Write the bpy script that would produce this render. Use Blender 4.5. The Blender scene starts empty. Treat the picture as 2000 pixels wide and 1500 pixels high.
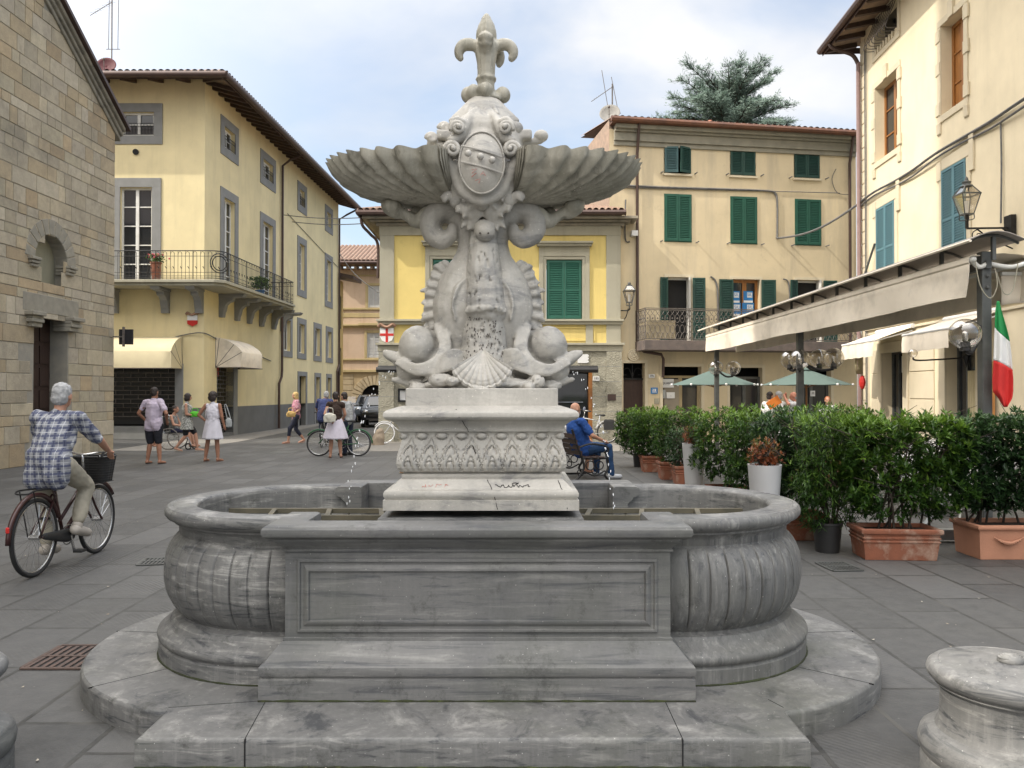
import bpy, bmesh, math, random
from mathutils import Vector, Matrix, noise
random.seed(7)
R = math.radians
S = bpy.context.scene
COL = S.collection

# ---------------- camera, sky, sun, exposure ----------------
FPX, HY, CH = 1556.0, 767.0, 1.6
cam = bpy.data.cameras.new("camera"); camo = bpy.data.objects.new("camera", cam); COL.objects.link(camo)
cam.sensor_width = 36; cam.lens = 36 * FPX / 2000; cam.clip_end = 3000; cam.clip_start = 0.05
PITCH = math.atan((HY - 750) / FPX)
camo.location = (0, 0, CH); camo.rotation_euler = (R(90) + PITCH, 0, 0)
S.camera = camo

SUN_EL, SUN_AZ = R(43), math.atan2(.92, .39)      # light travels towards +X and a little +Y
ld = Vector((math.sin(SUN_AZ) * math.cos(SUN_EL), math.cos(SUN_AZ) * math.cos(SUN_EL), -math.sin(SUN_EL)))
sun = bpy.data.lights.new("sun", 'SUN'); sun.energy = 2.3; sun.angle = R(0.6); sun.color = (1, .93, .82)
suno = bpy.data.objects.new("sun", sun); COL.objects.link(suno)
suno.rotation_euler = ld.to_track_quat('-Z', 'Y').to_euler()

w = bpy.data.worlds.new("World"); S.world = w; w.use_nodes = True
N = w.node_tree.nodes; L = w.node_tree.links
bg = N['Background']; bg.inputs[1].default_value = .15
sky = N.new('ShaderNodeTexSky'); sky.sky_type = 'NISHITA'; sky.sun_disc = False
sky.sun_elevation = SUN_EL; sky.sun_rotation = math.atan2(-ld.x, -ld.y) ; sky.air_density = 1.2; sky.dust_density = 2.2; sky.ozone_density = 1.5
tc = N.new('ShaderNodeTexCoord'); mp = N.new('ShaderNodeMapping'); mp.inputs['Scale'].default_value = (1, 1, 2.1)
mp.inputs['Location'].default_value = (3.1, 1.7, .35)
L.new(tc.outputs['Generated'], mp.inputs[0])
n1 = N.new('ShaderNodeTexNoise'); n1.inputs['Scale'].default_value = 1.9; n1.inputs['Detail'].default_value = 9; n1.inputs['Roughness'].default_value = .52
n1.inputs['Distortion'].default_value = .25
L.new(mp.outputs[0], n1.inputs['Vector'])
cr = N.new('ShaderNodeValToRGB'); cr.color_ramp.elements[0].position = .40; cr.color_ramp.elements[1].position = .60
L.new(n1.outputs['Fac'], cr.inputs[0])
n2 = N.new('ShaderNodeTexNoise'); n2.inputs['Scale'].default_value = 3.7; n2.inputs['Detail'].default_value = 7; L.new(mp.outputs[0], n2.inputs['Vector'])
cr2 = N.new('ShaderNodeValToRGB'); cr2.color_ramp.elements[0].position = .3; cr2.color_ramp.elements[1].position = .75
cr2.color_ramp.elements[0].color = (2.9, 3.15, 3.6, 1); cr2.color_ramp.elements[1].color = (4.5, 4.45, 4.4, 1)
L.new(n2.outputs['Fac'], cr2.inputs[0])
mul = N.new('ShaderNodeMath'); mul.operation = 'MULTIPLY_ADD'; mul.inputs[1].default_value = .75; mul.inputs[2].default_value = .22
L.new(cr.outputs[0], mul.inputs[0])
mx = N.new('ShaderNodeMix'); mx.data_type = 'RGBA'
L.new(mul.outputs[0], mx.inputs[0]); L.new(sky.outputs[0], mx.inputs[6]); L.new(cr2.outputs[0], mx.inputs[7])
# clouds and haze glow brighter towards the sun
dn = N.new('ShaderNodeVectorMath'); dn.operation = 'DOT_PRODUCT'; dn.inputs[1].default_value = tuple(-ld); L.new(tc.outputs['Generated'], dn.inputs[0])
gr = N.new('ShaderNodeMapRange'); gr.inputs['From Min'].default_value = .0; gr.inputs['From Max'].default_value = 1; gr.inputs['To Min'].default_value = 1; gr.inputs['To Max'].default_value = 1.9; gr.interpolation_type = 'SMOOTHSTEP'; L.new(dn.outputs['Value'], gr.inputs[0])
wm = N.new('ShaderNodeMix'); wm.data_type = 'RGBA'; wm.inputs[7].default_value = (4.95, 4.7, 4.35, 1); g2 = N.new('ShaderNodeMapRange'); g2.inputs['From Min'].default_value = .0; g2.inputs['From Max'].default_value = .6; g2.inputs['To Max'].default_value = .85; L.new(dn.outputs['Value'], g2.inputs[0]); L.new(g2.outputs[0], wm.inputs[0]); L.new(mx.outputs[2], wm.inputs[6])
vs_ = N.new('ShaderNodeVectorMath'); vs_.operation = 'SCALE'; L.new(wm.outputs[2], vs_.inputs[0]); L.new(gr.outputs[0], vs_.inputs['Scale'])
sz = N.new('ShaderNodeSeparateXYZ'); L.new(tc.outputs['Generated'], sz.inputs[0]); gz = N.new('ShaderNodeMapRange'); gz.interpolation_type = 'SMOOTHSTEP'  # added gain: sky overhead, above the view, brightened to light the facades
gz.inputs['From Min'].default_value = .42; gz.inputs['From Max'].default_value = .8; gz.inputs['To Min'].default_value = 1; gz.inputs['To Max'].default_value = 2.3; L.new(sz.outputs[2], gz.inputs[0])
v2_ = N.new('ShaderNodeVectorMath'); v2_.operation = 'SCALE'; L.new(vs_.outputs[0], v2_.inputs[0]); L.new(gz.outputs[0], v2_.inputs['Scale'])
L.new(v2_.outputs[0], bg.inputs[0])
S.view_settings.view_transform = 'Standard'; S.view_settings.look = 'None'; S.view_settings.gamma = 1
S.view_settings.use_curve_mapping = False
S.view_settings.exposure = 0.72
S.cycles.use_denoising = True
S.cycles.max_bounces = 7; S.cycles.diffuse_bounces = 3; S.cycles.glossy_bounces = 3; S.cycles.transmission_bounces = 6; S.cycles.transparent_max_bounces = 8

# ---------------- helpers ----------------
CP, SP = math.cos(PITCH), math.sin(PITCH)
def ray(px, py):
    a, b = FPX, (750 - py)
    return Vector((px - 1000, a * CP - b * SP, a * SP + b * CP))
def P(px, py, Y):
    r = ray(px, py); return Vector((0, 0, CH)) + r * (Y / r.y)
WM = {}
TS = bpy.data.scenes.new('workbench_scene'); TVL = TS.view_layers[0]
def baked(o):
    TS.collection.objects.link(o)
    with bpy.context.temp_override(scene=TS, view_layer=TVL):
        dg = bpy.context.evaluated_depsgraph_get(); dg.update(); me = bpy.data.meshes.new_from_object(o.evaluated_get(dg))
    TS.collection.objects.unlink(o); return me
def tag(o, label=None, cat=None, group=None, kind=None):
    if label: o["label"] = label
    if cat: o["category"] = cat
    if group: o["group"] = group
    if kind: o["kind"] = kind
    return o
def thing(name, label, cat, loc=(0, 0, 0), rz=0, group=None):
    o = bpy.data.objects.new(name, None); COL.objects.link(o); o.empty_display_size = .2
    o.location = loc; o.rotation_euler = (0, 0, rz)
    WM[o.name] = Matrix.Translation(Vector(loc)) @ Matrix.Rotation(rz, 4, 'Z')
    return tag(o, label, cat, group)
def dup(root, loc, rz=0, label=None, group=None, scale=None):
    r = root.copy(); COL.objects.link(r); r.location = loc; r.rotation_euler = (0, 0, rz)
    if scale: r.scale = scale if hasattr(scale, '__len__') else (scale,) * 3
    if label: r["label"] = label
    if group: r["group"] = group
    for ch in list(root.children):
        c = ch.copy(); COL.objects.link(c); c.parent = r
        for g in list(ch.children):
            d = g.copy(); COL.objects.link(d); d.parent = c
    return r

class MB:
    def __init__(s): s.v = []; s.f = []; s.col = []; s.cc = None
    def add(s, vs, fs, M=None, flip=None):
        o = len(s.v)
        if M is not None:
            vs = [M @ Vector(v) for v in vs]
            if flip is None: flip = M.determinant() < 0
        s.v.extend([tuple(v) for v in vs])
        for f in fs:
            f = [i + o for i in f]
            s.f.append(f[::-1] if flip else f); s.col.append(s.cc)
        return s
    def box(s, x0, y0, z0, x1, y1, z1, M=None):
        x0, x1 = sorted((x0, x1)); y0, y1 = sorted((y0, y1)); z0, z1 = sorted((z0, z1))
        return s.add([(x0, y0, z0), (x1, y0, z0), (x1, y1, z0), (x0, y1, z0), (x0, y0, z1), (x1, y0, z1), (x1, y1, z1), (x0, y1, z1)],
                     [(0, 3, 2, 1), (4, 5, 6, 7), (0, 1, 5, 4), (1, 2, 6, 5), (2, 3, 7, 6), (3, 0, 4, 7)], M)
    def bar(s, a, b, w, h=None, up=(0, 0, 1)):
        a, b = Vector(a), Vector(b); h = h or w; d = (b - a); l = d.length; d.normalize()
        u = Vector(up); x = d.cross(u)
        if x.length < 1e-4: x = d.cross(Vector((1, 0, 0)))
        x.normalize(); y = x.cross(d)
        M = Matrix.Translation(a) @ Matrix((( x.x, d.x, y.x, 0), (x.y, d.y, y.y, 0), (x.z, d.z, y.z, 0), (0, 0, 0, 1)))
        return s.box(-w / 2, 0, -h / 2, w / 2, l, h / 2, M)
    def tube(s, pts, r, seg=8, closed=False, flat=1.0, M=None, cap=True):
        pts = [Vector(p) for p in pts]; n = len(pts)
        rr = r if hasattr(r, '__len__') else [r] * n
        vs = []; ref = None
        for i, p in enumerate(pts):
            if closed: t = pts[(i + 1) % n] - pts[i - 1]
            else: t = pts[min(i + 1, n - 1)] - pts[max(i - 1, 0)]
            if t.length < 1e-9: t = Vector((0, 0, 1))
            t.normalize()
            if ref is None:
                ref = t.cross(Vector((0, 0, 1)))
                if ref.length < .1: ref = t.cross(Vector((0, 1, 0)))
            ref = ref - t * ref.dot(t)
            if ref.length < 1e-6: ref = t.cross(Vector((0, 1, 0)))
            ref.normalize(); b = t.cross(ref)
            for k in range(seg):
                a = 2 * math.pi * k / seg
                vs.append(p + ref * math.cos(a) * rr[i] + b * math.sin(a) * rr[i] * flat)
        fs = []
        for i in range(n if closed else n - 1):
            for k in range(seg):
                j = (i + 1) % n; k2 = (k + 1) % seg
                fs.append((i * seg + k, i * seg + k2, j * seg + k2, j * seg + k))
        if not closed and cap:
            fs.append(tuple(range(seg))[::-1]); fs.append(tuple(range((n - 1) * seg, n * seg)))
        return s.add(vs, fs, M)
    def lathe(s, prof, c=(0, 0, 0), seg=32, a0=0, a1=360, rf=None, M=None, sx=1, sy=1):
        full = abs(a1 - a0) >= 359.9; n = seg if full else seg + 1; vs = []
        for (r, z) in prof:
            for k in range(n):
                a = R(a0 + (a1 - a0) * k / seg); q = r + (rf(a, z, r) if rf else 0)
                vs.append((c[0] + math.cos(a) * q * sx, c[1] + math.sin(a) * q * sy, c[2] + z))
        fs = []
        for i in range(len(prof) - 1):
            for k in range(seg):
                k2 = (k + 1) % n if full else k + 1
                fs.append((i * n + k, i * n + k2, (i + 1) * n + k2, (i + 1) * n + k))
        return s.add(vs, fs, M)
    def ball(s, c, r, seg=12, rings=8, M=None):
        rx, ry, rz = r if hasattr(r, '__len__') else (r, r, r)
        vs = [(c[0], c[1], c[2] + rz)]
        for i in range(1, rings):
            t = math.pi * i / rings
            for k in range(seg):
                a = 2 * math.pi * k / seg
                vs.append((c[0] + rx * math.sin(t) * math.cos(a), c[1] + ry * math.sin(t) * math.sin(a), c[2] + rz * math.cos(t)))
        vs.append((c[0], c[1], c[2] - rz)); fs = []; last = len(vs) - 1
        for k in range(seg):
            k2 = (k + 1) % seg
            fs.append((0, 1 + k, 1 + k2)); fs.append((last, 1 + (rings - 2) * seg + k2, 1 + (rings - 2) * seg + k))
            for i in range(rings - 2):
                fs.append((1 + i * seg + k, 1 + (i + 1) * seg + k, 1 + (i + 1) * seg + k2, 1 + i * seg + k2))
        return s.add(vs, fs, M)
    def cap(s, a, b, ra, rb, seg=10):       # tapered capsule
        a, b = Vector(a), Vector(b); d = b - a
        if d.length < 1e-6: return s.ball(a, ra, seg)
        n = d.normalized(); pts = [a - n * ra, a - n * ra * .8, a - n * ra * .45, a, a + d * .33, a + d * .66, b, b + n * rb * .45, b + n * rb * .8, b + n * rb]
        rs = [ra * .05, ra * .6, ra * .9, ra, ra + (rb - ra) * .33, ra + (rb - ra) * .66, rb, rb * .9, rb * .6, rb * .05]
        return s.tube(pts, rs, seg)
    def chain(s, pts, seg=12):              # [(point, radius)...] smooth spline of radius
        pts = spline(pts)
        ps = [p for p, r in pts]; rs = [r for p, r in pts]
        s.tube(ps, rs, seg); s.ball(ps[0], rs[0] * .99, seg); s.ball(ps[-1], rs[-1] * .99, seg); return s
    def prism(s, poly, d, M=None):          # poly: 3D points, extruded by d
        d = Vector(d); n = len(poly); vs = [Vector(p) for p in poly]; vs += [v + d for v in vs]
        return s.add(vs, [tuple(range(n))[::-1], tuple(range(n, 2 * n))] + [(i, (i + 1) % n, n + (i + 1) % n, n + i) for i in range(n)], M)
    def grid(s, fn, nu, nv, cu=False, M=None, flip=False):
        vs = []; mu = nu if cu else nu + 1
        for j in range(nv + 1):
            for i in range(mu): vs.append(fn(i / nu, j / nv))
        fs = []
        for j in range(nv):
            for i in range(nu):
                i2 = (i + 1) % mu; f = (j * mu + i, j * mu + i2, (j + 1) * mu + i2, (j + 1) * mu + i)
                fs.append(f[::-1] if flip else f)
        return s.add(vs, fs, M)
    def sweep(s, prof, path, closed=True):  # prof (offset outward, z), path 2-D corner points counter-clockwise, mitred
        n = len(path); vs = []
        for (o, z) in prof:
            for i in range(n):
                p = Vector(path[i]); a = Vector(path[i - 1]) if (closed or i > 0) else None; b = Vector(path[(i + 1) % n]) if (closed or i < n - 1) else None
                ns = []
                if a is not None: t = (p - a).normalized(); ns.append(Vector((t.y, -t.x)))
                if b is not None: t = (b - p).normalized(); ns.append(Vector((t.y, -t.x)))
                m = ns[0] if len(ns) == 1 else (ns[0] + ns[1]) / max(.2, 1 + ns[0].dot(ns[1]))
                vs.append((p.x + m.x * o, p.y + m.y * o, z))
        fs = []
        for j in range(len(prof) - 1):
            for i in range(n if closed else n - 1):
                i2 = (i + 1) % n; fs.append((j * n + i, j * n + i2, (j + 1) * n + i2, (j + 1) * n + i))
        return s.add(vs, fs)
    def build(s, name, mat, parent=None, smooth=None, bevel=0, label=None, remesh=0, relax=0, bumpy=None, subsurf=0, solid=0, segs=1):
        if not s.v: return None
        me = bpy.data.meshes.new(name)
        vs = s.v
        if parent is not None:
            p = parent
            while p.name not in WM and p.parent: p = p.parent
            if p.name in WM:
                I = WM[p.name].inverted(); vs = [I @ Vector(v) for v in vs]
        me.from_pydata([tuple(v) for v in vs], [], s.f); me.validate()
        if any(c is not None for c in s.col) and len(me.polygons) == len(s.f):
            at = me.color_attributes.new("tint", 'FLOAT_COLOR', 'CORNER'); buf = []
            for po in me.polygons:
                c = s.col[po.index] or (.5, .5, .5); buf += [c[0], c[1], c[2], 1.0] * po.loop_total
            at.data.foreach_set("color", buf)
        o = bpy.data.objects.new(name, me)
        if remesh:
            m = o.modifiers.new("m", 'REMESH'); m.mode = 'VOXEL'; m.voxel_size = remesh
            if relax:
                q = o.modifiers.new("s", 'SMOOTH'); q.iterations = relax; q.factor = .5
        if solid:
            m = o.modifiers.new("so", 'SOLIDIFY'); m.thickness = solid; m.offset = 0
        if subsurf:
            m = o.modifiers.new("ss", 'SUBSURF'); m.levels = m.render_levels = subsurf
        if bevel:
            m = o.modifiers.new("b", 'BEVEL'); m.width = bevel; m.segments = segs; m.limit_method = 'ANGLE'; m.angle_limit = R(40)
        if remesh or solid or subsurf or bevel:
            nm = baked(o); o.modifiers.clear(); o.data = nm; bpy.data.meshes.remove(me); me = nm; me.name = name
        COL.objects.link(o)
        if bumpy:
            cs = [(v.co.copy(), v.normal.copy()) for v in me.vertices]; out = []
            for c_, n_ in cs: out.extend(c_ + bumpy(c_, n_))
            me.vertices.foreach_set('co', out); me.update()
        me.materials.clear(); me.materials.append(mat)
        if smooth is not None:
            me.polygons.foreach_set("use_smooth", [True] * len(me.polygons))
            if smooth is not True: me.set_sharp_from_angle(angle=R(smooth))
        if parent is not None: o.parent = parent
        if label: o["label"] = label
        return o

def spline(pts, sub=5):
    out = []; n = len(pts)
    for i in range(n - 1):
        p0 = pts[max(i - 1, 0)]; p1 = pts[i]; p2 = pts[i + 1]; p3 = pts[min(i + 2, n - 1)]
        for k in range(sub):
            t = k / sub
            def cr_(a, b, c, d): return .5 * ((2 * b) + (c - a) * t + (2 * a - 5 * b + 4 * c - d) * t * t + (3 * b - a - 3 * c + d) * t ** 3)
            out.append((Vector([cr_(p0[0][q], p1[0][q], p2[0][q], p3[0][q]) for q in range(3)]), max(.001, cr_(p0[1], p1[1], p2[1], p3[1]))))
    out.append((Vector(pts[-1][0]), pts[-1][1])); return out
def curve(pts, sub=5): return [p for p, r in spline([(p, .1) for p in pts], sub)]

FONTM = {}
def text(name, s, size, mat, M, parent=None, ext=.002, align='CENTER', smooth=False):
    c = bpy.data.curves.new(name, 'FONT'); c.body = s; c.size = size; c.extrude = ext; c.align_x = align; c.align_y = 'CENTER'
    o = bpy.data.objects.new(name, c); me = baked(o); bpy.data.objects.remove(o)
    p = parent
    while p is not None and p.name not in WM and p.parent: p = p.parent
    if p is not None and p.name in WM: M = WM[p.name].inverted() @ M
    me.transform(M); me.materials.clear(); me.materials.append(mat)
    o = bpy.data.objects.new(name, me); COL.objects.link(o)
    if parent is not None: o.parent = parent
    return o

class Fac:
    """a facade plane: local x along it (viewer's left to right), y outwards, z up"""
    def __init__(s, ox, oy, ux, uy, nx, ny):
        s.o = Vector((ox, oy, 0)); s.u = Vector((ux, uy, 0)).normalized(); s.n = Vector((nx, ny, 0)).normalized()
        s.M = Matrix(((s.u.x, s.n.x, 0, ox), (s.u.y, s.n.y, 0, oy), (0, 0, 1, 0), (0, 0, 0, 1)))
    def at(s, px, py, off=0):
        r = ray(px, py); c = Vector((0, 0, CH)); o = s.o + s.n * off
        t = (o - c).dot(s.n) / r.dot(s.n); p = c + r * t
        return (p - s.o).dot(s.u), p.z
    def rect(s, x0, y0, x1, y1, off=0):
        ym = .5 * (y0 + y1)
        return s.at(x0, ym, off)[0], s.at(.5 * (x0 + x1), y1, off)[1], s.at(x1, ym, off)[0], s.at(.5 * (x0 + x1), y0, off)[1]
    def w(s, x, y, z): return s.M @ Vector((x, y, z))
    def txt(s, x, y, z): return s.M @ Matrix.Translation((x, y, z)) @ Matrix(((1, 0, 0, 0), (0, 0, 1, 0), (0, 1, 0, 0), (0, 0, 0, 1)))

def wall_holes(mb, F, x0, x1, z0, z1, holes, depth=.25, y=0):
    xs = sorted({x0, x1, *[h[0] for h in holes], *[h[2] for h in holes]}); zs = sorted({z0, z1, *[h[1] for h in holes], *[h[3] for h in holes]})
    xs = [x for x in xs if x0 <= x <= x1]; zs = [z for z in zs if z0 <= z <= z1]
    for i in range(len(xs) - 1):
        for j in range(len(zs) - 1):
            cx, cz = (xs[i] + xs[i + 1]) / 2, (zs[j] + zs[j + 1]) / 2
            if any(h[0] < cx < h[2] and h[1] < cz < h[3] for h in holes): continue
            mb.add([(xs[i], y, zs[j]), (xs[i + 1], y, zs[j]), (xs[i + 1], y, zs[j + 1]), (xs[i], y, zs[j + 1])], [(0, 1, 2, 3)], F.M)
    for h in holes:
        a, b, c, d = h[:4]
        mb.add([(a, y, b), (c, y, b), (c, y, d), (a, y, d), (a, y - depth, b), (c, y - depth, b), (c, y - depth, d), (a, y - depth, d)],
               [(0, 1, 5, 4), (1, 2, 6, 5), (2, 3, 7, 6), (3, 0, 4, 7)], F.M)
def frame(mb, F, x0, z0, x1, z1, w, y0, y1, bottom=True, top=True):
    """a rectangular border of width w inside the given rectangle"""
    zb = z0 + (w if bottom else 0); zt = z1 - (w if top else 0)
    mb.box(x0, y0, zb, x0 + w, y1, zt, F.M); mb.box(x1 - w, y0, zb, x1, y1, zt, F.M)
    if bottom: mb.box(x0, y0, z0, x1, y1, z0 + w, F.M)
    if top: mb.box(x0, y0, z1 - w, x1, y1, z1, F.M)

# ---------------- materials ----------------
def mat_(name):
    m = bpy.data.materials.new(name); m.use_nodes = True; nt = m.node_tree
    return m, nt.nodes, nt.links, nt.nodes['Principled BSDF']
def _c(c): return (*c, 1) if len(c) == 3 else c
def coords(N, L, sc=(1, 1, 1), rot=(0, 0, 0), world=False):
    mp = N.new('ShaderNodeMapping'); mp.inputs['Scale'].default_value = sc; mp.inputs['Rotation'].default_value = rot
    if world: g = N.new('ShaderNodeNewGeometry'); L.new(g.outputs['Position'], mp.inputs[0])
    else: t = N.new('ShaderNodeTexCoord'); L.new(t.outputs['Object'], mp.inputs[0])
    return mp.outputs[0]
def nz(N, L, vec, scale, detail=5, rough=.55, dist=0):
    n = N.new('ShaderNodeTexNoise'); n.inputs['Scale'].default_value = scale; n.inputs['Detail'].default_value = detail
    n.inputs['Roughness'].default_value = rough; n.inputs['Distortion'].default_value = dist; L.new(vec, n.inputs['Vector']); return n.outputs['Fac']
def ramp(N, L, fac, stops):
    r = N.new('ShaderNodeValToRGB'); e = r.color_ramp.elements
    while len(e) < len(stops): e.new(.5)
    for i, (p, c) in enumerate(stops): e[i].position = p; e[i].color = _c(c) if hasattr(c, '__len__') else (c, c, c, 1)
    L.new(fac, r.inputs[0]); return r.outputs[0]
def mixc(N, L, fac, a, b, mode='MIX'):
    m = N.new('ShaderNodeMix'); m.data_type = 'RGBA'; m.blend_type = mode
    for i, v in ((0, fac), (6, a), (7, b)):
        if isinstance(v, (int, float)): m.inputs[i].default_value = v
        elif isinstance(v, tuple): m.inputs[i].default_value = _c(v)
        else: L.new(v, m.inputs[i])
    return m.outputs[2]
def bump(N, L, b, h, strength=.3, dist=.02):
    n = N.new('ShaderNodeBump'); n.inputs['Strength'].default_value = strength; n.inputs['Distance'].default_value = dist
    L.new(h, n.inputs['Height']); L.new(n.outputs[0], b.inputs['Normal']); return n
def mat(name, c1, c2=None, scale=4, rough=.7, bmp=0, bscale=60, metal=0, c3=None, s3=1.2, t3=(.5, .7), stretch=(1, 1, 1), spec=None, world=False, bdist=.01, em=0):
    m, N, L, b = mat_(name); v = coords(N, L, stretch, world=world)
    c2 = c2 or tuple(x * .8 for x in c1)
    col = mixc(N, L, ramp(N, L, nz(N, L, v, scale, 6), [(.3, 0), (.7, 1)]), c1, c2)
    if c3: col = mixc(N, L, ramp(N, L, nz(N, L, v, s3, 8, .65), [(t3[0], 0), (t3[1], 1)]), col, c3)
    L.new(col, b.inputs['Base Color']); b.inputs['Roughness'].default_value = rough; b.inputs['Metallic'].default_value = metal
    if spec is not None: b.inputs['Specular IOR Level'].default_value = spec
    if bmp: bump(N, L, b, nz(N, L, v, bscale, 4), bmp, bdist)
    if em: L.new(col, b.inputs['Emission Color']); b.inputs['Emission Strength'].default_value = em
    return m

def marble(name, base, dark, light, rot, vs, grime, bst=.25, dr=.35):
    m, N, L, b = mat_(name)
    v = coords(N, L, (1, 1, 1), rot); vst = coords(N, L, vs, rot); v0 = coords(N, L)
    streak = nz(N, L, vst, 2.2, 9, .68, .6); cloud = nz(N, L, v, 1.7, 7, .6, .8); fine = nz(N, L, v0, 70, 4, .7)
    col = ramp(N, L, streak, [(.36, dark), (.46, base), (.54, base), (.66, light)])
    col = mixc(N, L, ramp(N, L, cloud, [(.46, 0), (.74, .5)]), col, dark)
    col = mixc(N, L, ramp(N, L, nz(N, L, v0, .9, 10, .7), [(.5, 0), (.68, .75)]), col, grime)
    col = mixc(N, L, ramp(N, L, fine, [(.3, 0), (.8, .16)]), col, (.02, .02, .018))
    drip = nz(N, L, coords(N, L, (13, 13, .7)), 1.6, 6, .7)
    col = mixc(N, L, ramp(N, L, drip, [(.46, 0), (.62, dr)]), col, tuple(x * .62 for x in base)); col = mixc(N, L, ramp(N, L, drip, [(.34, dr * .7), (.44, 0)]), col, light)
    if base[0] < .3:
        col = mixc(N, L, ramp(N, L, nz(N, L, v0, 5.5, 12, .8), [(.54, 0), (.66, .7)]), col, (.045, .046, .042)); col = mixc(N, L, ramp(N, L, nz(N, L, coords(N, L, (2, 2, 9)), 1.5, 8, .75), [(.57, 0), (.7, .5)]), col, (.10, .105, .10))
    else: col = mixc(N, L, ramp(N, L, nz(N, L, v0, 7, 12, .8), [(.58, 0), (.70, .45)]), col, (.22, .21, .17))
    spk = N.new('ShaderNodeTexVoronoi'); spk.inputs['Scale'].default_value = 26; L.new(v0, spk.inputs['Vector'])
    col = mixc(N, L, ramp(N, L, spk.outputs['Distance'], [(.045, .6), (.085, 0)]), col, tuple(min(1, x * 1.7) for x in light))
    L.new(col, b.inputs['Base Color']); L.new(ramp(N, L, cloud, [(.3, .42), (.8, .75)]), b.inputs['Roughness'])
    b.inputs['Specular IOR Level'].default_value = .4
    bump(N, L, b, mixc(N, L, .5, fine, nz(N, L, v0, 18, 6, .7)), bst, .006)
    return m
M_GREY = marble("grey_marble", (.168, .167, .163), (.06, .063, .068), (.31, .305, .29), (R(10), R(38), 0), (2.2, 1.8, 13), (.11, .115, .095))
M_GREYL = marble("grey_marble_left", (.165, .165, .162), (.05, .053, .060), (.34, .336, .32), (0, R(-48), R(20)), (1.8, 1.5, 15), (.115, .118, .10))
M_GREYP = marble("grey_marble_panel", (.168, .167, .164), (.085, .088, .095), (.26, .257, .245), (R(4), R(5), 0), (.8, 1.5, 12), (.115, .12, .105), dr=.15)
M_GREYR = marble("grey_marble_right", (.165, .164, .16), (.07, .073, .08), (.30, .296, .28), (0, R(6), 0), (14, 14, 1.3), (.12, .12, .105), .25, .45)
M_WHITE = marble("white_marble", (.49, .468, .425), (.27, .265, .255), (.58, .555, .505), (R(30), R(25), 0), (1.3, 1, 3), (.33, .305, .25), .45, .22)
M_WORN = marble("weathered_marble", (.44, .415, .345), (.19, .18, .145), (.58, .55, .47), (0, 0, 0), (2.2, 2.2, 1), (.24, .235, .175), .6, .4)

def paving():
    m, N, L, b = mat_("stone_paving"); g = N.new('ShaderNodeNewGeometry'); sp = N.new('ShaderNodeSeparateXYZ'); L.new(g.outputs['Position'], sp.inputs[0])
    cb = N.new('ShaderNodeCombineXYZ'); L.new(sp.outputs[1], cb.inputs[0]); L.new(sp.outputs[0], cb.inputs[1])
    v = coords(N, L, world=True)
    wn = N.new('ShaderNodeTexNoise'); wn.inputs['Scale'].default_value = .5; L.new(v, wn.inputs['Vector'])
    va = N.new('ShaderNodeVectorMath'); va.operation = 'MULTIPLY_ADD'; va.inputs[1].default_value = (.05, .05, 0); L.new(wn.outputs['Color'], va.inputs[0]); L.new(cb.outputs[0], va.inputs[2])
    br = N.new('ShaderNodeTexBrick'); br.offset = .42; br.offset_frequency = 2; br.squash = 1.35; br.squash_frequency = 3
    br.inputs['Scale'].default_value = 1; br.inputs['Brick Width'].default_value = .78; br.inputs['Row Height'].default_value = .47
    br.inputs['Mortar Size'].default_value = .016; br.inputs['Mortar Smooth'].default_value = .3; br.inputs['Bias'].default_value = 0
    br.inputs['Color1'].default_value = (.038, .039, .040, 1); br.inputs['Color2'].default_value = (.094, .094, .094, 1); br.inputs['Mortar'].default_value = (.05, .048, .044, 1)
    L.new(va.outputs[0], br.inputs['Vector'])
    big = nz(N, L, v, .55, 8, .6, .6)
    mort = mixc(N, L, ramp(N, L, nz(N, L, v, .8, 3), [(.58, 0), (.68, .6)]), (.012, .012, .011), (.19, .18, .16)); L.new(mort, br.inputs['Mortar'])
    col = mixc(N, L, ramp(N, L, big, [(.35, 0), (.68, .65)]), br.outputs['Color'], (.055, .054, .05))
    col = mixc(N, L, ramp(N, L, nz(N, L, v, 9, 8, .7), [(.35, 0), (.75, .5)]), col, (.115, .113, .107))
    vo = N.new('ShaderNodeTexVoronoi'); vo.inputs['Scale'].default_value = 2.3; L.new(v, vo.inputs['Vector'])
    col = mixc(N, L, ramp(N, L, vo.outputs['Distance'], [(.03, .8), (.05, 0)]), col, (.04, .037, .033)); vq = N.new('ShaderNodeTexVoronoi'); vq.inputs['Scale'].default_value = 5.7; L.new(v, vq.inputs['Vector']); col = mixc(N, L, ramp(N, L, vq.outputs['Distance'], [(.025, .5), (.04, 0)]), col, (.26, .25, .23)); col = mixc(N, L, ramp(N, L, nz(N, L, v, 2.1, 9, .75, 1.5), [(.57, 0), (.66, .6)]), col, (.05, .05, .048))
    L.new(col, b.inputs['Base Color']); L.new(ramp(N, L, big, [(.3, .5), (.7, .72)]), b.inputs['Roughness'])
    # chiselled grooves across each slab, in patches
    wv = N.new('ShaderNodeTexWave'); wv.inputs['Scale'].default_value = 14; wv.bands_direction = 'DIAGONAL'; wv.inputs['Distortion'].default_value = 1.2; L.new(cb.outputs[0], wv.inputs['Vector'])
    h = mixc(N, L, ramp(N, L, nz(N, L, v, 1.1, 2), [(.5, 0), (.6, .5)]), nz(N, L, v, 30, 6, .7), wv.outputs['Fac'])
    h2 = mixc(N, L, br.outputs['Fac'], h, (0, 0, 0))
    bump(N, L, b, h2, .5, .008); return m
M_PAVE = paving()
M_PAVE2 = mat("pale_paving", (.22, .205, .18), (.17, .16, .145), 6, .8, .3, 40, world=True)
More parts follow.
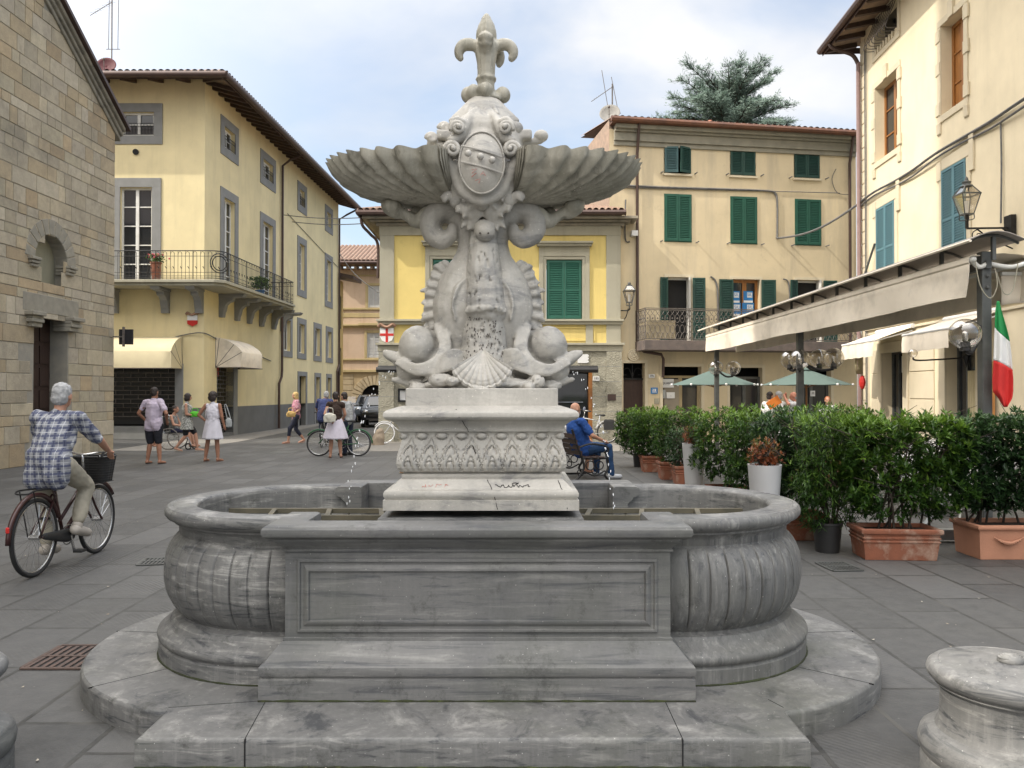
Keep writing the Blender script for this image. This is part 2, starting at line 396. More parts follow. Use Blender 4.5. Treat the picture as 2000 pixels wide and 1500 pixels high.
def plaster(name, c, stain=None, amt=.65, bs=.25):
    m, N, L, b = mat_(name); v = coords(N, L); vz = coords(N, L, (1.6, 1.6, .22))
    col = mixc(N, L, ramp(N, L, nz(N, L, v, .7, 7, .6), [(.35, 0), (.7, 1)]), c, tuple(x * .84 for x in c))
    st = stain or tuple(x * .62 for x in c)
    col = mixc(N, L, ramp(N, L, nz(N, L, vz, 1.3, 8, .65), [(.50, 0), (.74, amt)]), col, st); col = mixc(N, L, ramp(N, L, nz(N, L, v, 3.3, 9, .75), [(.58, 0), (.72, amt * .5)]), col, tuple(x * .8 for x in st)); col = mixc(N, L, ramp(N, L, nz(N, L, coords(N, L, (5, 5, .12)), 1.1, 5, .6), [(.6, 0), (.75, amt * .45)]), col, st)
    L.new(col, b.inputs['Base Color']); b.inputs['Roughness'].default_value = .9; b.inputs['Specular IOR Level'].default_value = .2
    bump(N, L, b, nz(N, L, v, 35, 5, .7), bs, .01); return m
M_PY1 = plaster("pale_yellow_plaster", (.80, .685, .41), None, .35)
M_PY2 = plaster("strong_yellow_plaster", (.74, .585, .22))
M_BEIGE = plaster("beige_plaster_trim", (.41, .385, .30))
M_CREAM = plaster("aged_cream_plaster", (.66, .555, .375), (.44, .38, .28), .75)
M_CREAM2 = plaster("pale_cream_plaster", (.78, .68, .49), None, .25)
M_CREAM3 = plaster("cream_trim", (.66, .58, .43), None, .3)
M_ORANGE = plaster("peach_plaster", (.55, .42, .31), (.38, .27, .19), .8)
M_ORNG2 = plaster("ochre_plaster", (.60, .42, .17))
M_GSTONE = mat("grey_serena_stone", (.25, .25, .24), (.21, .21, .20), 3, .8, .2, 50)
M_PLINTH = mat("grey_painted_plinth", (.17, .17, .165), (.14, .14, .135), 2, .85, .2, 50)
M_CORN = mat("weathered_cornice", (.34, .30, .23), (.22, .20, .16), 2.5, .85, .3, 40, c3=(.13, .12, .1), s3=3, t3=(.55, .8))
M_EAVE = mat("dark_brown_wood", (.07, .04, .026), (.04, .025, .018), 8, .6, .3, 30)
M_SOFF = mat("soffit_terracotta", (.30, .21, .14), (.2, .14, .1), 6, .85)
M_GUT = mat("brown_metal", (.09, .055, .045), (.06, .04, .035), 3, .45, metal=.3)
M_RUST = mat("rusty_gutter", (.17, .07, .035), (.09, .04, .025), 3, .6, .2, 30)
M_ROOF = mat("clay_roof_tiles", (.235, .14, .095), (.16, .105, .08), 5, .9, .4, 20, c3=(.30, .24, .18), s3=6, t3=(.5, .75))
M_GSHUT = mat("green_shutter_paint", (.012, .105, .068), (.010, .085, .055), 3, .55)
M_DGSHUT = mat("dark_green_shutter_paint", (.012, .055, .042), (.009, .04, .032), 3, .55)
M_BSHUT = mat("blue_shutter_paint", (.105, .225, .265), (.09, .19, .225), 3, .55)
M_WSHUT = mat("white_shutter_paint", (.52, .52, .50), (.42, .42, .42), 3, .6)
M_WFR = mat("white_window_paint", (.74, .73, .69), (.66, .65, .6), 5, .5)
M_WOOD = mat("varnished_wood", (.36, .15, .035), (.22, .085, .02), 3, .4, .15, 30, stretch=(8, 8, 1))
M_WOOD2 = mat("old_door_wood", (.045, .022, .015), (.028, .014, .01), 3, .6, .3, 30, stretch=(8, 8, 1))
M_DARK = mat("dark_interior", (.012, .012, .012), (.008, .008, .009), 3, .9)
M_IRON = mat("wrought_iron", (.03, .03, .032), (.02, .02, .02), 20, .5, metal=.6)
M_GIRON = mat("grey_painted_iron", (.17, .155, .14), (.1, .08, .07), 20, .55, metal=.2)
M_DGREY = mat("dark_grey_metal", (.12, .125, .12), (.06, .062, .06), 4, .5, metal=.2)
M_AWN = mat("awning_canvas", (.79, .71, .59), (.74, .66, .54), 3, .9, .15, 120, c3=(.45, .40, .33), s3=1.2, t3=(.5, .8))
M_AWN2 = mat("yellow_canvas", (.66, .58, .38), (.6, .52, .34), 3, .9, .1, 120)
M_AWNT = mat("awning_spine_panel", (.30, .27, .24), (.22, .20, .18), 2, .7)
M_UMB = mat("green_umbrella_canvas", (.09, .135, .122), (.08, .12, .108), 3, .85, .1, 100)
M_TERRA = mat("terracotta", (.27, .095, .05), (.18, .068, .04), 5, .85, .35, 50, c3=(.40, .28, .21), s3=5, t3=(.5, .72))
M_TERRAP = mat("pale_terracotta", (.46, .22, .135), (.38, .18, .11), 4, .8, .25, 50)
M_POTW = mat("white_planter", (.62, .62, .62), (.56, .56, .57), 3, .5)
M_POTB = mat("black_plastic", (.012, .012, .013), (.02, .02, .02), 6, .5)
M_SOIL = mat("soil", (.035, .025, .018), (.02, .014, .01), 30, .95, .6, 60)
M_WHITE_P = mat("white_paint", (.75, .75, .74), (.7, .7, .7), 4, .5)
M_RED = mat("red_paint", (.55, .02, .015), (.5, .02, .015), 4, .5)
M_BLUE = mat("blue_print", (.02, .16, .42), (.02, .2, .5), 4, .5)
M_GREEN = mat("flag_green", (.015, .26, .07), (.012, .22, .06), 4, .8)
M_BLACK = mat("black_rubber", (.013, .013, .013), (.02, .02, .02), 20, .7)
M_STEEL = mat("bright_steel", (.55, .55, .55), (.45, .45, .45), 20, .25, metal=.9)
M_CABLE = mat("grey_cable", (.16, .155, .15), (.1, .1, .1), 8, .8)
def roughstone():
    m, N, L, b = mat_("rustic_stone"); v = coords(N, L)
    vo = N.new('ShaderNodeTexVoronoi'); vo.inputs['Scale'].default_value = 24; vo.feature = 'SMOOTH_F1'; L.new(v, vo.inputs['Vector'])
    col = mixc(N, L, ramp(N, L, nz(N, L, v, 5, 6), [(.3, 0), (.7, 1)]), (.36, .34, .27), (.27, .255, .2))
    L.new(col, b.inputs['Base Color']); b.inputs['Roughness'].default_value = .9
    bump(N, L, b, mixc(N, L, .4, vo.outputs['Distance'], nz(N, L, v, 25, 4)), .9, .035); return m
M_RUSTIC = roughstone()
def tintmat(name, rough=.85, bs=.4, bsc=25, mul=1.0, spec=.3, trans=0, grime=None):
    m, N, L, b = mat_(name); v = coords(N, L); at = N.new('ShaderNodeAttribute'); at.attribute_name = "tint"
    col = mixc(N, L, ramp(N, L, nz(N, L, v, 7, 8, .7), [(.3, 0), (.75, .35)]), at.outputs['Color'], (.10, .095, .08))
    if grime: col = mixc(N, L, ramp(N, L, nz(N, L, v, .6, 9, .7), [(.5, 0), (.72, .7)]), col, grime)
    L.new(col, b.inputs['Base Color']); b.inputs['Roughness'].default_value = rough; b.inputs['Specular IOR Level'].default_value = spec
    if bs: bump(N, L, b, nz(N, L, v, bsc, 6, .7), bs, .02)
    return m
M_ASHLAR = tintmat("ashlar_stone", grime=(.15, .138, .115), bs=.7)
def leafmat(name, a, bcol, c, gloss=.4):
    m, N, L, b = mat_(name); v = coords(N, L); at = N.new('ShaderNodeAttribute'); at.attribute_name = "tint"
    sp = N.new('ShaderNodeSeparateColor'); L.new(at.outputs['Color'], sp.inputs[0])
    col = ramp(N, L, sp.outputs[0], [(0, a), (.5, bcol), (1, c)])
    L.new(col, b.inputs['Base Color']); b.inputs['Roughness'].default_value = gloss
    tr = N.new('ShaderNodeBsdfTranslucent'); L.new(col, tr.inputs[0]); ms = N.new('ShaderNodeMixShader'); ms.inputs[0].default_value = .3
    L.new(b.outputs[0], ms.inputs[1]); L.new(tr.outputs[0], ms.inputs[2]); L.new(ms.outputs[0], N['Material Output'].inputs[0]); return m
M_LEAF = leafmat("laurel_leaf", (.016, .042, .010), (.042, .10, .015), (.16, .27, .032))
M_LEAF2 = leafmat("dark_leaf", (.012, .032, .012), (.024, .06, .018), (.06, .12, .035))
M_RLEAF = leafmat("red_leaf", (.16, .035, .015), (.27, .085, .03), (.12, .15, .04))
M_CEDAR = leafmat("cedar_needles", (.09, .14, .105), (.16, .225, .18), (.28, .36, .29), .7)
M_BARK = mat("bark", (.06, .045, .035), (.035, .027, .02), 10, .9, .5, 30)
def glassmat(name, tint=(1, 1, 1), rough=0.0, alpha=.25):
    m, N, L, b = mat_(name); b.inputs['Base Color'].default_value = _c(tint); b.inputs['Roughness'].default_value = rough
    tr = N.new('ShaderNodeBsdfTransparent'); gl = N.new('ShaderNodeBsdfGlossy'); gl.inputs['Roughness'].default_value = .03
    lw = N.new('ShaderNodeLayerWeight'); lw.inputs[0].default_value = .35; ms = N.new('ShaderNodeMixShader')
    tr.inputs[0].default_value = _c(tint); a = N.new('ShaderNodeMath'); a.operation = 'MULTIPLY_ADD'; a.inputs[1].default_value = .7; a.inputs[2].default_value = alpha * .45
    L.new(lw.outputs['Facing'], a.inputs[0]); L.new(a.outputs[0], ms.inputs[0]); L.new(tr.outputs[0], ms.inputs[1]); L.new(gl.outputs[0], ms.inputs[2]); L.new(ms.outputs[0], N['Material Output'].inputs[0]); return m
M_GLOBE = glassmat("clear_globe", (.93, .90, .85))
m, N_, L_, b_ = mat_("window_glass"); b_.inputs['Base Color'].default_value = (.02, .022, .025, 1); b_.inputs['Roughness'].default_value = .06; b_.inputs['Specular IOR Level'].default_value = .7; M_GLASS = m
m, N_, L_, b_ = mat_("fountain_water"); b_.inputs['Base Color'].default_value = (.035, .05, .03, 1); b_.inputs['Roughness'].default_value = .08
bump(N_, L_, b_, nz(N_, L_, coords(N_, L_), 9, 3), .25, .01); M_WATER = m
m, N_, L_, b_ = mat_("water_drop"); b_.inputs['Base Color'].default_value = (.9, .92, .95, 1); b_.inputs['Roughness'].default_value = .1; M_DROP = m
# ---------------- ground ----------------
g = MB(); g.add([(-400, -120, 0), (400, -120, 0), (400, 700, 0), (-400, 700, 0)], [(0, 1, 2, 3)])
tag(g.build("ground", M_PAVE), kind="structure")
g = MB()
g.add([(-11.2, 21.9, .005), (-9.2, 21.9, .005), (-8.9, 26.0, .005), (-9.6, 47, .005), (-11.2, 47, .005)], [(0, 1, 2, 3, 4)])
g.add([(-4.4, 21.7, .005), (12, 21.9, .005), (12, 28.5, .005), (-4.4, 26.2, .005)], [(0, 1, 2, 3)])
tag(g.build("pavement", M_PAVE2), kind="structure")

# ---------------- stone church ----------------
FCH = Fac(-10.55, 21.1, .02, 1, 1, -.02)      # local x negative towards the camera
ch = thing("stone_church", "tall church front of tan and grey stone blocks behind the cyclist", "church", (-10.55, 21.1, 0))
def ctop(x):      # gable line, z at local x
    return 8.8 + .65 * (-x) if x > -13 else 17.25 + .65 * (x + 13)
dr = FCH.rect(67, 612, 117, 800); dr = (FCH.at(66, 700)[0], 0, FCH.at(128, 700)[0] + .1, FCH.at(100, 618)[1])
lun_x0, lun_x1 = FCH.at(68, 520)[0], FCH.at(131, 520)[0]; lz0 = FCH.at(100, 562)[1]; lr = (lun_x1 - lun_x0) / 2; lcx = (lun_x0 + lun_x1) / 2; lz1 = FCH.at(98, 458)[1] - lr
mb = MB(); rn = random.Random(3)
TANS = [(.36, .33, .26), (.32, .292, .235), (.34, .315, .27), (.315, .29, .24), (.39, .35, .27), (.32, .27, .19), (.36, .335, .28), (.29, .268, .22), (.37, .345, .29), (.34, .29, .21), (.30, .28, .22), (.33, .265, .18)]
z = 0.0; row = 0
while z < 17:
    h = rn.choice([.22, .28, .34, .38, .27]) if z > .1 else .5
    x = .0
    while x > -13.5:
        wd = rn.choice([.26, .36, .46, .58, .7, .85, .42, .3]) * (1.25 if z < 3 else 1); xa, xb = max(x - wd, -13.5), x; x -= wd
        zc = z + h / 2; xc = (xa + xb) / 2
        if z > min(ctop(xa), ctop(xb)) + .0: continue
        if dr[0] - .02 < xc < dr[2] + .02 and zc < dr[3] + .1: continue
        inl = abs(xc - lcx) < lr and zc < lz1 and zc > lz0
        ina = (xc - lcx) ** 2 + max(0, zc - lz1) ** 2 < lr * lr and zc > lz0
        if inl or ina: continue
        for a, b_2, cc in ((xa, xb, 0),):
            a2, b2 = a, b_2
            if zc < dr[3] + .1:
                if a2 < dr[2] < b2: a2 = dr[2] + .02
                if a2 < dr[0] < b2: b2 = dr[0] - .02
            if b2 - a2 < .03: continue
            t = rn.choice(TANS); k = rn.uniform(.86, 1.1); mb.cc = ((t[0] * .85 + .05) * k * 1.42, (t[1] * .85 + .046) * k * 1.33, (t[2] * .85 + .037) * k * 1.19)
            y = rn.uniform(.0, .012); e = .0015; zt0 = min(z + h, ctop(a2)); zt1 = min(z + h, ctop(b2))
            f = .012
            vs = [(a2 + e, -.02, z + e), (b2 - e, -.02, z + e), (b2 - e, -.02, zt1 - e), (a2 + e, -.02, zt0 - e),
                  (a2 + e + f, y, z + e + f), (b2 - e - f, y, z + e + f), (b2 - e - f, y, zt1 - e - f), (a2 + e + f, y, zt0 - e - f)]
            mb.add(vs, [(4, 5, 6, 7), (0, 1, 5, 4), (1, 2, 6, 5), (2, 3, 7, 6), (3, 0, 4, 7)], FCH.M)
    z += h; row += 1
mb.build("stone_facing", M_ASHLAR, ch)
mb = MB()      # core of the wall with the recesses, and the flank going back
hl = [dr, (lun_x0, lz0, lun_x1, lz1 + lr)]
wall_holes(mb, FCH, -13.6, 0, 0, 8.8, [(dr[0], 0, dr[2], dr[3]), (lun_x0, lz0, lun_x1, lz1 + lr)], .55, -.008)
n = 14
for i in range(n):
    a0, a1 = math.pi * i / n, math.pi * (i + 1) / n; q0, q1 = [(lcx + lr * math.cos(a), lz1 + lr * math.sin(a)) for a in (a0, a1)]
    mb.add([(q0[0], -.006, q0[1]), (q0[0], -.006, lz1 + lr), (q1[0], -.006, lz1 + lr), (q1[0], -.006, q1[1])], [(0, 1, 2, 3)], FCH.M)
    p0 = (lcx + lr * math.cos(a0), lz1 + lr * math.sin(a0)); p1 = (lcx + lr * math.cos(a1), lz1 + lr * math.sin(a1))
    mb.add([(p0[0], .0, p0[1]), (p1[0], .0, p1[1]), (p1[0], -.3, p1[1]), (p0[0], -.3, p0[1])], [(0, 1, 2, 3)], FCH.M)
mb.add([(-13, -.008, 8.8), (0, -.008, 8.8), (-13, -.008, 17.25)], [(0, 1, 2)], FCH.M)
mb.add([(-26, -.008, 8.8), (-13, -.008, 8.8), (-13, -.008, 17.25)], [(0, 1, 2)], FCH.M)
mb.add([(-26, -.008, 0), (-13.5, -.008, 0), (-13.5, -.008, 8.8), (-26, -.008, 8.8)], [(0, 1, 2, 3)], FCH.M)
mb.box(-.3, -14, 0, -.01, -.02, 8.78, FCH.M)
mb.build("wall", mat("church_mortar", (.32, .292, .235), (.25, .235, .2), 5, .95, .5, 30), ch)
mb = MB(); mb.box(lun_x0 - .0, -.31, lz0, lun_x1, -.3, lz1 + lr, FCH.M); mb.build("lunette_panel", plaster("lunette_plaster", (.33, .31, .22)), ch)
mb = MB(); mb.box(dr[0], -.5, 0, dr[2], -.44, dr[3], FCH.M)
for i in range(3):
    for j in range(7):
        xx = dr[0] + .06 + i * (dr[2] - dr[0] - .06) / 3; mb.box(xx, -.44, .2 + j * .52, xx + (dr[2] - dr[0]) / 3 - .08, -.415, .62 + j * .52, FCH.M)
mb.build("door", M_WOOD2, ch)
mb = MB()     # lintel, imposts and arch stones
for (xx, s) in ((dr[0], -1), (dr[2], 1)):
    for k, (ww, zz, hh, yy) in enumerate(((.24, -.30, .1, .12), (.30, -.2, .08, .17), (.27, -.12, .07, .15), (.36, -.05, .09, .22))):
        mb.box(xx - (ww if s < 0 else .12), -.3, dr[3] + zz, xx + (.12 if s < 0 else ww), yy, dr[3] + zz + hh, FCH.M)
for (xx, s) in ((lun_x0, -1), (lun_x1, 1)):
    for k in range(3): mb.box(xx - (.2 + .03 * k if s < 0 else .06), -.25, lz1 + .0 - .22 + k * .075, xx + (.06 if s < 0 else .2 + .03 * k), .07 + .03 * k, lz1 - .155 + k * .075, FCH.M)
mb.box(dr[0] - .42, -.28, dr[3] + .05, dr[2] + .42, .018, dr[3] + .46, FCH.M)
for i in range(11):
    a0, a1 = math.pi * i / 11, math.pi * (i + 1) / 11; e = .012
    q = [(lcx + rr * math.cos(a), -.28, lz1 + rr * math.sin(a)) for rr, a in ((lr, a0 + e), (lr + .36, a0 + e), (lr + .36, a1 - e), (lr, a1 - e))]
    mb.prism([FCH.M @ Vector(v) for v in q], FCH.n * .297)
mb.build("portal_moulding", mat("carved_grey_stone", (.31, .285, .225), (.23, .21, .17), 6, .9, .5, 40), ch, bevel=.012)
mb = MB()     # raking cornice and roof edge
def rk(x, o): return FCH.M @ Vector((x, o, 0))
for (y1, dz0, dz1) in ((.06, -.34, -.22), (.12, -.21, -.1), (.19, -.09, .02)):
    for xa, xb in ((-13, .0), (-26, -13)):
        a = Vector((xa, 0, ctop(xa))); b = Vector((xb + (.2 if xb == 0 else 0), 0, ctop(xb) - (.13 if xb == 0 else 0)))
        vs = [(a.x, -.2, a.z + dz0), (b.x, -.2, b.z + dz0), (b.x, y1, b.z + dz0), (a.x, y1, a.z + dz0), (a.x, -.2, a.z + dz1), (b.x, -.2, b.z + dz1), (b.x, y1, b.z + dz1), (a.x, y1, a.z + dz1)]
        mb.add(vs, [(0, 3, 2, 1), (4, 5, 6, 7), (0, 1, 5, 4), (1, 2, 6, 5), (2, 3, 7, 6), (3, 0, 4, 7)], FCH.M)
mb.build("raking_cornice", mat("cornice_stone", (.3, .275, .22), (.2, .185, .15), 3, .9, .4, 30, c3=(.09, .085, .07), s3=4, t3=(.5, .75)), ch, bevel=.015)
mb = MB()
for xa, xb in ((-13, .3), (-26, -13)):
    za, zb = ctop(xa) + .03, 8.8 + .65 * (-xb) + .03 if xb > 0 else ctop(xb) + .03
    mb.add([(xa, .28, za), (xb, .28, zb), (xb, -14, zb), (xa, -14, za), (xa, .28, za + .1), (xb, .28, zb + .1), (xb, -14, zb + .1), (xa, -14, za + .1)],
           [(0, 3, 2, 1), (4, 5, 6, 7), (0, 1, 5, 4), (1, 2, 6, 5), (2, 3, 7, 6), (3, 0, 4, 7)], FCH.M)
mb.build("roof", M_GUT, ch)
# bell tower and houses that stand beside the camera (outside the frame, they shade the square)
bt = thing("bell_tower", "tall square bell tower beside the church, outside the left edge", "tower", (-14, 3, 0))
mb = MB(); mb.box(-16.5, -2.0, 0, -11.2, 7.8, 42); mb.build("shaft", M_ASHLAR if False else M_CORN, bt)
mb = MB(); mb.add([(-16.7, -2.2, 42.003), (-11, -2.2, 42.003), (-11, 8, 42.003), (-16.7, 8, 42.003), (-13.9, 2.9, 46)], [(0, 1, 4), (1, 2, 4), (2, 3, 4), (3, 0, 4)]); mb.build("roof", M_ROOF, bt)
hb = thing("town_house", "tall plastered house behind the camera on the square's near side", "house", (-17, -7, 0))
mb = MB(); mb.box(-24, -12, 0, -12, -2.2, 11); mb.build("wall", M_CREAM, hb)
mb = MB(); mb.box(-24.5, -12.5, 11.003, -11.4, -2.21, 11.4); mb.build("roof", M_ROOF, hb)
# small hanging sign at the church corner
sg = thing("hanging_sign", "small dark board on a bracket at the church corner", "sign", FCH.w(.12, .9, 3.0))
a = P(245, 658, 21.0); mb = MB(); mb.box(a.x - .16, a.y - .03, a.z - .2, a.x + .2, a.y + .03, a.z + .2); mb.build("board", mat("dark_sign_board", (.012, .012, .015)), sg, bevel=.005)
mb = MB(); mb.bar((a.x - .02, a.y - .06, a.z - .26), (a.x - .02, a.y - .06, a.z + .26), .05); mb.bar((a.x - .02, a.y - .06, a.z), (-10.5, a.y - .06, a.z), .03); mb.build("bracket", M_GIRON, sg)

# ---------------- window makers ----------------
def pane_window(bld, F, x0, z0, x1, z1, depth, rows, frame_m=None, fw=.07, leaves=2, name="window", glass=None, curtain=False):
    """timber casement set back in its opening: frame object with a pane child"""
    mb = MB(); y0, y1 = -depth, -depth + .06
    frame(mb, F, x0, z0, x1, z1, fw, y0, y1)
    for i in range(1, leaves):
        c = x0 + (x1 - x0) * i / leaves; mb.box(c - fw * .75, y0, z0 + fw, c + fw * .75, y1 + .012, z1 - fw, F.M)
    for i in range(leaves):
        a = x0 + (x1 - x0) * i / leaves; b = x0 + (x1 - x0) * (i + 1) / leaves
        for j in range(1, rows):
            zz = z0 + (z1 - z0) * j / rows; mb.box(a + fw * .9, y0 + .01, zz - .018, b - fw * .9, y1 - .008, zz + .018, F.M)
    wn = mb.build(name, frame_m or M_WFR, bld)
    mb = MB(); mb.box(x0 + .01, y0 + .015, z0 + .01, x1 - .01, y0 + .025, z1 - .01, F.M); mb.build("pane", glass or M_GLASS, wn)
    return wn
def shutter(parent, F, x0, z0, x1, z1, y, m, ang=0, hinge=0, slats=None, name="shutter"):
    """one louvred leaf; ang opens it about its hinge side (0 left, 1 right)"""
    w_ = x1 - x0; h_ = z1 - z0; mb = MB(); fw = .06
    hx = x0 if hinge == 0 else x1
    T = F.M @ Matrix.Translation((hx, y, 0)) @ Matrix.Rotation(R(ang), 4, 'Z') @ Matrix.Translation((-hx, 0, 0))
    class Q: pass
    q = Q(); q.M = T
    mb.box(x0, 0, z0, x0 + fw, .045, z1, T); mb.box(x1 - fw, 0, z0, x1, .045, z1, T)
    mb.box(x0 + fw, 0, z0, x1 - fw, .045, z0 + fw * 1.3, T); mb.box(x0 + fw, 0, z1 - fw, x1 - fw, .045, z1, T)
    if h_ > 1.6: mb.box(x0 + fw, 0, z0 + h_ * .47, x1 - fw, .045, z0 + h_ * .47 + fw, T)
    ns = slats or int(h_ / .062)
    for i in range(ns):
        zz = z0 + fw * 1.3 + (h_ - fw * 2.3) * (i + .5) / ns; t = .018
        mb.add([(x0 + fw, .004, zz + t + .012), (x1 - fw, .004, zz + t + .012), (x1 - fw, .04, zz - t), (x0 + fw, .04, zz - t),
                (x0 + fw, .004, zz + t), (x1 - fw, .004, zz + t), (x1 - fw, .04, zz - t - .012), (x0 + fw, .04, zz - t - .012)],
               [(0, 1, 2, 3), (7, 6, 5, 4), (3, 2, 6, 7), (0, 4, 5, 1)], T)
    mb.box(x0 + fw * .5, .0, z0 + fw, x1 - fw * .5, .003, z1 - fw * .5, T)
    return mb.build(name, m, parent)
def closed_shutters(bld, F, x0, z0, x1, z1, m, y=.0, rec=None):
    mb = MB(); frame(mb, F, x0 - .03, z0 - .03, x1 + .03, z1 + .03, .03, y - .02, y + .02); wn = mb.build("window", m, bld)
    c = (x0 + x1) / 2; shutter(wn, F, x0, z0, c - .004, z1, y, m); shutter(wn, F, c + .004, z0, x1, z1, y, m); return wn
def roof_tiles(bld, mb_pts, m, name="roof", wave=.22, amp=.035, nu=None, nv=14):
    """corrugated clay slope over the quad a(bottom left) b(bottom right) c(top right) d(top left)"""
    a, b, c, d = [Vector(p) for p in mb_pts]; n = (b - a).cross(d - a).normalized()
    if n.z < 0: n = -n
    wd = (b - a).length; k = max(4, int(wd / wave)); nu = k * 6; mb = MB()
    def fn(u, v):
        p = a.lerp(b, u).lerp(d.lerp(c, u), v); s = abs(math.sin(math.pi * k * u)); row = (v * nv) % 1
        return p + n * (amp * (s ** .7 * 2) + .02 * (1 - row))
    mb.grid(fn, nu, nv); mb.grid(lambda u, v: a.lerp(b, u).lerp(d.lerp(c, u), v) - n * .03, 1, 1)
    return mb.build(name, m, bld, smooth=50)

# ---------------- pale yellow corner building (left) ----------------
FL = Fac(-10.6, 27.4, 1, 0, 0, -1); FS = Fac(-10.6, 27.4, .0411, 1, 1, -.0411); XE = 17.8
lb = thing("corner_building", "pale yellow corner building with grey window surrounds and wraparound balcony", "building", (-10.6, 27.4, 0))
HL = 12.43
def zz(F, px, py, off=0): return F.at(px, py, off)[1]
def xx(F, px, py=600, off=0): return F.at(px, py, off)[0]
fw_top = (xx(FL, 236), zz(FL, 270, 265), xx(FL, 299), zz(FL, 270, 219))
fw_mid = (xx(FL, 234), 5.38, xx(FL, 296), zz(FL, 270, 366))
shopF = (xx(FL, 200) - 3, .5, xx(FL, 343), zz(FL, 300, 716))
side = []
for (a, b) in ((429, 464), (507, 537), (580, 598), (634, 649)):
    x0, x1 = xx(FS, a), xx(FS, b); w_ = x1 - x0; m_ = .33
    side.append(((x0, x1), (x0 + m_, 10.6, x1 - m_, 11.36), (x0 + m_, 5.38 if a < 560 else 6.55, x1 - m_, 8.75)))
mez = []
for (a, b) in ((549.5, 571), (580, 598), (612, 628), (636, 650)):
    x0, x1 = xx(FS, a), xx(FS, b); mez.append((x0 + .3, 3.5, x1 - .3, 4.9))
doors = []
for (a, b) in ((581, 600), (614, 627), (637, 648)):
    x0, x1 = xx(FS, a), xx(FS, b); doors.append((x0 + .25, 0, x1 - .25, 2.4))
shopS = (xx(FS, 424), .12, xx(FS, 456), zz(FS, 440, 718))
mb = MB()
wall_holes(mb, FL, -9, 0, 1.08, HL, [fw_top, fw_mid, (shopF[0], 1.08, shopF[2], shopF[3])], .3)
wall_holes(mb, FS, 0, XE, 1.08, HL, [s[1] for s in side] + [s[2] for s in side] + mez + [(d[0], 1.08, d[2], d[3]) for d in doors] + [(shopS[0], 1.08, shopS[2], shopS[3])], .3)
mb.box(0, -9, 0, XE, -8.9, HL, FS.M); mb.box(XE - .1, -8.9, 0, XE, -.35, HL, FS.M)
mb.build("wall", M_PY1, lb)
mb = MB()
wall_holes(mb, FL, -9, 0.0, 0, 1.08, [(shopF[0], 0.45, shopF[2], 1.08)], .32, .0)
wall_holes(mb, FS, 0, XE, 0, 1.08, [(d[0], 0, d[2], 1.08) for d in doors] + [(shopS[0], .12, shopS[2], 1.08)], .32, .0)
mb.build("plinth", M_PLINTH, lb)
mb = MB(); mb.box(-9, -8.8, .02, -.36, -.45, 12, FL.M)
mb.box(.4, -3.5, .02, XE - .3, -.45, 12, FS.M); mb.build("interior", M_DARK, lb)
mb = MB()     # grey stone surrounds
def surround(F, h, w_, y=.035, bottom=True): mb = MB(); frame(mb, F, h[0] - w_, h[1] - (w_ if bottom else 0), h[2] + w_, h[3] + w_, w_ - .002, -.05, y, bottom=bottom); mb.build("window_surround", M_GSTONE, lb, bevel=.006)
surround(FL, fw_top, .30); surround(FL, fw_mid, .32, bottom=False)
for s in side:
    surround(FS, s[1], .33, bottom=True); surround(FS, s[2], .33, bottom=s[2][1] > 6)
for h in mez: surround(FS, h, .28)
for h in doors: surround(FS, h, .22, bottom=False)
mb = MB(); mb.box(shopS[2], -.3, 0, shopS[2] + .35, .04, shopS[3] + .1, FS.M); mb.box(shopF[2], -.3, 0, shopF[2] + .28, .04, shopF[3] + .1, FL.M)
mb.box(shopF[0], -.3, 0, shopF[2], .05, .44, FL.M)
mb.build("shop_jamb", M_GSTONE, lb, bevel=.006)
pane_window(lb, FL, *fw_top, .16, 2); pane_window(lb, FL, *fw_mid, .16, 5, name="french_window")
for s in side:
    pane_window(lb, FS, *s[1], .2, 2); pane_window(lb, FS, *s[2], .2, 6 if s[2][1] < 6 else 5, name="french_window" if s[2][1] < 6 else "window")
for h in mez: pane_window(lb, FS, *h, .2, 1)
for h in doors:
    mb = MB(); mb.box(h[0], -.28, 0, h[2], -.22, h[3], FS.M); mb.build("door", mat("dark_door", (.02, .022, .02)) if h is doors[0] else bpy.data.materials["dark_door"], lb)
mb = MB(); surround_pts = None
for (F, h) in ((FL, fw_top), *[(FS, s[1]) for s in side[:3]]):   # little iron guards
    for k in range(11): mb.bar(F.w(h[0] + (h[2] - h[0]) * k / 10, .03, h[1] + .02), F.w(h[0] + (h[2] - h[0]) * k / 10, .03, h[1] + .42), .012)
    for q in (.03, .3, .42): mb.bar(F.w(h[0], .03, h[1] + q), F.w(h[2], .03, h[1] + q), .016)
mb.build("window_guard", M_IRON, lb)
# shop grilles
for (F, h, nm) in ((FL, shopF, "roller_grille"), (FS, shopS, "roller_grille")):
    mb = MB(); zb = h[1] + (.28 if F is FL else 0); rr = 0; zc = zb
    while zc < h[3]:
        mb.box(h[0], -.2, zc - .012, h[2], -.185, zc + .012, F.M)
        xk = h[0] + (.26 if rr % 2 else 0)
        while xk < h[2]: mb.box(xk - .01, -.198, zc + .012, xk + .01, -.187, min(zc + .138, h[3]), F.M); xk += .52
        zc += .15; rr += 1
    mb.build(nm, M_GIRON, lb)
    mb = MB(); mb.box(h[0], -.3, h[1], h[2], -.285, h[3], F.M); mb.build("shop_glass", M_GLASS, lb)
mb = MB()
mb.box(xx(FS, 430), -.28, 2.2, xx(FS, 441), -.25, 3.1, FS.M); mb.build("shop_poster", M_RED, lb)
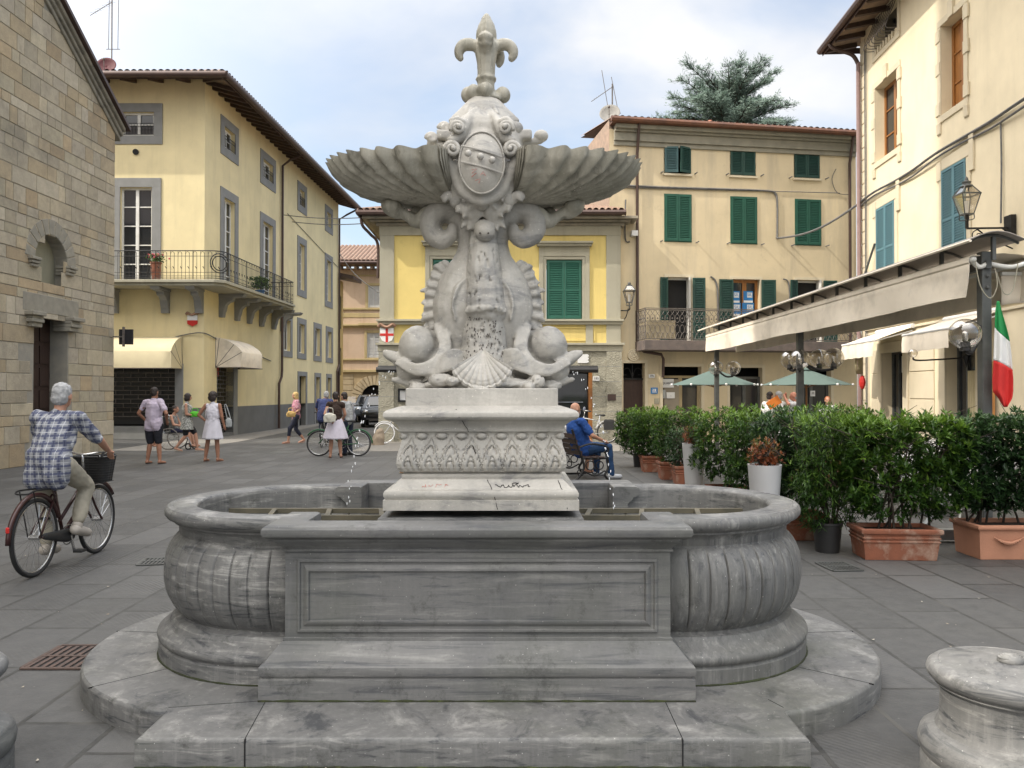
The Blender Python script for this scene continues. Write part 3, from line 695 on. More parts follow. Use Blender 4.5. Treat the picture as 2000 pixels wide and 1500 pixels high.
# eaves: sloping soffit, rafters, roof, gutter
OV = 1.1; mb = MB(); ze, zw = 12.02, 12.42
def eq(F, x0, x1, o0, z0_, o1, z1_, th=.05):
    vs = [(x0[0], o0, z0_), (x1[0], o0, z0_), (x1[1], o1, z1_), (x0[1], o1, z1_)]; vs += [(v[0], v[1], v[2] + th) for v in vs]
    mb.add(vs, [(0, 3, 2, 1), (4, 5, 6, 7), (0, 1, 5, 4), (1, 2, 6, 5), (2, 3, 7, 6), (3, 0, 4, 7)], F.M)
eq(FL, (-9, -9), (OV, -.3), OV, ze + .12, -.3, zw + .12); eq(FS, (-OV, .3), (XE + .6, XE + .6), OV, ze + .125, -.3, zw + .125)
mb.build("soffit", M_SOFF, lb)
mb = MB()
for k in range(10):
    mb = MB(); x = -.55 - k * .93; mb.bar(FL.w(x, -.2, zw + .0), FL.w(x, OV - .1, ze + .05), .11, .13); mb.build("rafter", M_EAVE, lb)
for k in range(34):
    mb = MB(); x = .1 + k * .535; mb.bar(FS.w(x, -.2, zw + .0), FS.w(x, OV - .1, ze + .05), .11, .13); mb.build("rafter", M_EAVE, lb)
mb = MB(); mb.bar(FL.w(-.1, -.1, zw), FL.w(OV - .1, OV - .1, ze + .05), .12, .14)
mb.build("rafter", M_EAVE, lb, bevel=.01)
mb = MB()
def gut(F, a, b): mb.tube([F.w(a, OV + .05, ze + .12), F.w(b, OV + .05, ze + .12)], .11, 10); mb.box(a, OV - .06, ze + .0, b, OV - .03, ze + .22, F.M)
gut(FL, -9, OV + .05); gut(FS, -OV - .05, XE + .7)
def pipe(F, pts, r=.055): mb.tube([F.w(*p) for p in pts], r, 8)
xp = xx(FS, 547); pipe(FS, [(xp - .3, OV, ze + .05), (xp - .1, .5, ze - .1), (xp, .1, ze - .35), (xp, .1, 2.6), (xp - .12, .12, 2.3), (xp - .45, .12, 2.0), (xp - .45, .12, .05)])
xp = XE - .15; pipe(FS, [(xp + .3, OV, ze + .05), (xp + .15, .5, ze - .3), (xp, .1, ze - .6), (xp, .1, 3.2), (xp - .5, .12, 2.8), (xp - .5, .12, 1.2)])
mb.build("gutter", M_GUT, lb, smooth=40)
a, b = FL.w(-9, OV, ze + .22), FL.w(OV, OV, ze + .22); c = FS.w(XE + .6, OV, ze + .22)
cx1 = FL.w(-4, -5, 14.2); cx2 = FS.w(XE - 4, -5, 14.2)
roof_tiles(lb, (a, b, cx1, FL.w(-9, -5, 14.2)), M_ROOF); roof_tiles(lb, (b, c, cx2, cx1), M_ROOF, name="roof")
# balcony
mb = MB(); BO = 1.05; xb_end = xx(FS, 577, 590, BO); zf = 5.36
def wrap(o, z0_, z1_):
    p = [FL.w(-9, 0, 0), FL.w(-9, o, 0), FL.w(o - .3, o, 0), FS.w(-o + .3, o, 0), FS.w(xb_end, o, 0), FS.w(xb_end, 0, 0), FL.w(0, 0, 0)]
    mb.prism([Vector((q.x, q.y, z0_)) for q in p], (0, 0, z1_ - z0_))
wrap(BO - .07, zf - .2, zf - .1); wrap(BO, zf - .1, zf); mb.build("balcony_slab", M_BEIGE, lb, bevel=.01)
def bracket(F, x):
    pr = [(0, -1.05), (.14, -1.05), (.16, -.9), (.2, -.8), (.24, -.62), (.34, -.52), (.5, -.46), (.52, -.36), (BO - .2, -.34), (BO - .12, -.22), (0, -.22)]
    mb.prism([F.w(x - .13, o, zf + z_ + .015) for o, z_ in pr], F.u * .26)
    mb.prism([F.w(x - .16, 0, zf - .3), F.w(x - .16, BO - .16, zf - .3), F.w(x - .16, BO - .1, zf - .205), F.w(x - .16, 0, zf - .205)], F.u * .32)
for (F, x) in ((FL, xx(FL, 325)), (FL, xx(FL, 325) - 1.75), (FL, -.14), (FS, xx(FS, 430)), (FS, xx(FS, 460)), (FS, xx(FS, 484)), (FS, xx(FS, 508)), (FS, xx(FS, 532)), (FS, xx(FS, 549))):
    mb = MB(); bracket(F, x); mb.build("balcony_bracket", M_GSTONE, lb, bevel=.008)
mb = MB(); o = BO - .08; cr_ = .42
line = [FL.w(-9, o, 0), FL.w(o - cr_ - .06, o, 0)] + [Vector((-10.6 + o - cr_ + cr_ * math.sin(t), 27.4 - o + cr_ - cr_ * math.cos(t), 0)) for t in [R(q) for q in range(0, 91, 15)]] + [FS.w(xb_end - .05, o, 0), FS.w(xb_end - .05, 0, 0)]
def along(line, step):
    out = []; carry = 0
    for i in range(len(line) - 1):
        a, b = line[i], line[i + 1]; l = (b - a).length; t = carry
        while t < l: out.append((a.lerp(b, t / l), (b - a).normalized())); t += step
        carry = t - l
    return out
for h_, r_ in ((.96, .018), (.78, .009), (.24, .008), (.12, .008), (.05, .01)): mb.tube([q + Vector((0, 0, zf + h_)) for q in line], r_, 6)
for i, (q, t) in enumerate(along(line, .125)):
    big = i % 12 == 0
    mb.bar(q + Vector((0, 0, zf)), q + Vector((0, 0, zf + (.96 if big or i % 2 == 0 else .9))), .022 if big else .011)
    if i % 2 == 0: mb.tube([q + t * .125 + Vector((0, 0, zf + .84)) + t * (-.06 + .06 * math.cos(a)) * 2 * .5 + Vector((0, 0, .09 * math.sin(a))) for a in [R(k) for k in range(0, 181, 30)]], .006, 4)
    if i % 2: mb.bar(q + Vector((0, 0, zf + .36)), q - t * .05 + Vector((0, 0, zf + .44)), .02)
cc = (line[1] + line[8]) / 2 + Vector((.12, -.13, zf + .55))
for r_ in (.24, .32): mb.tube([cc + Vector((.7 * r_ * math.cos(a), .7 * r_ * math.cos(a), r_ * math.sin(a))) for a in [R(k) for k in range(0, 360, 15)]], .018, 5, closed=True)
mb.build("balcony_railing", M_IRON, lb)
# cable run, vent and wall details
mb = MB(); mb.tube(curve([FL.w(-4.2, .04, 3.25), FL.w(-2, .04, 3.3), FL.w(-.6, .04, 3.6), FL.w(0, .04, 3.65), FS.w(1, .04, 3.5), FS.w(3, .04, 3.15), FS.w(4.2, .05, 3.2), FS.w(6.6, .04, 2.95)]), .018, 5)
mb.tube([FS.w(xx(FS, 560), .03, 9.75), FS.w(XE - .2, .03, 8.7)], .015, 5); mb.build("wall_cable", M_CABLE, lb)
mb = MB(); c = FL.w(xx(FL, 264), .0, zz(FL, 264, 297)); mb.tube([c, c + Vector((0, -.05, 0))], .1, 16); mb.build("vent", M_DARK, lb)
# awnings on the corner building (each its own thing)
def box_awning(F, x0, x1, ztop, zmid, zbot, out, label, m, zval=None):
    t = thing("shop_awning", label, "awning", F.w((x0 + x1) / 2, 0, zbot), 0, "shop awnings on the pale yellow corner building"); mb = MB()
    prof = [(0, ztop), (out * .45, ztop - .12), (out * .85, zmid + (ztop - zmid) * .35), (out, zmid), (out, zbot)]
    prof2 = [(0, ztop), (out * .45, ztop - .12), (out * .85, zmid + (ztop - zmid) * .35), (out, zmid)]
    pts = curve([(x0, o, z_) for o, z_ in prof2]); pts.append(Vector((x0, out - .02, zbot))); n = len(pts); ndx = 16
    vs = []
    for i in range(ndx + 1):
        for p in pts: vs.append((x0 + (x1 - x0) * i / ndx, p[1] + .012 * math.sin(i * 2.1 + p[2] * 9), p[2] - .012 * abs(math.sin(i * 1.7)) * (p[1] / out)))
    mb.add(vs, [(i * n + k, (i + 1) * n + k, (i + 1) * n + k + 1, i * n + k + 1) for i in range(ndx) for k in range(n - 1)], F.M)
    for x in (x0, x1): mb.add([(x, 0, zbot)] + [(x, p[1], p[2]) for p in pts], [(0, i, i + 1) for i in range(1, n)], F.M)
    mb.build("canvas", m, t, smooth=35, solid=.012)
    mb = MB()
    for x in (x0, x1):
        for k in (2, n - 2, n // 2): mb.bar(F.w(x, .02, zbot), F.w(x, pts[k][1], pts[k][2]), .02)
        mb.bar(F.w(x, 0, zbot), F.w(x, 0, ztop), .025); mb.bar(F.w(x, 0, zbot), F.w(x, out, zbot), .025)
    mb.bar(F.w(x0, out, zbot), F.w(x1, out, zbot), .025); mb.build("awning_frame", M_GIRON, t)
box_awning(FL, xx(FL, 357) - 4.5, xx(FL, 357), zz(FL, 300, 658), zz(FL, 300, 686, .9), zz(FL, 300, 719, .9), .95, "long yellowish curved awning over the grilled shop front behind the men", M_AWN2)
box_awning(FS, xx(FS, 421), xx(FS, 455) + .5, zz(FS, 440, 662), zz(FS, 470, 688, .9), zz(FS, 440, 719, 0), .95, "small beige curved awning over the narrow side shop door", M_AWN)
# painted shields
def shield(F, x, z, s, label, kind):
    t = thing("shield_sign", label, "shield", F.w(x, .03, z)); mb = MB()
    pl = [(-.5, .5), (.5, .5), (.5, -.15), (.36, -.42), (0, -.6), (-.36, -.42), (-.5, -.15)]
    if kind == 0:
        mb.prism([F.w(x + a * s, .02, z + b * s) for a, b in [(-.5, 0), (.5, 0), (.5, -.35), (0, -.6), (-.5, -.35)]], F.n * .05); mb.build("red_half", M_RED, t)
        mb = MB(); mb.prism([F.w(x + a * s, .02, z + b * s) for a, b in [(-.5, .5), (.5, .5), (.5, 0.004), (-.5, 0.004)]], F.n * .05); mb.build("white_half", M_WHITE_P, t)
    else:
        mb.prism([F.w(x + a * s, .02, z + b * s) for a, b in pl], F.n * .05); mb.build("white_field", M_WHITE_P, t)
        mb = MB(); mb.box(x - .09 * s, .071, z - .56 * s, x + .09 * s, .078, z + .5 * s, F.M); mb.box(x - .5 * s, .0715, z - .08 * s, x - .095 * s, .0775, z + .1 * s, F.M); mb.box(x + .095 * s, .0715, z - .08 * s, x + .5 * s, .0775, z + .1 * s, F.M); mb.build("red_cross", M_RED, t)
    mb = MB(); mb.tube(curve([F.w(x - .62 * s, .06, z + .6 * s), F.w(x - .45 * s, .09, z + .78 * s), F.w(x - .2 * s, .1, z + .62 * s), F.w(x, .1, z + .56 * s), F.w(x + .2 * s, .1, z + .62 * s), F.w(x + .45 * s, .09, z + .78 * s), F.w(x + .62 * s, .06, z + .6 * s)]), .05 * s / .4, 6); mb.build("scroll_top", mat("scroll_paint", (.34, .2, .13)) if kind == 0 else bpy.data.materials["scroll_paint"], t)
shield(FL, xx(FL, 377), zz(FL, 377, 626), .34, "painted white and red shield on the pale yellow corner wall", 0)
# flower pots on the balcony
def balc_plant(pos, label, hh, rr, fl, leafn, potm, ph):
    t = thing("potted_plant", label, "plant", pos); mb = MB()
    mb.lathe([(0, 0), (.13, 0), (.17, ph), (.19, ph), (.19, ph + .04), (.15, ph + .04), (.14, ph - .02), (0, ph - .02)], pos, 14); mb.build("pot", potm, t, smooth=40)
    mb = MB(); rn = random.Random(5)
    for i in range(leafn):
        p = Vector(pos) + Vector((rn.gauss(0, rr), rn.gauss(0, rr), ph + hh * (.2 + .8 * rn.random()))); d = Vector((rn.gauss(0, 1), rn.gauss(0, 1), rn.gauss(0, .6))).normalized() * .05; e = d.orthogonal().normalized() * .025
        mb.cc = (rn.random(),) * 3; mb.add([p - d, p + e, p + d, p - e], [(0, 1, 2, 3)])
    mb.build("foliage", M_LEAF, t)
    if fl:
        mb = MB()
        for i in range(26):
            p = Vector(pos) + Vector((rn.gauss(0, rr * 1.1), rn.gauss(0, rr * .8), ph + hh * (.6 + .5 * rn.random()))); mb.ball(p, .035, 6, 4)
        mb.build("flowers", mat("red_petals", (.5, .03, .05), (.6, .2, .2), 20), t)
balc_plant(FL.w(xx(FL, 318), .55, zf), "terracotta pot of red geraniums on the front of the balcony", .3, .12, True, 160, M_TERRA, .6)
balc_plant(FS.w(xx(FS, 478), .6, zf), "round dark green bush in a pot on the side of the balcony", .55, .17, False, 700, M_BLUE, .2)
# roof aerial and dish on the corner building
def aerial(p, label, h, dish=None, dm=None, mast2=True, lean=0):
    t = thing("roof_aerial", label, "aerial", p, 0); p = Vector(p); mb = MB(); mb.tube([p, p + Vector((0, 0, h))], .025, 6)
    for (dx, hh) in ((-.12, h * .95), (.22, h * .8)): mb.tube([p + Vector((dx, 0, h * .35)), p + Vector((dx + lean, 0, h * .35 + hh))], .012, 5)
    mb.tube([p + Vector((-.2, 0, h * .35)), p + Vector((.3, 0, h * .35))], .014, 5)
    c = p + Vector((0, 0, h * .93))
    for k in range(9): q = c + Vector((-.7, -.1, -.5)) * (k / 9); mb.bar(q - Vector((0, .25, 0)) - Vector((.0, 0, .1)), q + Vector((0, .25, .1)), .008)
    mb.tube([c, c + Vector((-.75, -.1, -.55))], .012, 5); mb.build("mast", M_GIRON, t)
    if dish:
        mb = MB(); T = Matrix.Translation(p + Vector(dish[0])) @ Matrix.Rotation(R(dish[2]), 4, 'Z') @ Matrix.Rotation(R(68), 4, 'X')
        mb.lathe([(dish[1] * q, .28 * dish[1] * q * q) for q in (.01, .2, .4, .6, .8, 1)], (0, 0, 0), 24, M=T); mb.build("dish", dm, t, smooth=True, solid=.01)
        mb = MB(); mb.tube([T @ Vector((0, -dish[1], .2)), T @ Vector((0, 0, dish[1] * 1.1))], .015, 5); mb.ball(T @ Vector((0, 0, dish[1] * 1.1)), .05, 8, 6); mb.build("dish_arm", M_GIRON, t)
aerial(P(218, 152, 29), "tall thin aerial mast with a dark red dish beside the church roof", 3.0, ((-.02, -.3, .28), .34, 10), mat("dark_red_dish", (.09, .012, .018)), lean=.03)

# ---------------- narrow ochre house in the side street ----------------
FN = Fac(FS.w(XE, -.12, 0).x, FS.w(XE, -.12, 0).y + .1, .0411, 1, 1, -.0411)
nh = thing("ochre_house", "narrow ochre house with a deep dark eave in the side street", "house", FN.w(0, 0, 0))
mb = MB(); wall_holes(mb, FN, 0, 1.5, 0, 8.1, [(.45, 5.3, 1.15, 7.2), (.45, 2.6, 1.15, 4.2)], .15); mb.box(0, -5, 0, 1.5, -.4, 8.0, FN.M); mb.box(1.49, -.4, 0, 1.5, 0, 8.1, FN.M); mb.build("wall", M_ORNG2, nh)
for h in ((.45, 5.3, 1.15, 7.2), (.45, 2.6, 1.15, 4.2)):
    mb = MB(); mb.box(h[0], -.12, h[1], h[2], -.06, h[3], FN.M); mb.build("window", M_DGSHUT, nh)
mb = MB(); mb.add([(-.1, -5, 9.2), (-.1, 1.0, 8.05), (1.9, 1.0, 8.05), (1.9, -5, 9.2), (-.1, -5, 9.5), (-.1, 1.0, 8.25), (1.9, 1.0, 8.25), (1.9, -5, 9.5)], [(0, 1, 2, 3), (7, 6, 5, 4), (0, 4, 5, 1), (1, 5, 6, 2), (2, 6, 7, 3)], FN.M); mb.build("roof", M_EAVE, nh)
mb = MB(); mb.tube([FN.w(.2, .1, 7.9), FN.w(.2, .1, .1)], .06, 6); mb.build("downpipe", M_GUT, nh)
# ---------------- peach building at the end of the street ----------------
FO = Fac(-11, 50.5, 1, 0, 0, -1)
ob = thing("peach_building", "faded peach building with white shutters and a stone archway at the street's end", "building", FO.w(0, 0, 0))
w1 = FO.rect(719, 558, 743, 601); w2 = FO.rect(717, 650, 743, 699)
ax = xx(FO, 732); arr = xx(FO, 732) - xx(FO, 706); az = zz(FO, 732, 778)
ztop = zz(FO, 700, 524); mb = MB(); zarch = az + arr
wall_holes(mb, FO, -1, 9, zarch + .9, ztop, [w1, w2], .12); mb.box(-1, -8, 0, 9, -.9, ztop, FO.M); mb.build("wall", M_ORANGE, ob)
mb = MB(); wall_holes(mb, FO, -1, 9, 0, zarch + .9, [(ax - arr, 0, ax + arr, zarch)], .6); mb.build("rusticated_base", plaster("rusticated_plaster", (.45, .35, .21)), ob)
mb = MB()
zc = .3
while zc < zarch + .6: mb.box(-1, .0, zc, ax - arr - .5, .03, zc + .32, FO.M); zc += .36
for i in range(15):
    a0, a1 = math.pi * i / 15, math.pi * (i + 1) / 15; e = .02
    q = [(ax + rr * math.cos(a), 0, az + rr * math.sin(a)) for rr, a in ((arr, a0 + e), (arr + .62, a0 + e), (arr + .62, a1 - e), (arr, a1 - e))]
    mb.prism([FO.M @ Vector(v) for v in q], FO.n * .06)
for i in range(1, 8):
    for s_ in (-1, 1): mb.box(ax + s_ * (arr + .3) - .3, 0, az - i * .36, ax + s_ * (arr + .3) + .3, .06, az - i * .36 + .32, FO.M)
n = 20
for i in range(n):   # spandrels above the arch inside the rectangular hole
    a0, a1 = math.pi * i / n, math.pi * (i + 1) / n
    p0, p1 = (ax + arr * math.cos(a0), az + arr * math.sin(a0)), (ax + arr * math.cos(a1), az + arr * math.sin(a1))
    mb.add([(p0[0], -.01, p0[1]), (p0[0], -.01, zarch), (p1[0], -.01, zarch), (p1[0], -.01, p1[1])], [(0, 1, 2, 3)], FO.M)
mb.build("arch_stones", plaster("arch_plaster", (.43, .35, .23)), ob, bevel=.02)
mb = MB(); mb.box(ax - arr, -.55, 0, ax + arr, -.5, zarch, FO.M); mb.build("interior", M_DARK, ob)
mb = MB(); mb.box(ax - .5, -.4, 0, ax + .35, -.35, az - .1, FO.M); mb.box(ax - arr, -.45, az - .1, ax + arr, -.34, az, FO.M); mb.build("door", mat("reddish_door", (.13, .05, .03)), ob)
mb = MB()
for (py, hh, yy) in ((605, .12, .1), (620, .28, .03), (637, .1, .22), (640, .12, .12), (704, .12, .1), (727, .16, .16)):
    zq = zz(FO, 700, py); mb.box(-1, 0, zq, 9, yy, zq + hh, FO.M)
for h in (w1, w2): frame(mb, FO, h[0] - .16, h[1] - .16, h[2] + .16, h[3] + .16, .158, -.02, .05)
mb.box(w2[0] - .5, 0, w2[3] + .45, w2[2] + .5, .3, w2[3] + .6, FO.M)
mb.box(-1, 0, ztop - .5, 9, .08, ztop - .42, FO.M); mb.build("moulding", plaster("ochre_moulding", (.46, .37, .2)), ob, bevel=.01)
for h in (w1, w2):
    c = (h[0] + h[2]) / 2; mb = MB(); frame(mb, FO, h[0], h[1], h[2], h[3], .04, -.1, -.04); wn = mb.build("window", M_WFR, ob)
    shutter(wn, FO, h[0] + .04, h[1] + .04, c - .01, h[3] - .04, -.06, M_WSHUT, slats=14); shutter(wn, FO, c + .01, h[1] + .04, h[2] - .04, h[3] - .04, -.06, M_WSHUT, slats=14)
mb = MB()
for k in range(20): mb = MB(); mb.bar(FO.w(-.8 + k * .5, -.1, ztop + .0), FO.w(-.8 + k * .5, .75, ztop - .05), .16, .2); mb.build("rafter", M_SOFF, ob)
mb = MB(); mb.box(-1, 0, ztop + .1, 9, .85, ztop + .16, FO.M); mb.build("soffit", M_SOFF, ob)
mb = MB(); mb.tube([FO.w(-1, .95, ztop + .22), FO.w(9, .95, ztop + .22)], .11, 8); mb.build("gutter", M_GUT, ob)
zr = zz(FO, 700, 481, -4)
roof_tiles(ob, (FO.w(-1, .95, ztop + .3), FO.w(9, .95, ztop + .3), FO.w(9, -4, zr), FO.w(-1, -4, zr)), M_ROOF, wave=.26, amp=.05)

# ---------------- strong yellow building (centre) ----------------
DY = 26.0; X0 = P(742, 700, DY).x; X1 = P(1212, 700, DY).x
FY = Fac(X0, DY, 1, 0, 0, -1); WY = X1 - X0
yb = thing("yellow_building", "bright yellow building with green shutters behind the fountain", "building", (X0, DY, 0))
HY_ = zz(FY, 900, 460); rl = FY.rect(845, 506, 915, 622); rr_ = FY.rect(1067, 507, 1137, 624)
zb1, zb0 = zz(FY, 900, 627), zz(FY, 900, 672); zbase = zz(FY, 900, 686)
mb = MB(); wall_holes(mb, FY, 0, WY, zbase, HY_, [rl, rr_], .12); mb.box(0, -9, 0, .02, 0, HY_, FY.M); mb.box(WY - .02, -9, 0, WY, 0, HY_, FY.M); mb.build("wall", M_PY2, yb)
mb = MB(); pw = xx(FY, 770)
for a, b in ((0 - .004, pw), (WY - pw, WY + .004)): mb.box(a, -.1, zbase, b, .05, HY_, FY.M)
for h in (rl, rr_):
    frame(mb, FY, h[0] - .24, h[1] - .0, h[2] + .24, h[3] + .24, .14, -.01, .06, bottom=False); frame(mb, FY, h[0] - .1, h[1] - .0, h[2] + .1, h[3] + .1, .1, -.01, .035, bottom=False)
    mb.box(h[0] - .24, 0, h[3] + .24, h[2] + .24, .05, h[3] + .42, FY.M); mb.box(h[0] - .3, 0, h[3] + .42, h[2] + .3, .2, h[3] + .5, FY.M); mb.box(h[0] - .34, 0, h[3] + .5, h[2] + .34, .27, h[3] + .56, FY.M)
    cxw = (h[0] + h[2]) / 2
    for s_ in (-1, 1): mb.box(cxw + s_ * .82 - .12, 0, zb0, cxw + s_ * .82 + .12, .045, zb1 - .12, FY.M)
mb.box(-.06, 0, zb1 - .12, WY + .06, .1, zb1 - .02, FY.M); mb.box(-.1, 0, zb1 - .02, WY + .1, .16, zb1 + .05, FY.M)
mb.box(-.06, 0, zbase + .0, WY + .06, .1, zb0 - .04, FY.M); mb.box(-.12, 0, zb0 - .04, WY + .12, .18, zb0 + .03, FY.M)
mb.box(-.02, 0, HY_ - .0, WY + .02, .06, HY_ + .3, FY.M); mb.build("trim", M_BEIGE, yb, bevel=.006)
mb = MB(); f0, f1 = rr_[0] - .55, rr_[2] + .62     # panel under the right window
frame(mb, FY, f0 + .55, zb0 + .1, f1 - .2, zb1 - .2, .04, 0, .03); mb.build("panel_moulding", M_PY2, yb)
closed_shutters(yb, FY, rl[0] + .04, rl[1] + .03, rl[2] - .04, rl[3] - .04, M_GSHUT, -.04); closed_shutters(yb, FY, rr_[0] + .04, rr_[1] + .03, rr_[2] - .04, rr_[3] - .04, M_GSHUT, -.04)
ovh = .62; mb = MB(); zc0 = HY_ + .3
for (o, a, b) in ((.12, zc0, zc0 + .1), (.3, zc0 + .1, zc0 + .16), (.5, zc0 + .16, zc0 + .24)):
    mb.sweep([(o - .12, a), (o, a), (o, b), (o - .12, b)], [(X0, DY), (X1, DY), (X1, DY + 9), (X0, DY + 9)])
    mb.box(-o + .02, -8, b - .03, WY + o - .02, o - .02, b - .005, FY.M)
mb.build("cornice", M_CORN, yb)
mb = MB(); zg = zc0 + .32; G = lambda x, y: FY.w(x, y, zg)
mb.tube([G(-ovh, -8), G(-ovh, ovh), G(WY + .1, ovh)], .09, 8); mb.tube(curve([G(-ovh + .05, ovh - .3), G(-ovh + .1, ovh - .3) - Vector((0, 0, .35)), FY.w(-.3, .1, zg - .6), FY.w(-.09, -.1, zg - .9), FY.w(-.09, -.1, zg - 2)]), .05, 7); mb.build("gutter", M_GUT, yb)
zr = zg + 1.35
roof_tiles(yb, (FY.w(-ovh, ovh, zg + .05), FY.w(WY + .05, ovh, zg + .05), FY.w(WY - 2.9, -3.5, zr), FY.w(3, -3.5, zr)), M_ROOF, wave=.2, amp=.04)
roof_tiles(yb, (FY.w(WY + .05, ovh, zg + .05), FY.w(WY + .05, -8, zg + .05), FY.w(WY - 2.9, -4.5, zr), FY.w(WY - 2.9, -3.5, zr)), M_ROOF, wave=.2, amp=.04)
roof_tiles(yb, (FY.w(-ovh, -8, zg + .05), FY.w(-ovh, ovh, zg + .05), FY.w(3, -3.5, zr), FY.w(3, -4.5, zr)), M_ROOF, wave=.2, amp=.04)
so = FY.rect(1000, 718, 1157, 862); so = (so[0], 0, so[2], so[3]); so2 = (xx(FY, 860), 0, xx(FY, 905), so[3])
mb = MB(); wall_holes(mb, FY, 0, WY, 0, zbase, [so, so2], .35, .02)
mb.box(-.02, -6, 0, 0, 0.019, zbase, FY.M)
for a, b in ((-.03, pw), (WY - pw, WY + .03)): mb.box(a, -.1, 0, b, .09, zbase, FY.M)
mb.build("rustic_base", M_RUSTIC, yb)
mb = MB()
for j in range(1, 7):
    for a, b in ((-.032, pw + .002), (WY - pw - .002, WY + .032)): mb.box(a, .0, j * .49, b, .0925, j * .49 + .014, FY.M)
    mb.box(pw, .0, j * .49, WY - pw, .0225, j * .49 + .012, FY.M) if j > 5 else (mb.box(pw, .0, j * .49, so2[0], .0225, j * .49 + .012, FY.M), mb.box(so[2], 0, j * .49, WY - pw, .0225, j * .49 + .012, FY.M))
mb.build("base_joints", M_GSTONE, yb)
mb = MB(); mb.box(.3, -4, .01, WY - .3, -.37, zbase, FY.M); mb.build("interior", M_DARK, yb)
mb = MB(); mb.box(so[2] - .12, -.2, 0, so[2], .0, so[3], FY.M); mb.box(so[0], -.2, so[3] - .1, so[2] - .12, 0, so[3], FY.M); mb.box((so[0] + so[2]) / 2, -.25, 0, (so[0] + so[2]) / 2 + .1, -.15, so[3] - .1, FY.M); mb.build("shop_frame", M_WOOD, yb)
mb = MB(); mb.box(so[0], -.3, 0, so[2] - .13, -.29, so[3] - .11, FY.M); mb.build("shop_glass", M_GLASS, yb); mb = MB(); mb.box(so2[0], -.3, 0, so2[2], -.29, so2[3], FY.M); mb.build("shop_glass", M_GLASS, yb)
mb = MB(); rn = random.Random(9)
for k in range(6): xk = xx(FY, 1092) + k * .17; mb.ball(FY.w(xk, -.27, .95 + rn.random() * .2), (.05, .02, .09), 8, 6)
mb.box(xx(FY, 1090), -.28, 1.28, xx(FY, 1140), -.26, 1.3, FY.M); mb.build("hanging_goods", mat("pale_goods", (.3, .32, .36), (.12, .14, .2), 6), yb)
shield(FY, xx(FY, 755) + .02, zz(FY, 754, 653) - .02, .44, "white shield with a red cross on the yellow building's corner pilaster", 1)
t = thing("closed_awning", "rolled black awning along the yellow building's left shop front", "awning", FY.w(1, .3, 3), 0, "rolled black shop awnings"); mb = MB()
zz_ = zz(FY, 770, 722, .4); mb.tube([FY.w(-.05, .45, zz_), FY.w(1.5, .45, zz_)], .1, 8); mb.tube([FY.w(.0, .35, zz_ + .06), FY.w(1.5, .35, zz_ + .06)], .07, 8); mb.build("fabric_roll", M_POTB, t, smooth=40, bumpy=lambda c, n: n * .02 * math.sin(c.x * 31))
mb = MB(); mb.bar(FY.w(.1, 0, zz_), FY.w(.1, .4, zz_), .03); mb.bar(FY.w(1.4, 0, zz_), FY.w(1.4, .4, zz_), .03); mb.build("arm", M_IRON, t)
dup(t, FY.w(xx(FY, 1075) + 1, .3, 3), 0, "rolled black awning over the yellow building's right shop door")
t = thing("notice_case", "small framed notice case on the rough stone wall left of the fountain", "notice", FY.w(xx(FY, 787), .05, zz(FY, 787, 771))); h = FY.rect(778, 759, 797, 785)
mb = MB(); frame(mb, FY, *[h[0], h[1], h[2], h[3]], .06, .02, .1); mb.build("case_frame", M_IRON, t); mb = MB(); mb.box(h[0] + .06, .02, h[1] + .06, h[2] - .06, .05, h[3] - .06, FY.M); mb.build("paper", M_WHITE_P, t)
t = thing("wall_plaque", "white scalloped plaque above the shop opening at the fountain's right", "plaque", FY.w(xx(FY, 1140), .05, zz(FY, 1140, 698))); h = FY.rect(1128, 692, 1149, 709)
mb = MB(); pts = [FY.w(h[0], .025, h[1]), FY.w(h[2] - .05, .025, h[1])] + [FY.w(h[2] - .03 + .05 * abs(math.sin(k * 1.05)), .025, h[1] + (h[3] - h[1]) * k / 9) for k in range(1, 10)] + [FY.w(h[0], .025, h[3])]; mb.prism(pts, FY.n * .03); mb.build("plate", M_WHITE_P, t)
t = thing("house_number", "small white number plate on the rough stone pier", "number plate", FY.w(xx(FY, 1164), .1, zz(FY, 1164, 739))); h = FY.rect(1158, 735, 1170, 744)
mb = MB(); mb.box(h[0], .02, h[1], h[2], .11, h[3], FY.M); mb.build("plate", M_WHITE_P, t); text("digits", "193", .11, M_IRON, FY.txt((h[0] + h[2]) / 2, .112, (h[1] + h[3]) / 2), t)

# ---------------- aged cream building (back right) ----------------
an = R(8.7); XC = P(1212, 700, 26.3).x
FC = Fac(XC, 26.3, math.cos(an), math.sin(an), math.sin(an), -math.cos(an)); WC = xx(FC, 1672)
cb = thing("cream_building", "weathered cream building with dark green shutters and a long balcony", "building", (XC, 26.3, 0))
ZT = zz(FC, 1400, 268); C3 = [FC.rect(1298, 288, 1348, 338), FC.rect(1427, 293, 1475, 342), FC.rect(1552, 299, 1600, 347)]
C2 = [FC.rect(1299, 381, 1349, 471), FC.rect(1428, 386, 1477, 475), FC.rect(1554, 391, 1602, 478)]
zfl = zz(FC, 1400, 668); C1 = []
for (a, b) in ((1303, 1350), (1431, 1484), (1556, 1605)): C1.append((xx(FC, a), zfl, xx(FC, b), zz(FC, a, 541 if a < 1400 else 545)))
C1[2] = (C1[2][0], zfl, C1[2][2], zz(FC, 1580, 547))
G0 = [(xx(FC, 1217), 0, xx(FC, 1259), zz(FC, 1238, 709)), (xx(FC, 1294), 0, xx(FC, 1369), zz(FC, 1330, 716)), (xx(FC, 1425), 0, xx(FC, 1488), zz(FC, 1455, 718)), (xx(FC, 1553), 0, xx(FC, 1622), zz(FC, 1590, 722))]
mb = MB(); xl = xx(FC, 1190, 300)
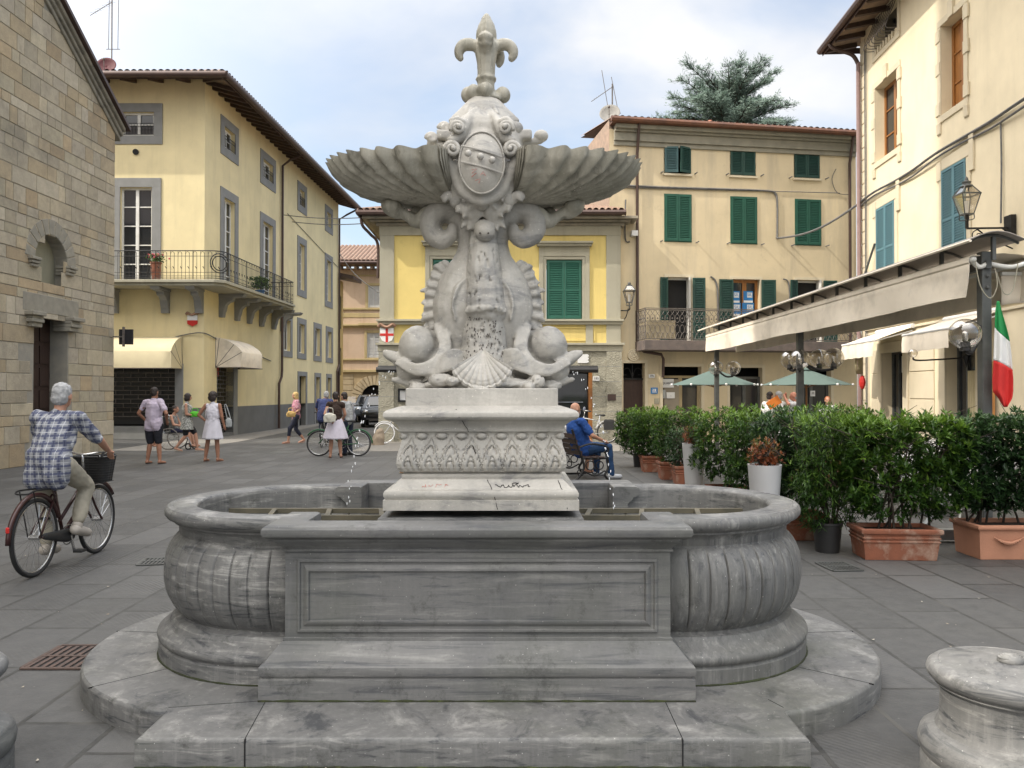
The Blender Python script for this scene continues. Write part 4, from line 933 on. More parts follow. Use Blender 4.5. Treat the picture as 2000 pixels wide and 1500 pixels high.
wall_holes(mb, FC, 0, WC, 0, ZT + .1, C3 + C2 + C1 + G0, .28); wall_holes(mb, FC, xl, 0, 6.8, ZT + .1, [], 0)
mb.box(WC, -9, 0, WC + .02, 0, ZT, FC.M)
mb.build("wall", M_CREAM, cb)
mb = MB(); mb.box(xl, -9, 0, xl + .1, -.01, ZT + .4, FC.M); mb.build("party_wall", mat("brick_party_wall", (.38, .27, .2), (.25, .19, .15), 6, .9, .6, 15), cb)
mb = MB(); mb.box(.2, -5, .01, WC - .2, -.9, ZT, FC.M); mb.build("interior", M_DARK, cb)
mb = MB()
for (o, a, b) in ((.06, ZT - .45, ZT - .30), (.12, ZT - .30, ZT - .02), (.2, ZT - .02, ZT + .06), (.3, ZT + .06, ZT + .2)): mb.box(xl + .15, 0, a, WC, o, b, FC.M)
mb.build("cornice", mat("grey_beige_cornice", (.30, .28, .22), (.22, .21, .17), 3, .9), cb, bevel=.008)
mb = MB(); mb.box(xl, .0, ZT + .2, WC, .42, ZT + .24, FC.M); mb.tube([FC.w(xl - .05, .42, ZT + .3), FC.w(WC, .42, ZT + .24)], .1, 8); mb.build("gutter", M_RUST, cb)
roof_tiles(cb, (FC.w(xl, .4, ZT + .34), FC.w(WC, .4, ZT + .3), FC.w(WC, -4, ZT + 1.1), FC.w(xl, -4, ZT + 1.1)), M_ROOF, wave=.22)
closed_shutters(cb, FC, *C3[1], M_DGSHUT, -.02); closed_shutters(cb, FC, *C3[2], M_DGSHUT, -.02)
for h in C2: closed_shutters(cb, FC, *h, M_GSHUT if False else mat("mid_green_shutter_paint", (.012, .085, .055)) if h is C2[0] else bpy.data.materials["mid_green_shutter_paint"], .0)
h = C3[0]; mb = MB(); frame(mb, FC, h[0] - .03, h[1] - .03, h[2] + .03, h[3] + .03, .03, -.05, .0); wn = mb.build("window", M_DGSHUT, cb); c = (h[0] + h[2]) / 2
shutter(wn, FC, h[0], h[1], c, h[3], .0, mat("bluish_shutter_paint", (.05, .11, .115)), ang=12, hinge=0); shutter(wn, FC, c, h[1], h[2], h[3], 0, M_DGSHUT, ang=-22, hinge=1)
mb = MB()
for h in C3: mb = MB(); mb.box(h[0] - .06, -.1, h[1] - .1, h[2] + .06, .07, h[1] - .035, FC.M); mb.build("sill", M_CREAM3, cb)
for h in C1 + G0: mb = MB(); frame(mb, FC, h[0] - .1, h[1], h[2] + .1, h[3] + .1, .098, -.05, .02, bottom=False); mb.build("opening_surround", M_CREAM3, cb)
# first floor openings and their folded shutters
for i, h in enumerate(C1):
    w_ = (h[2] - h[0]) / 2
    if i == 1: wn = pane_window(cb, FC, *h, .22, 2, M_WOOD, .1, name="french_window")
    else:
        mb = MB(); frame(mb, FC, *h, .06, -.27, -.22); wn = mb.build("french_window", M_WFR, cb); mb = MB(); mb.box(h[0] + .06, -.27, h[1], h[2] - .06, -.262, h[3] - .06, FC.M); mb.build("pane", M_DARK, wn)
        mb = MB(); mb.box(h[2] - .09, -.2, h[1], h[2] - .06, .1, h[3], FC.M); mb.build("casement", M_WFR, wn)
    shutter(wn, FC, h[0] - (w_ if i == 1 else .28), h[1] + .02, h[0], h[3] - .02, .03, M_DGSHUT, hinge=1, ang=0 if i == 1 else -12)
    shutter(wn, FC, h[2] + .03, h[1] + .02, h[2] + .03 + w_, h[3] - .02, .06, M_DGSHUT, hinge=0, ang=8)
# blue estate agent posters behind the middle window's glass
for j, py in enumerate((579, 604)):
    for i, px in enumerate((1439, 1465)):
        x, z = FC.at(px, py); w_, h_ = (.17, .2) if j == 0 else (.21, .23)
        mb = MB(); mb.box(x - w_, -.155, z - h_, x + w_, -.145, z + h_, FC.M); po = mb.build("poster", M_BLUE, cb)
        mb = MB(); mb.box(x - .04, -.1445, z - .02, x + w_ * .85, -.141, z + h_ * .75, FC.M); mb.box(x - w_ * .95, -.1445, z - h_ * .98, x + w_ * .95, -.141, z - h_ * .62, FC.M); mb.build("print", M_WHITE_P, po)
        text("lettering", "SIU", .15, M_BLUE, FC.txt(x + w_ * .4, -.1395, z + h_ * .36), po)
# balcony
mb = MB(); bx0, bx1 = xx(FC, 1259, 670, 1.0), WC - .12; mb.box(bx0, 0, zfl - .34, bx1, 1.0, zfl - .02, FC.M); mb.build("balcony_slab", mat("grey_brown_slab", (.17, .135, .12), (.10, .085, .08), 4, .85, .3, 30), cb, bevel=.01)
mb = MB(); hr = 1.0
def prow(pts_a, pts_b, n):
    for k in range(n + 1):
        a = pts_a.lerp(pts_b, k / n)
        if k % 9 == 0: mb.bar(a + Vector((0, 0, zfl)), a + Vector((0, 0, zfl + hr)), .03)
        if k < n:
            b = pts_a.lerp(pts_b, (k + .5) / n); d = (pts_b - pts_a).normalized()
            for z0_ in (.68, .34):
                mb.tube([b + d * (.078 * math.cos(t)) + Vector((0, 0, zfl + z0_ + .14 * math.sin(t))) for t in [R(q) for q in range(0, 360, 45)]], .009, 4, closed=True)
            mb.ball(b + Vector((0, 0, zfl + .68)), .028, 6, 4)
            for s_ in (-1, 1): mb.tube([b + d * (.078 * s_) + Vector((0, 0, zfl + .0)), b + d * .03 * s_ + Vector((0, 0, zfl + .14)), b + d * .01 * s_ + Vector((0, 0, zfl + .2))], .008, 4); mb.tube([b + Vector((0, 0, zfl + .82)), b + d * .07 * s_ + Vector((0, 0, zfl + .95))], .008, 4)
    for q in (.02, .95, hr): mb.bar(pts_a + Vector((0, 0, zfl + q)), pts_b + Vector((0, 0, zfl + q)), .025)
A_, B_ = FC.w(bx0 + .03, .97, 0), FC.w(bx1 - .03, .97, 0); prow(A_, B_, int((B_ - A_).length / .165)); prow(FC.w(bx0 + .03, 0, 0), A_, 6)
mb.build("balcony_railing", M_GIRON, cb)
for x0_, x1_ in ((bx0 + .1, C1[0][0] - .05), (C1[0][2] + .5, C1[1][0] - .5)):
    mb = MB(); mb.box(x0_, .9, zfl + .02, x1_, .905, zfl + .62, FC.M); mb.build("balcony_screen", mat("beige_screen", (.36, .3, .2), (.3, .25, .17), 5, .9), cb)
# pipes and cables
for px, yy in ((1243, .1), (1657, .1)):
    mb = MB(); x = xx(FC, px, 450); mb.tube([FC.w(x, .35, ZT + .25), FC.w(x, .3, ZT + .1), FC.w(x, .16, ZT - .5), FC.w(x, .1, ZT - .7), FC.w(x, .1, zfl - .15)] + ([FC.w(x + .2, .15, zfl - .35), FC.w(x + .75, .3, zfl - .45), FC.w(x + .82, .3, zfl - .6), FC.w(x + .8, .3, zfl - 1.2)] if px < 1300 else []), .05, 8); mb.build("downpipe", M_GUT, cb, smooth=40)
mb = MB()
def cwire(pts, r=.02, off=.04): mb.tube(curve([FC.w(*FC.at(px, py, off)[:1], off, FC.at(px, py, off)[1]) for px, py in pts], 4), r, 5)
cwire([(1212, 362), (1300, 366), (1430, 370), (1500, 373), (1514, 378), (1518, 395), (1518, 455), (1517, 465)], .035); cwire([(1212, 366), (1400, 371), (1640, 377)], .015)
cwire([(1222, 390), (1221, 465), (1230, 472)], .025); cwire([(1633, 330), (1625, 350), (1635, 376), (1660, 380)], .012)
cwire([(1388, 540), (1398, 550), (1402, 580), (1403, 660)], .03); cwire([(1530, 545), (1540, 552), (1543, 590)], .025)
for px, py in ((1291, 338), (1357, 340), (1418, 342), (1486, 344), (1541, 348), (1612, 350), (1290, 472), (1360, 474), (1420, 476), (1487, 478), (1546, 480), (1613, 481)):
    x, z = FC.at(px, py); mb.bar(FC.w(x, 0, z), FC.w(x, .22, z), .03)
mb.build("wall_cable", M_CABLE, cb)
x, z = FC.at(1236, 458); mb = MB(); mb.box(x - .1, .05, z - .08, x + .12, .2, z + .1, FC.M); mb.build("meter_box", M_WHITE_P, cb, bevel=.01)
# ground floor fillings
h = G0[0]; mb = MB(); mb.box(h[0], -.26, 0, h[2], -.22, h[3] - .55, FC.M); mb.build("door", M_WOOD2, cb)
mb = MB(); c = (h[0] + h[2]) / 2; mb.box(h[0], -.2, h[3] - .55, h[2], -.16, h[3] - .5, FC.M)
for s_ in (-1, 1): mb.tube(curve([FC.w(c, -.18, h[3] - .5), FC.w(c + s_ * .12, -.18, h[3] - .18), FC.w(c + s_ * .3, -.18, h[3] - .22), FC.w(c + s_ * .3, -.18, h[3] - .38), FC.w(c + s_ * .2, -.18, h[3] - .38)]), .014, 5)
mb.bar(FC.w(c, -.18, h[3] - .5), FC.w(c, -.18, h[3]), .02); mb.build("fanlight_grille", M_IRON, cb)
for i, h in enumerate(G0[1:]): pane_window(cb, FC, h[0], h[1], h[2], h[3] - .3, .22, 1, mat("beige_shop_frame", (.38, .3, .17)) if i == 0 else M_DGREY, .08, name="shop_window")
mb = MB(); h = G0[1]; mb.box(h[0] + .1, -.15, .3, (h[0] + h[2]) / 2 - .05, -.14, 2.05, FC.M); mb.build("inner_panel", mat("beige_panel", (.3, .26, .2)), cb)
# roundel over the door
x, z = FC.at(1237, 694); mb = MB(); c = FC.w(x, 0, z)
for r_ in (.19, .12, .06): mb.tube([FC.w(x + r_ * math.cos(t), .04, z + r_ * math.sin(t)) for t in [R(q) for q in range(0, 360, 18)]], .02, 6, closed=True)
mb.tube([c, FC.w(x, .04, z)], .2, 20); mb.build("roundel", M_CREAM3, cb, smooth=40)
# signs on the wall
def wall_sign(F, rc, label, name, cat, base, s=None, size=.1, sm=None, y=.03, border=None):
    h = F.rect(*rc); t = thing(name, label, cat, F.w((h[0] + h[2]) / 2, y, (h[1] + h[3]) / 2)); mb = MB(); mb.box(h[0], 0 if y > 0 else y - .02, h[1], h[2], y, h[3], F.M); mb.build("board", border or base, t)
    if border: mb = MB(); mb.box(h[0] + .04, y, h[1] + .04, h[2] - .04, y + .006, h[3] - .04, F.M); mb.build("face", base, t)
    if s: text("lettering", s, size, sm or M_IRON, F.txt((h[0] + h[2]) / 2, y + .008, (h[1] + h[3]) / 2), t)
    return t
wall_sign(FC, (1271, 757, 1284, 769), "small white plate with a blue border between the door and shop", "agency_sign", "sign", M_WHITE_P, "SU", .14, M_BLUE, border=M_BLUE)
wall_sign(FC, (1267, 731, 1278, 738), "tiny number tile left of the cream building's shop", "number_tile", "number plate", M_WHITE_P, "191", .1)
wall_sign(FC, (1278, 778, 1287, 789), "small intercom panel beside the cream building's shop", "intercom_panel", "intercom", M_BEIGE, None)
wall_sign(FC, (1295, 740, 1318, 757), "white printed poster with a diamond on the shop door glass", "shop_poster", "poster", M_WHITE_P, "QUARTO", .1, M_IRON, y=-.1)
wall_sign(FC, (1304, 766, 1320, 778), "plain white sheet taped to the shop door glass", "paper_notice", "notice", M_WHITE_P, "...", .1, y=-.1)
wall_sign(FC, (1294, 761, 1302, 778), "narrow grey sheet taped at the shop door's left edge", "door_notice", "notice", mat("grey_paper", (.4, .42, .42)), None, y=-.1)
wall_sign(FC, (1586, 763, 1595, 774), "small white notice in the dark doorway behind the right umbrella", "small_notice", "notice", M_WHITE_P, "M", .12, y=-.1)
wall_sign(FY, (1186, 770, 1202, 782), "brown metal plate on the rough stone pier", "metal_plate", "plate", M_GUT, None, y=.12)
# lanterns
def lantern_parts(t, p, hgt, arm):
    p = Vector(p); s = hgt / .85; mb = MB()
    def ring(r, z): return [p + Vector((r * s * math.cos(a), r * s * math.sin(a), z * s)) for a in [R(45 + 90 * k) for k in range(4)]]
    lo, hi, tp = ring(.13, -.22), ring(.26, .18), ring(.1, .36)
    for k in range(4):
        k2 = (k + 1) % 4
        mb.bar(lo[k], hi[k], .018 * s); mb.bar(hi[k], hi[k2], .028 * s); mb.bar(lo[k], lo[k2], .024 * s); mb.bar(hi[k], tp[k], .02 * s); mb.bar(tp[k], tp[k2], .03 * s)
        mb.tube(curve([lo[k], lo[k] + Vector((0, 0, -.1 * s)), p + Vector((0, 0, -.34 * s))]), .01 * s, 4)
    mb.lathe([(.0, .34), (.12, .35), (.07, .4), (.09, .44), (.04, .47), (.03, .52), (.0, .56)], p, 10, M=None) if s > .99 else mb.ball(p + Vector((0, 0, .42 * s)), .06 * s, 8, 6)
    mb.bar(p + Vector((0, 0, -.42 * s)), p + Vector((0, 0, -.22 * s)), .04 * s); mb.build("lantern_frame", M_DGREY, t)
    mb = MB()
    for k in range(4): mb.add([lo[k], lo[(k + 1) % 4], hi[(k + 1) % 4], hi[k]], [(0, 1, 2, 3)]); mb.add([hi[k], hi[(k + 1) % 4], tp[(k + 1) % 4], tp[k]], [(0, 1, 2, 3)])
    mb.build("lantern_glass", M_GLOBE, t); mb = MB(); mb.tube([p + Vector((0, 0, -.2 * s)), p + Vector((0, 0, .05 * s))], [.03 * s, .05 * s], 8); mb.build("bulb", M_WHITE_P, t)
    mb = MB(); arm(mb, p, s); mb.build("bracket", M_IRON, t)
p = FC.w(*[xx(FC, 1229, 578, .55), .55, zz(FC, 1229, 578, .55)])
t = thing("wall_lantern", "small glass wall lantern between the yellow and cream buildings", "lantern", p)
def arm1(mb, p, s):
    q = FC.w((p - FC.o).dot(FC.u) - .2, .02, p.z - .55); mb.tube(curve([p + Vector((0, 0, -.3)), p + Vector((0, .1, -.45)), q + Vector((0, -.15, .1)), q]), .022, 6); mb.bar(q + Vector((0, 0, -.35)), q + Vector((0, 0, .55)), .08, .04)
    mb.tube(curve([p + Vector((-.02, .1, -.4)), p + Vector((-.1, .2, -.7)), q + Vector((0, -.05, -.25))]), .015, 6)
lantern_parts(t, p, .8, arm1)

# ---------------- pale cream building (right) ----------------
FR = Fac(10.56, 24, -.0546, -1, -1, .0546)
rb = thing("right_building", "tall pale cream building on the right with blue shutters and wooden windows", "building", (10.56, 24, 0))
HR = zz(FR, 1672, 100); RX = 17.0
def rr4(a, b, py0, py1, ref=None):
    x0, x1 = xx(FR, a), xx(FR, b); return (x0, zz(FR, ref or a, py1), x1, zz(FR, ref or a, py0))
WT = [rr4(1712, 1757, 147, 304, 1735), rr4(1841, 1888, 32, 204, 1865)]
zt_, zb_ = (WT[0][3] + WT[1][3]) / 2, (WT[0][1] + WT[1][1]) / 2
WT = [(h[0], zb_, h[2], zt_) for h in WT]
WT = [(h[0] + .02, h[1], h[2] - .02, h[3]) for h in WT]
WB = [(xx(FR, 1714), 4.55, xx(FR, 1749), 6.85), (xx(FR, 1843), 4.55, xx(FR, 1890), 6.88)]
ATT = (xx(FR, 1712), zt_ + 1.15, xx(FR, 1757) , zt_ + 2.0)
GR = [(xx(FR, 1724), 0, xx(FR, 1765), 2.75), (xx(FR, 1848), 0, xx(FR, 1908), 2.85)]
more_t = [(WT[1][0] + 3.75 * k, zb_, WT[1][2] + 3.75 * k, zt_) for k in (1,)]
mb = MB(); wall_holes(mb, FR, 0, RX, 0, HR + .3, WT + WB + GR + [ATT] + more_t, .32); mb.box(0, -10, 0, .02, -.01, HR, FR.M); mb.build("wall", M_CREAM2, rb)
mb = MB(); mb.box(.3, -5, .02, RX - .3, -.34, HR - .2, FR.M); mb.build("interior", M_DARK, rb)
mb = MB()
for h in WT + more_t:
    frame(mb, FR, h[0] - .17, h[1] - .17, h[2] + .17, h[3] + .17, .168, -.02, .035)
    for zc in (h[1] + .02, h[1] + 1.0, h[3] - .35):
        for s_ in (-1, 1): mb.box((h[0] if s_ < 0 else h[2]) + s_ * .12 - .11, .0, zc, (h[0] if s_ < 0 else h[2]) + s_ * .12 + .11, .055, zc + .3, FR.M)
    for x in (h[0] - .1, h[2] + .1): mb.prism([FR.w(x - .09, 0, h[1] - .17), FR.w(x - .09, .06, h[1] - .17), FR.w(x - .09, .04, h[1] - .42), FR.w(x - .09, 0, h[1] - .45)], FR.u * .18)
    c = (h[0] + h[2]) / 2; mb.box(c - .12, 0, h[3] + .0, c + .12, .07, h[3] + .4, FR.M)
for h in WB:
    mb.box(h[0] - .02, -.01, h[3] + .02, h[2] + .16, .03, h[3] + .3, FR.M); mb.box(h[2] + .02, 0, h[1], h[2] + .2, .035, h[3] + .0, FR.M)
    mb.box(h[2] + .16, 0, h[3] - .35, h[2] + .36, .055, h[3] + .5, FR.M); mb.box(h[0] - .24, 0, h[3] - .2, h[0] - .02, .05, h[3] + .25, FR.M); mb.box(h[0] - .14, 0, h[1], h[0] - .02, .03, h[3] - .2, FR.M)
frame(mb, FR, ATT[0] - .15, ATT[1] - .35, ATT[2] + .15, ATT[3] + .15, .148, -.02, .035)
for k in range(7): mb.box(ATT[0] + .05 + k * .19, .0, ATT[1] - .2, ATT[0] + .14 + k * .19, .05, ATT[1] - .02, FR.M)
zk = .3
while zk < HR: mb.box(0, .0, zk, .34, .03, zk + .34, FR.M); zk += .36
for (za, zb__, yy) in ((3.95, 4.03, .14), (3.82, 3.9, .1), (3.55, 3.66, .12), (3.42, 3.48, .07), (3.28, 3.34, .05)): mb.box(.34, 0, za, RX, yy, zb__, FR.M)
for h in GR: frame(mb, FR, h[0] - .3, 0, h[2] + .3, h[3] + .25, .298, -.02, .05, bottom=False)
for x0_ in (GR[0][2] + .36, .75):
    for zc in (.1, .75, 1.45, 2.15): mb.box(x0_, 0, zc, x0_ + 1.35 if x0_ > 1 else x0_ + .7, .03, zc + .68, FR.M)
mb.build("stone_trim", M_CREAM3, rb, bevel=.008)
for h in WT + more_t: pane_window(rb, FR, *h, .3, 3, M_WOOD, .09, glass=M_WOOD if h is WT[1] else None)
for h in WB:
    c = (h[0] + h[2]) / 2; mb = MB(); frame(mb, FR, *h, .04, -.1, -.05); wn = mb.build("window", M_BSHUT, rb)
    mb = MB(); mb.box(h[0], -.3, h[1], h[2], -.28, h[3], FR.M); mb.build("pane", M_GLASS, wn)
    shutter(wn, FR, h[0] + .0, h[1], c, h[3], .0, M_BSHUT, hinge=0); shutter(wn, FR, c, h[1], h[2], h[3], .0, M_BSHUT, hinge=1)
    if h is WB[0]: # raised shutter flap below
        mb = MB(); mb.bar(FR.w(h[0] - .05, .05, 5.9), FR.w(h[0] - .5, .35, 4.5), .05, .05, up=FR.u); mb.build("shutter_stay", M_DGREY, wn)
mb = MB(); mb.box(ATT[0], -.3, ATT[1], ATT[2], -.28, ATT[3], FR.M); wn = mb.build("attic_window", M_GLASS, rb)
mb = MB()
for k in range(9): x = ATT[0] + (ATT[2] - ATT[0]) * k / 8; mb.tube(curve([FR.w(x, .02, ATT[3]), FR.w(x, .12, ATT[3] - .3), FR.w(x, .3, ATT[1] + .12), FR.w(x, .3, ATT[1] - .05), FR.w(x, .02, ATT[1] - .05)]), .012, 4)
mb.tube([FR.w(ATT[0], .02, ATT[3] - .02), FR.w(ATT[2], .02, ATT[3] - .02)], .014, 4); mb.tube([FR.w(ATT[0], .3, ATT[1] + .1), FR.w(ATT[2], .3, ATT[1] + .1)], .014, 4); mb.build("window_guard", M_GIRON, wn)
for i, h in enumerate(GR):
    mb = MB(); frame(mb, FR, *h, .07, -.3, -.24, bottom=False); mb.box(h[0] + .42, -.3, 0, h[0] + .48, -.24, h[3], FR.M); d_ = mb.build("shop_door", M_DGREY, rb)
    mb = MB(); mb.box(h[0] + .07, -.29, 0, h[2] - .07, -.285, h[3] - .07, FR.M); mb.build("pane", M_GLASS, d_)
    if i: mb = MB(); mb.grid(lambda u, v: FR.w(h[0] + .6 + u * .65, -.2 + .03 * math.sin(u * 40), v * 2.1), 40, 2); mb.build("curtain", M_AWN2, d_, smooth=True)
mb = MB(); mb.box(xx(FR, 1744), -.23, 2.15, xx(FR, 1752), -.225, 2.6, FR.M); mb.build("door_notice", M_WHITE_P, rb)
mb = MB(); mb.box(-.75, -6, HR + .3, RX, .0, HR + .34, FR.M)
mb.add([(-.75, 0, HR + .3), (RX, 0, HR + .3), (RX, .95, HR + .12), (-.75, .95, HR + .12), (-.75, 0, HR + .36), (RX, 0, HR + .36), (RX, .95, HR + .18), (-.75, .95, HR + .18)], [(0, 1, 2, 3), (7, 6, 5, 4), (0, 4, 5, 1), (1, 5, 6, 2), (3, 2, 6, 7), (0, 3, 7, 4)], FR.M); mb.build("soffit", M_SOFF, rb)
mb = MB()
for k in range(22): mb = MB(); mb.bar(FR.w(-.5 + k * .8, -.05, HR + .24), FR.w(-.5 + k * .8, .85, HR + .08), .12, .14); mb.build("rafter", M_EAVE, rb)
mb = MB(); mb.tube([FR.w(-.75, .98, HR + .16), FR.w(RX, .98, HR + .16)], .1, 8); mb.box(-.78, -3, HR + .08, -.75, 1.0, HR + .26, FR.M); mb.box(-.75, .88, HR + .02, RX, .9, HR + .24, FR.M)
mb.tube(curve([FR.w(.0, .95, HR + .1), FR.w(.05, .8, HR - .1), FR.w(.08, .3, HR - .3), FR.w(.1, .12, HR - .6)]), .06, 8); mb.build("gutter", M_GUT, rb)
mb = MB(); mb.tube([FR.w(.1, .12, HR - .55), FR.w(.1, .12, 4.3), FR.w(.1, .2, 4), FR.w(.1, .12, 3.2), FR.w(.1, .12, .1)], .065, 8); mb.build("downpipe", mat("mauve_pipe", (.28, .19, .18)), rb, smooth=40)
mb = MB()
for dz, r_, am in ((0, .035, .02), (-.13, .025, .05)): mb.tube(curve([FR.w(k * 1.2, .06 + .03 * math.sin(k * 2), 7.35 + dz + am * math.sin(k * 1.7)) for k in range(15)], 3), r_, 5)
mb.tube([FR.w(.42, .05, HR - .3), FR.w(.42, .05, .2)], .02, 5); mb.tube([FR.w(.52, .05, HR - .3), FR.w(.52, .05, .2)], .012, 5); mb.tube(curve([FR.w(7.6, .04, 7.2), FR.w(7.62, .04, 6.3), FR.w(7.6, .05, 5.1)]), .02, 5)
mb.build("wall_cable", M_CABLE, rb)
# span cable from cream building to right building
t = thing("overhead_cable", "grey cable sagging from the cream building to the right building", "cable", FC.w(5, 0, 5)); a = FC.w(xx(FC, 1517), .05, zz(FC, 1517, 466)); b = FR.w(.0, .1, 7.3)
mb = MB(); mb.tube([a.lerp(b, k / 12) - Vector((0, 0, .25 * math.sin(math.pi * k / 12))) for k in range(13)], .035, 6); mb.build("cable", M_CABLE, t)
for i, (pa, pb) in enumerate((((548, 419), (710, 422)), ((568, 433), (720, 432)))):
    a = FS.w(xx(FS, pa[0]), .05, zz(FS, *pa)); b = P(pb[0], pb[1], 26.2); b.x += .8
    t = thing("overhead_wire", ["upper", "lower"][i] + " thin wire across the gap between the pale and bright yellow buildings", "wire", a, 0, "wires over the side street"); mb = MB(); mb.tube([a.lerp(b, k / 10) - Vector((0, 0, .12 * math.sin(math.pi * k / 10))) for k in range(11)], .018, 5); mb.build("wire", M_CABLE, t)
t = thing("street_wire", "sagging wire in front of the peach building in the side street", "wire", (-9, 40, 8)); a = P(663, 495, 44); b = P(742, 572, 28); mb = MB(); mb.tube([a.lerp(b, k / 10) - Vector((0, 0, .25 * math.sin(math.pi * k / 10))) for k in range(11)], .02, 5); mb.build("wire", M_CABLE, t)
# big lantern
p = P(1888, 398, 16.1); t = thing("wall_lantern", "large glass lantern on a scrolled iron arm in front of the blue shutters", "lantern", p)
def arm2(mb, p, s):
    q = FR.w((p - FR.o).dot(FR.u), .02, p.z - .52); z0_ = p.z - .5; a = Vector((p.x, p.y, z0_)); b = Vector((q.x, q.y, z0_)); mb.bar(a, b, .035); mb.bar(a, p + Vector((0, 0, -.2)), .05)
    for (c0, sg_) in ((.25, 1), (.78, -1)):
        c = a.lerp(b, c0) + Vector((0, 0, -.16)); d = (b - a).normalized()
        mb.tube(curve([c + d * (r_ * math.cos(th)) * sg_ + Vector((0, 0, r_ * math.sin(th))) for th, r_ in [(R(90 + 50 * k), .14 - .012 * k) for k in range(9)]], 3), .012, 5)
    mb.tube(curve([a.lerp(b, .2), a.lerp(b, .5) + Vector((0, 0, -.2)), b + Vector((0, 0, -.42))]), .016, 5); mb.box(b.x - .1, b.y - .12, b.z - .2, b.x, b.y + .12, b.z + .25)
lantern_parts(t, p, .85, arm2)
# small shop awnings on the right building
def flap_awning(xa, xb, label):
    t = thing("shop_awning", label, "awning", FR.w((xa + xb) / 2, 0, 2.7), 0, "small canvas awnings on the right building"); mb = MB(); nseg = 14
    vs = []; rows = [(.05, 3.3), (.45, 3.17), (1.05, 2.95), (1.07, 2.78), (1.07, 2.55)]
    for i in range(nseg + 1):
        for (o, z_) in rows: vs.append((xa + (xb - xa) * i / nseg, o + (.02 * math.sin(i * 1.9) if z_ < 2.9 else 0), z_ - (.02 * math.sin(i) ** 2 if z_ < 2.9 else 0)))
    n = 5; mb.add(vs, [(i * n + k, (i + 1) * n + k, (i + 1) * n + k + 1, i * n + k + 1) for i in range(nseg) for k in range(4)], FR.M); mb.build("canvas", M_AWN, t, smooth=50, solid=.01)
    mb = MB(); mb.tube([FR.w(xa, 1.05, 2.95), FR.w(xb, 1.05, 2.95)], .03, 8); mb.tube([FR.w(xa, .08, 3.32), FR.w(xb, .08, 3.32)], .06, 8)
    for x in (xa + .05, xb - .05): mb.bar(FR.w(x, .08, 3.2), FR.w(x, 1.03, 2.93), .03)
    mb.build("awning_frame", M_WHITE_P, t)
flap_awning(xx(FR, 1645, 680, 1.05), xx(FR, 1708, 680, 1.05), "small open canvas awning nearest the cream building over a glass door")
flap_awning(xx(FR, 1763, 660, 1.05), xx(FR, 1856, 660, 1.05), "small canvas awning beside the big clear globe lamp")
# small wall globe lamp, hose, panels
p = P(1783, 690, 17.9); x_ = (p - FR.o).dot(FR.u); t = thing("wall_globe", "small clear globe wall lamp between the two shop doors", "lamp", p); mb = MB(); mb.ball(p, .1, 16, 10); mb.build("globe", M_GLOBE, t, smooth=True)
mb = MB(); mb.tube(curve([p + Vector((0, 0, -.1)), p + Vector((.15, 0, -.16)), FR.w(x_, .03, p.z - .1)]), .02, 6); mb.lathe([(0, -.22), (.05, -.05), (.07, .06), (0, .12)], FR.w(x_, .05, p.z - .12), 8); mb.build("bracket", M_IRON, t)
t = thing("hose_reel", "coiled pale hose hanging on the right building's corner", "hose", P(1680, 708, 22.5)); mb = MB(); c = P(1681, 712, 22.3)
for k in range(6): mb.tube([c + Vector((.0, (.24 + .02 * k) * math.cos(a), (.26 + .02 * k) * math.sin(a))) + Vector((.03 * k - .1, 0, .02 * k)) + Vector((.15 * math.cos(a), 0, 0)) for a in [R(q) for q in range(0, 360, 24)]], .016, 5, closed=True)
mb.build("coil", mat("pale_hose", (.42, .36, .22)), t); mb = MB(); mb.ball(c + Vector((0, -.1, -.5)), (.09, .09, .2), 8, 6); mb.build("nozzle", M_RED, t)
t = thing("pizza_board", "orange framed menu board with PIZZA lettering beside the post", "sign", P(1934, 765, 16.5)); h = (xx(FR, 1926), 1.0, xx(FR, 1948), 2.25)
mb = MB(); frame(mb, FR, *h, .06, .06, .1); mb.build("frame", mat("orange_wood", (.55, .25, .08)), t); mb = MB(); mb.box(h[0] + .05, .05, h[1] + .05, h[2] - .05, .08, h[3] - .05, FR.M); mb.build("board", M_WHITE_P, t)
text("lettering", "PIZZA", .2, M_IRON, FR.M @ Matrix.Translation(((h[0] + h[2]) / 2, .085, (h[1] + h[3]) / 2)) @ Matrix(((0, -1, 0, 0), (0, 0, 1, 0), (1, 0, 0, 0), (0, 0, 0, 1))), t)
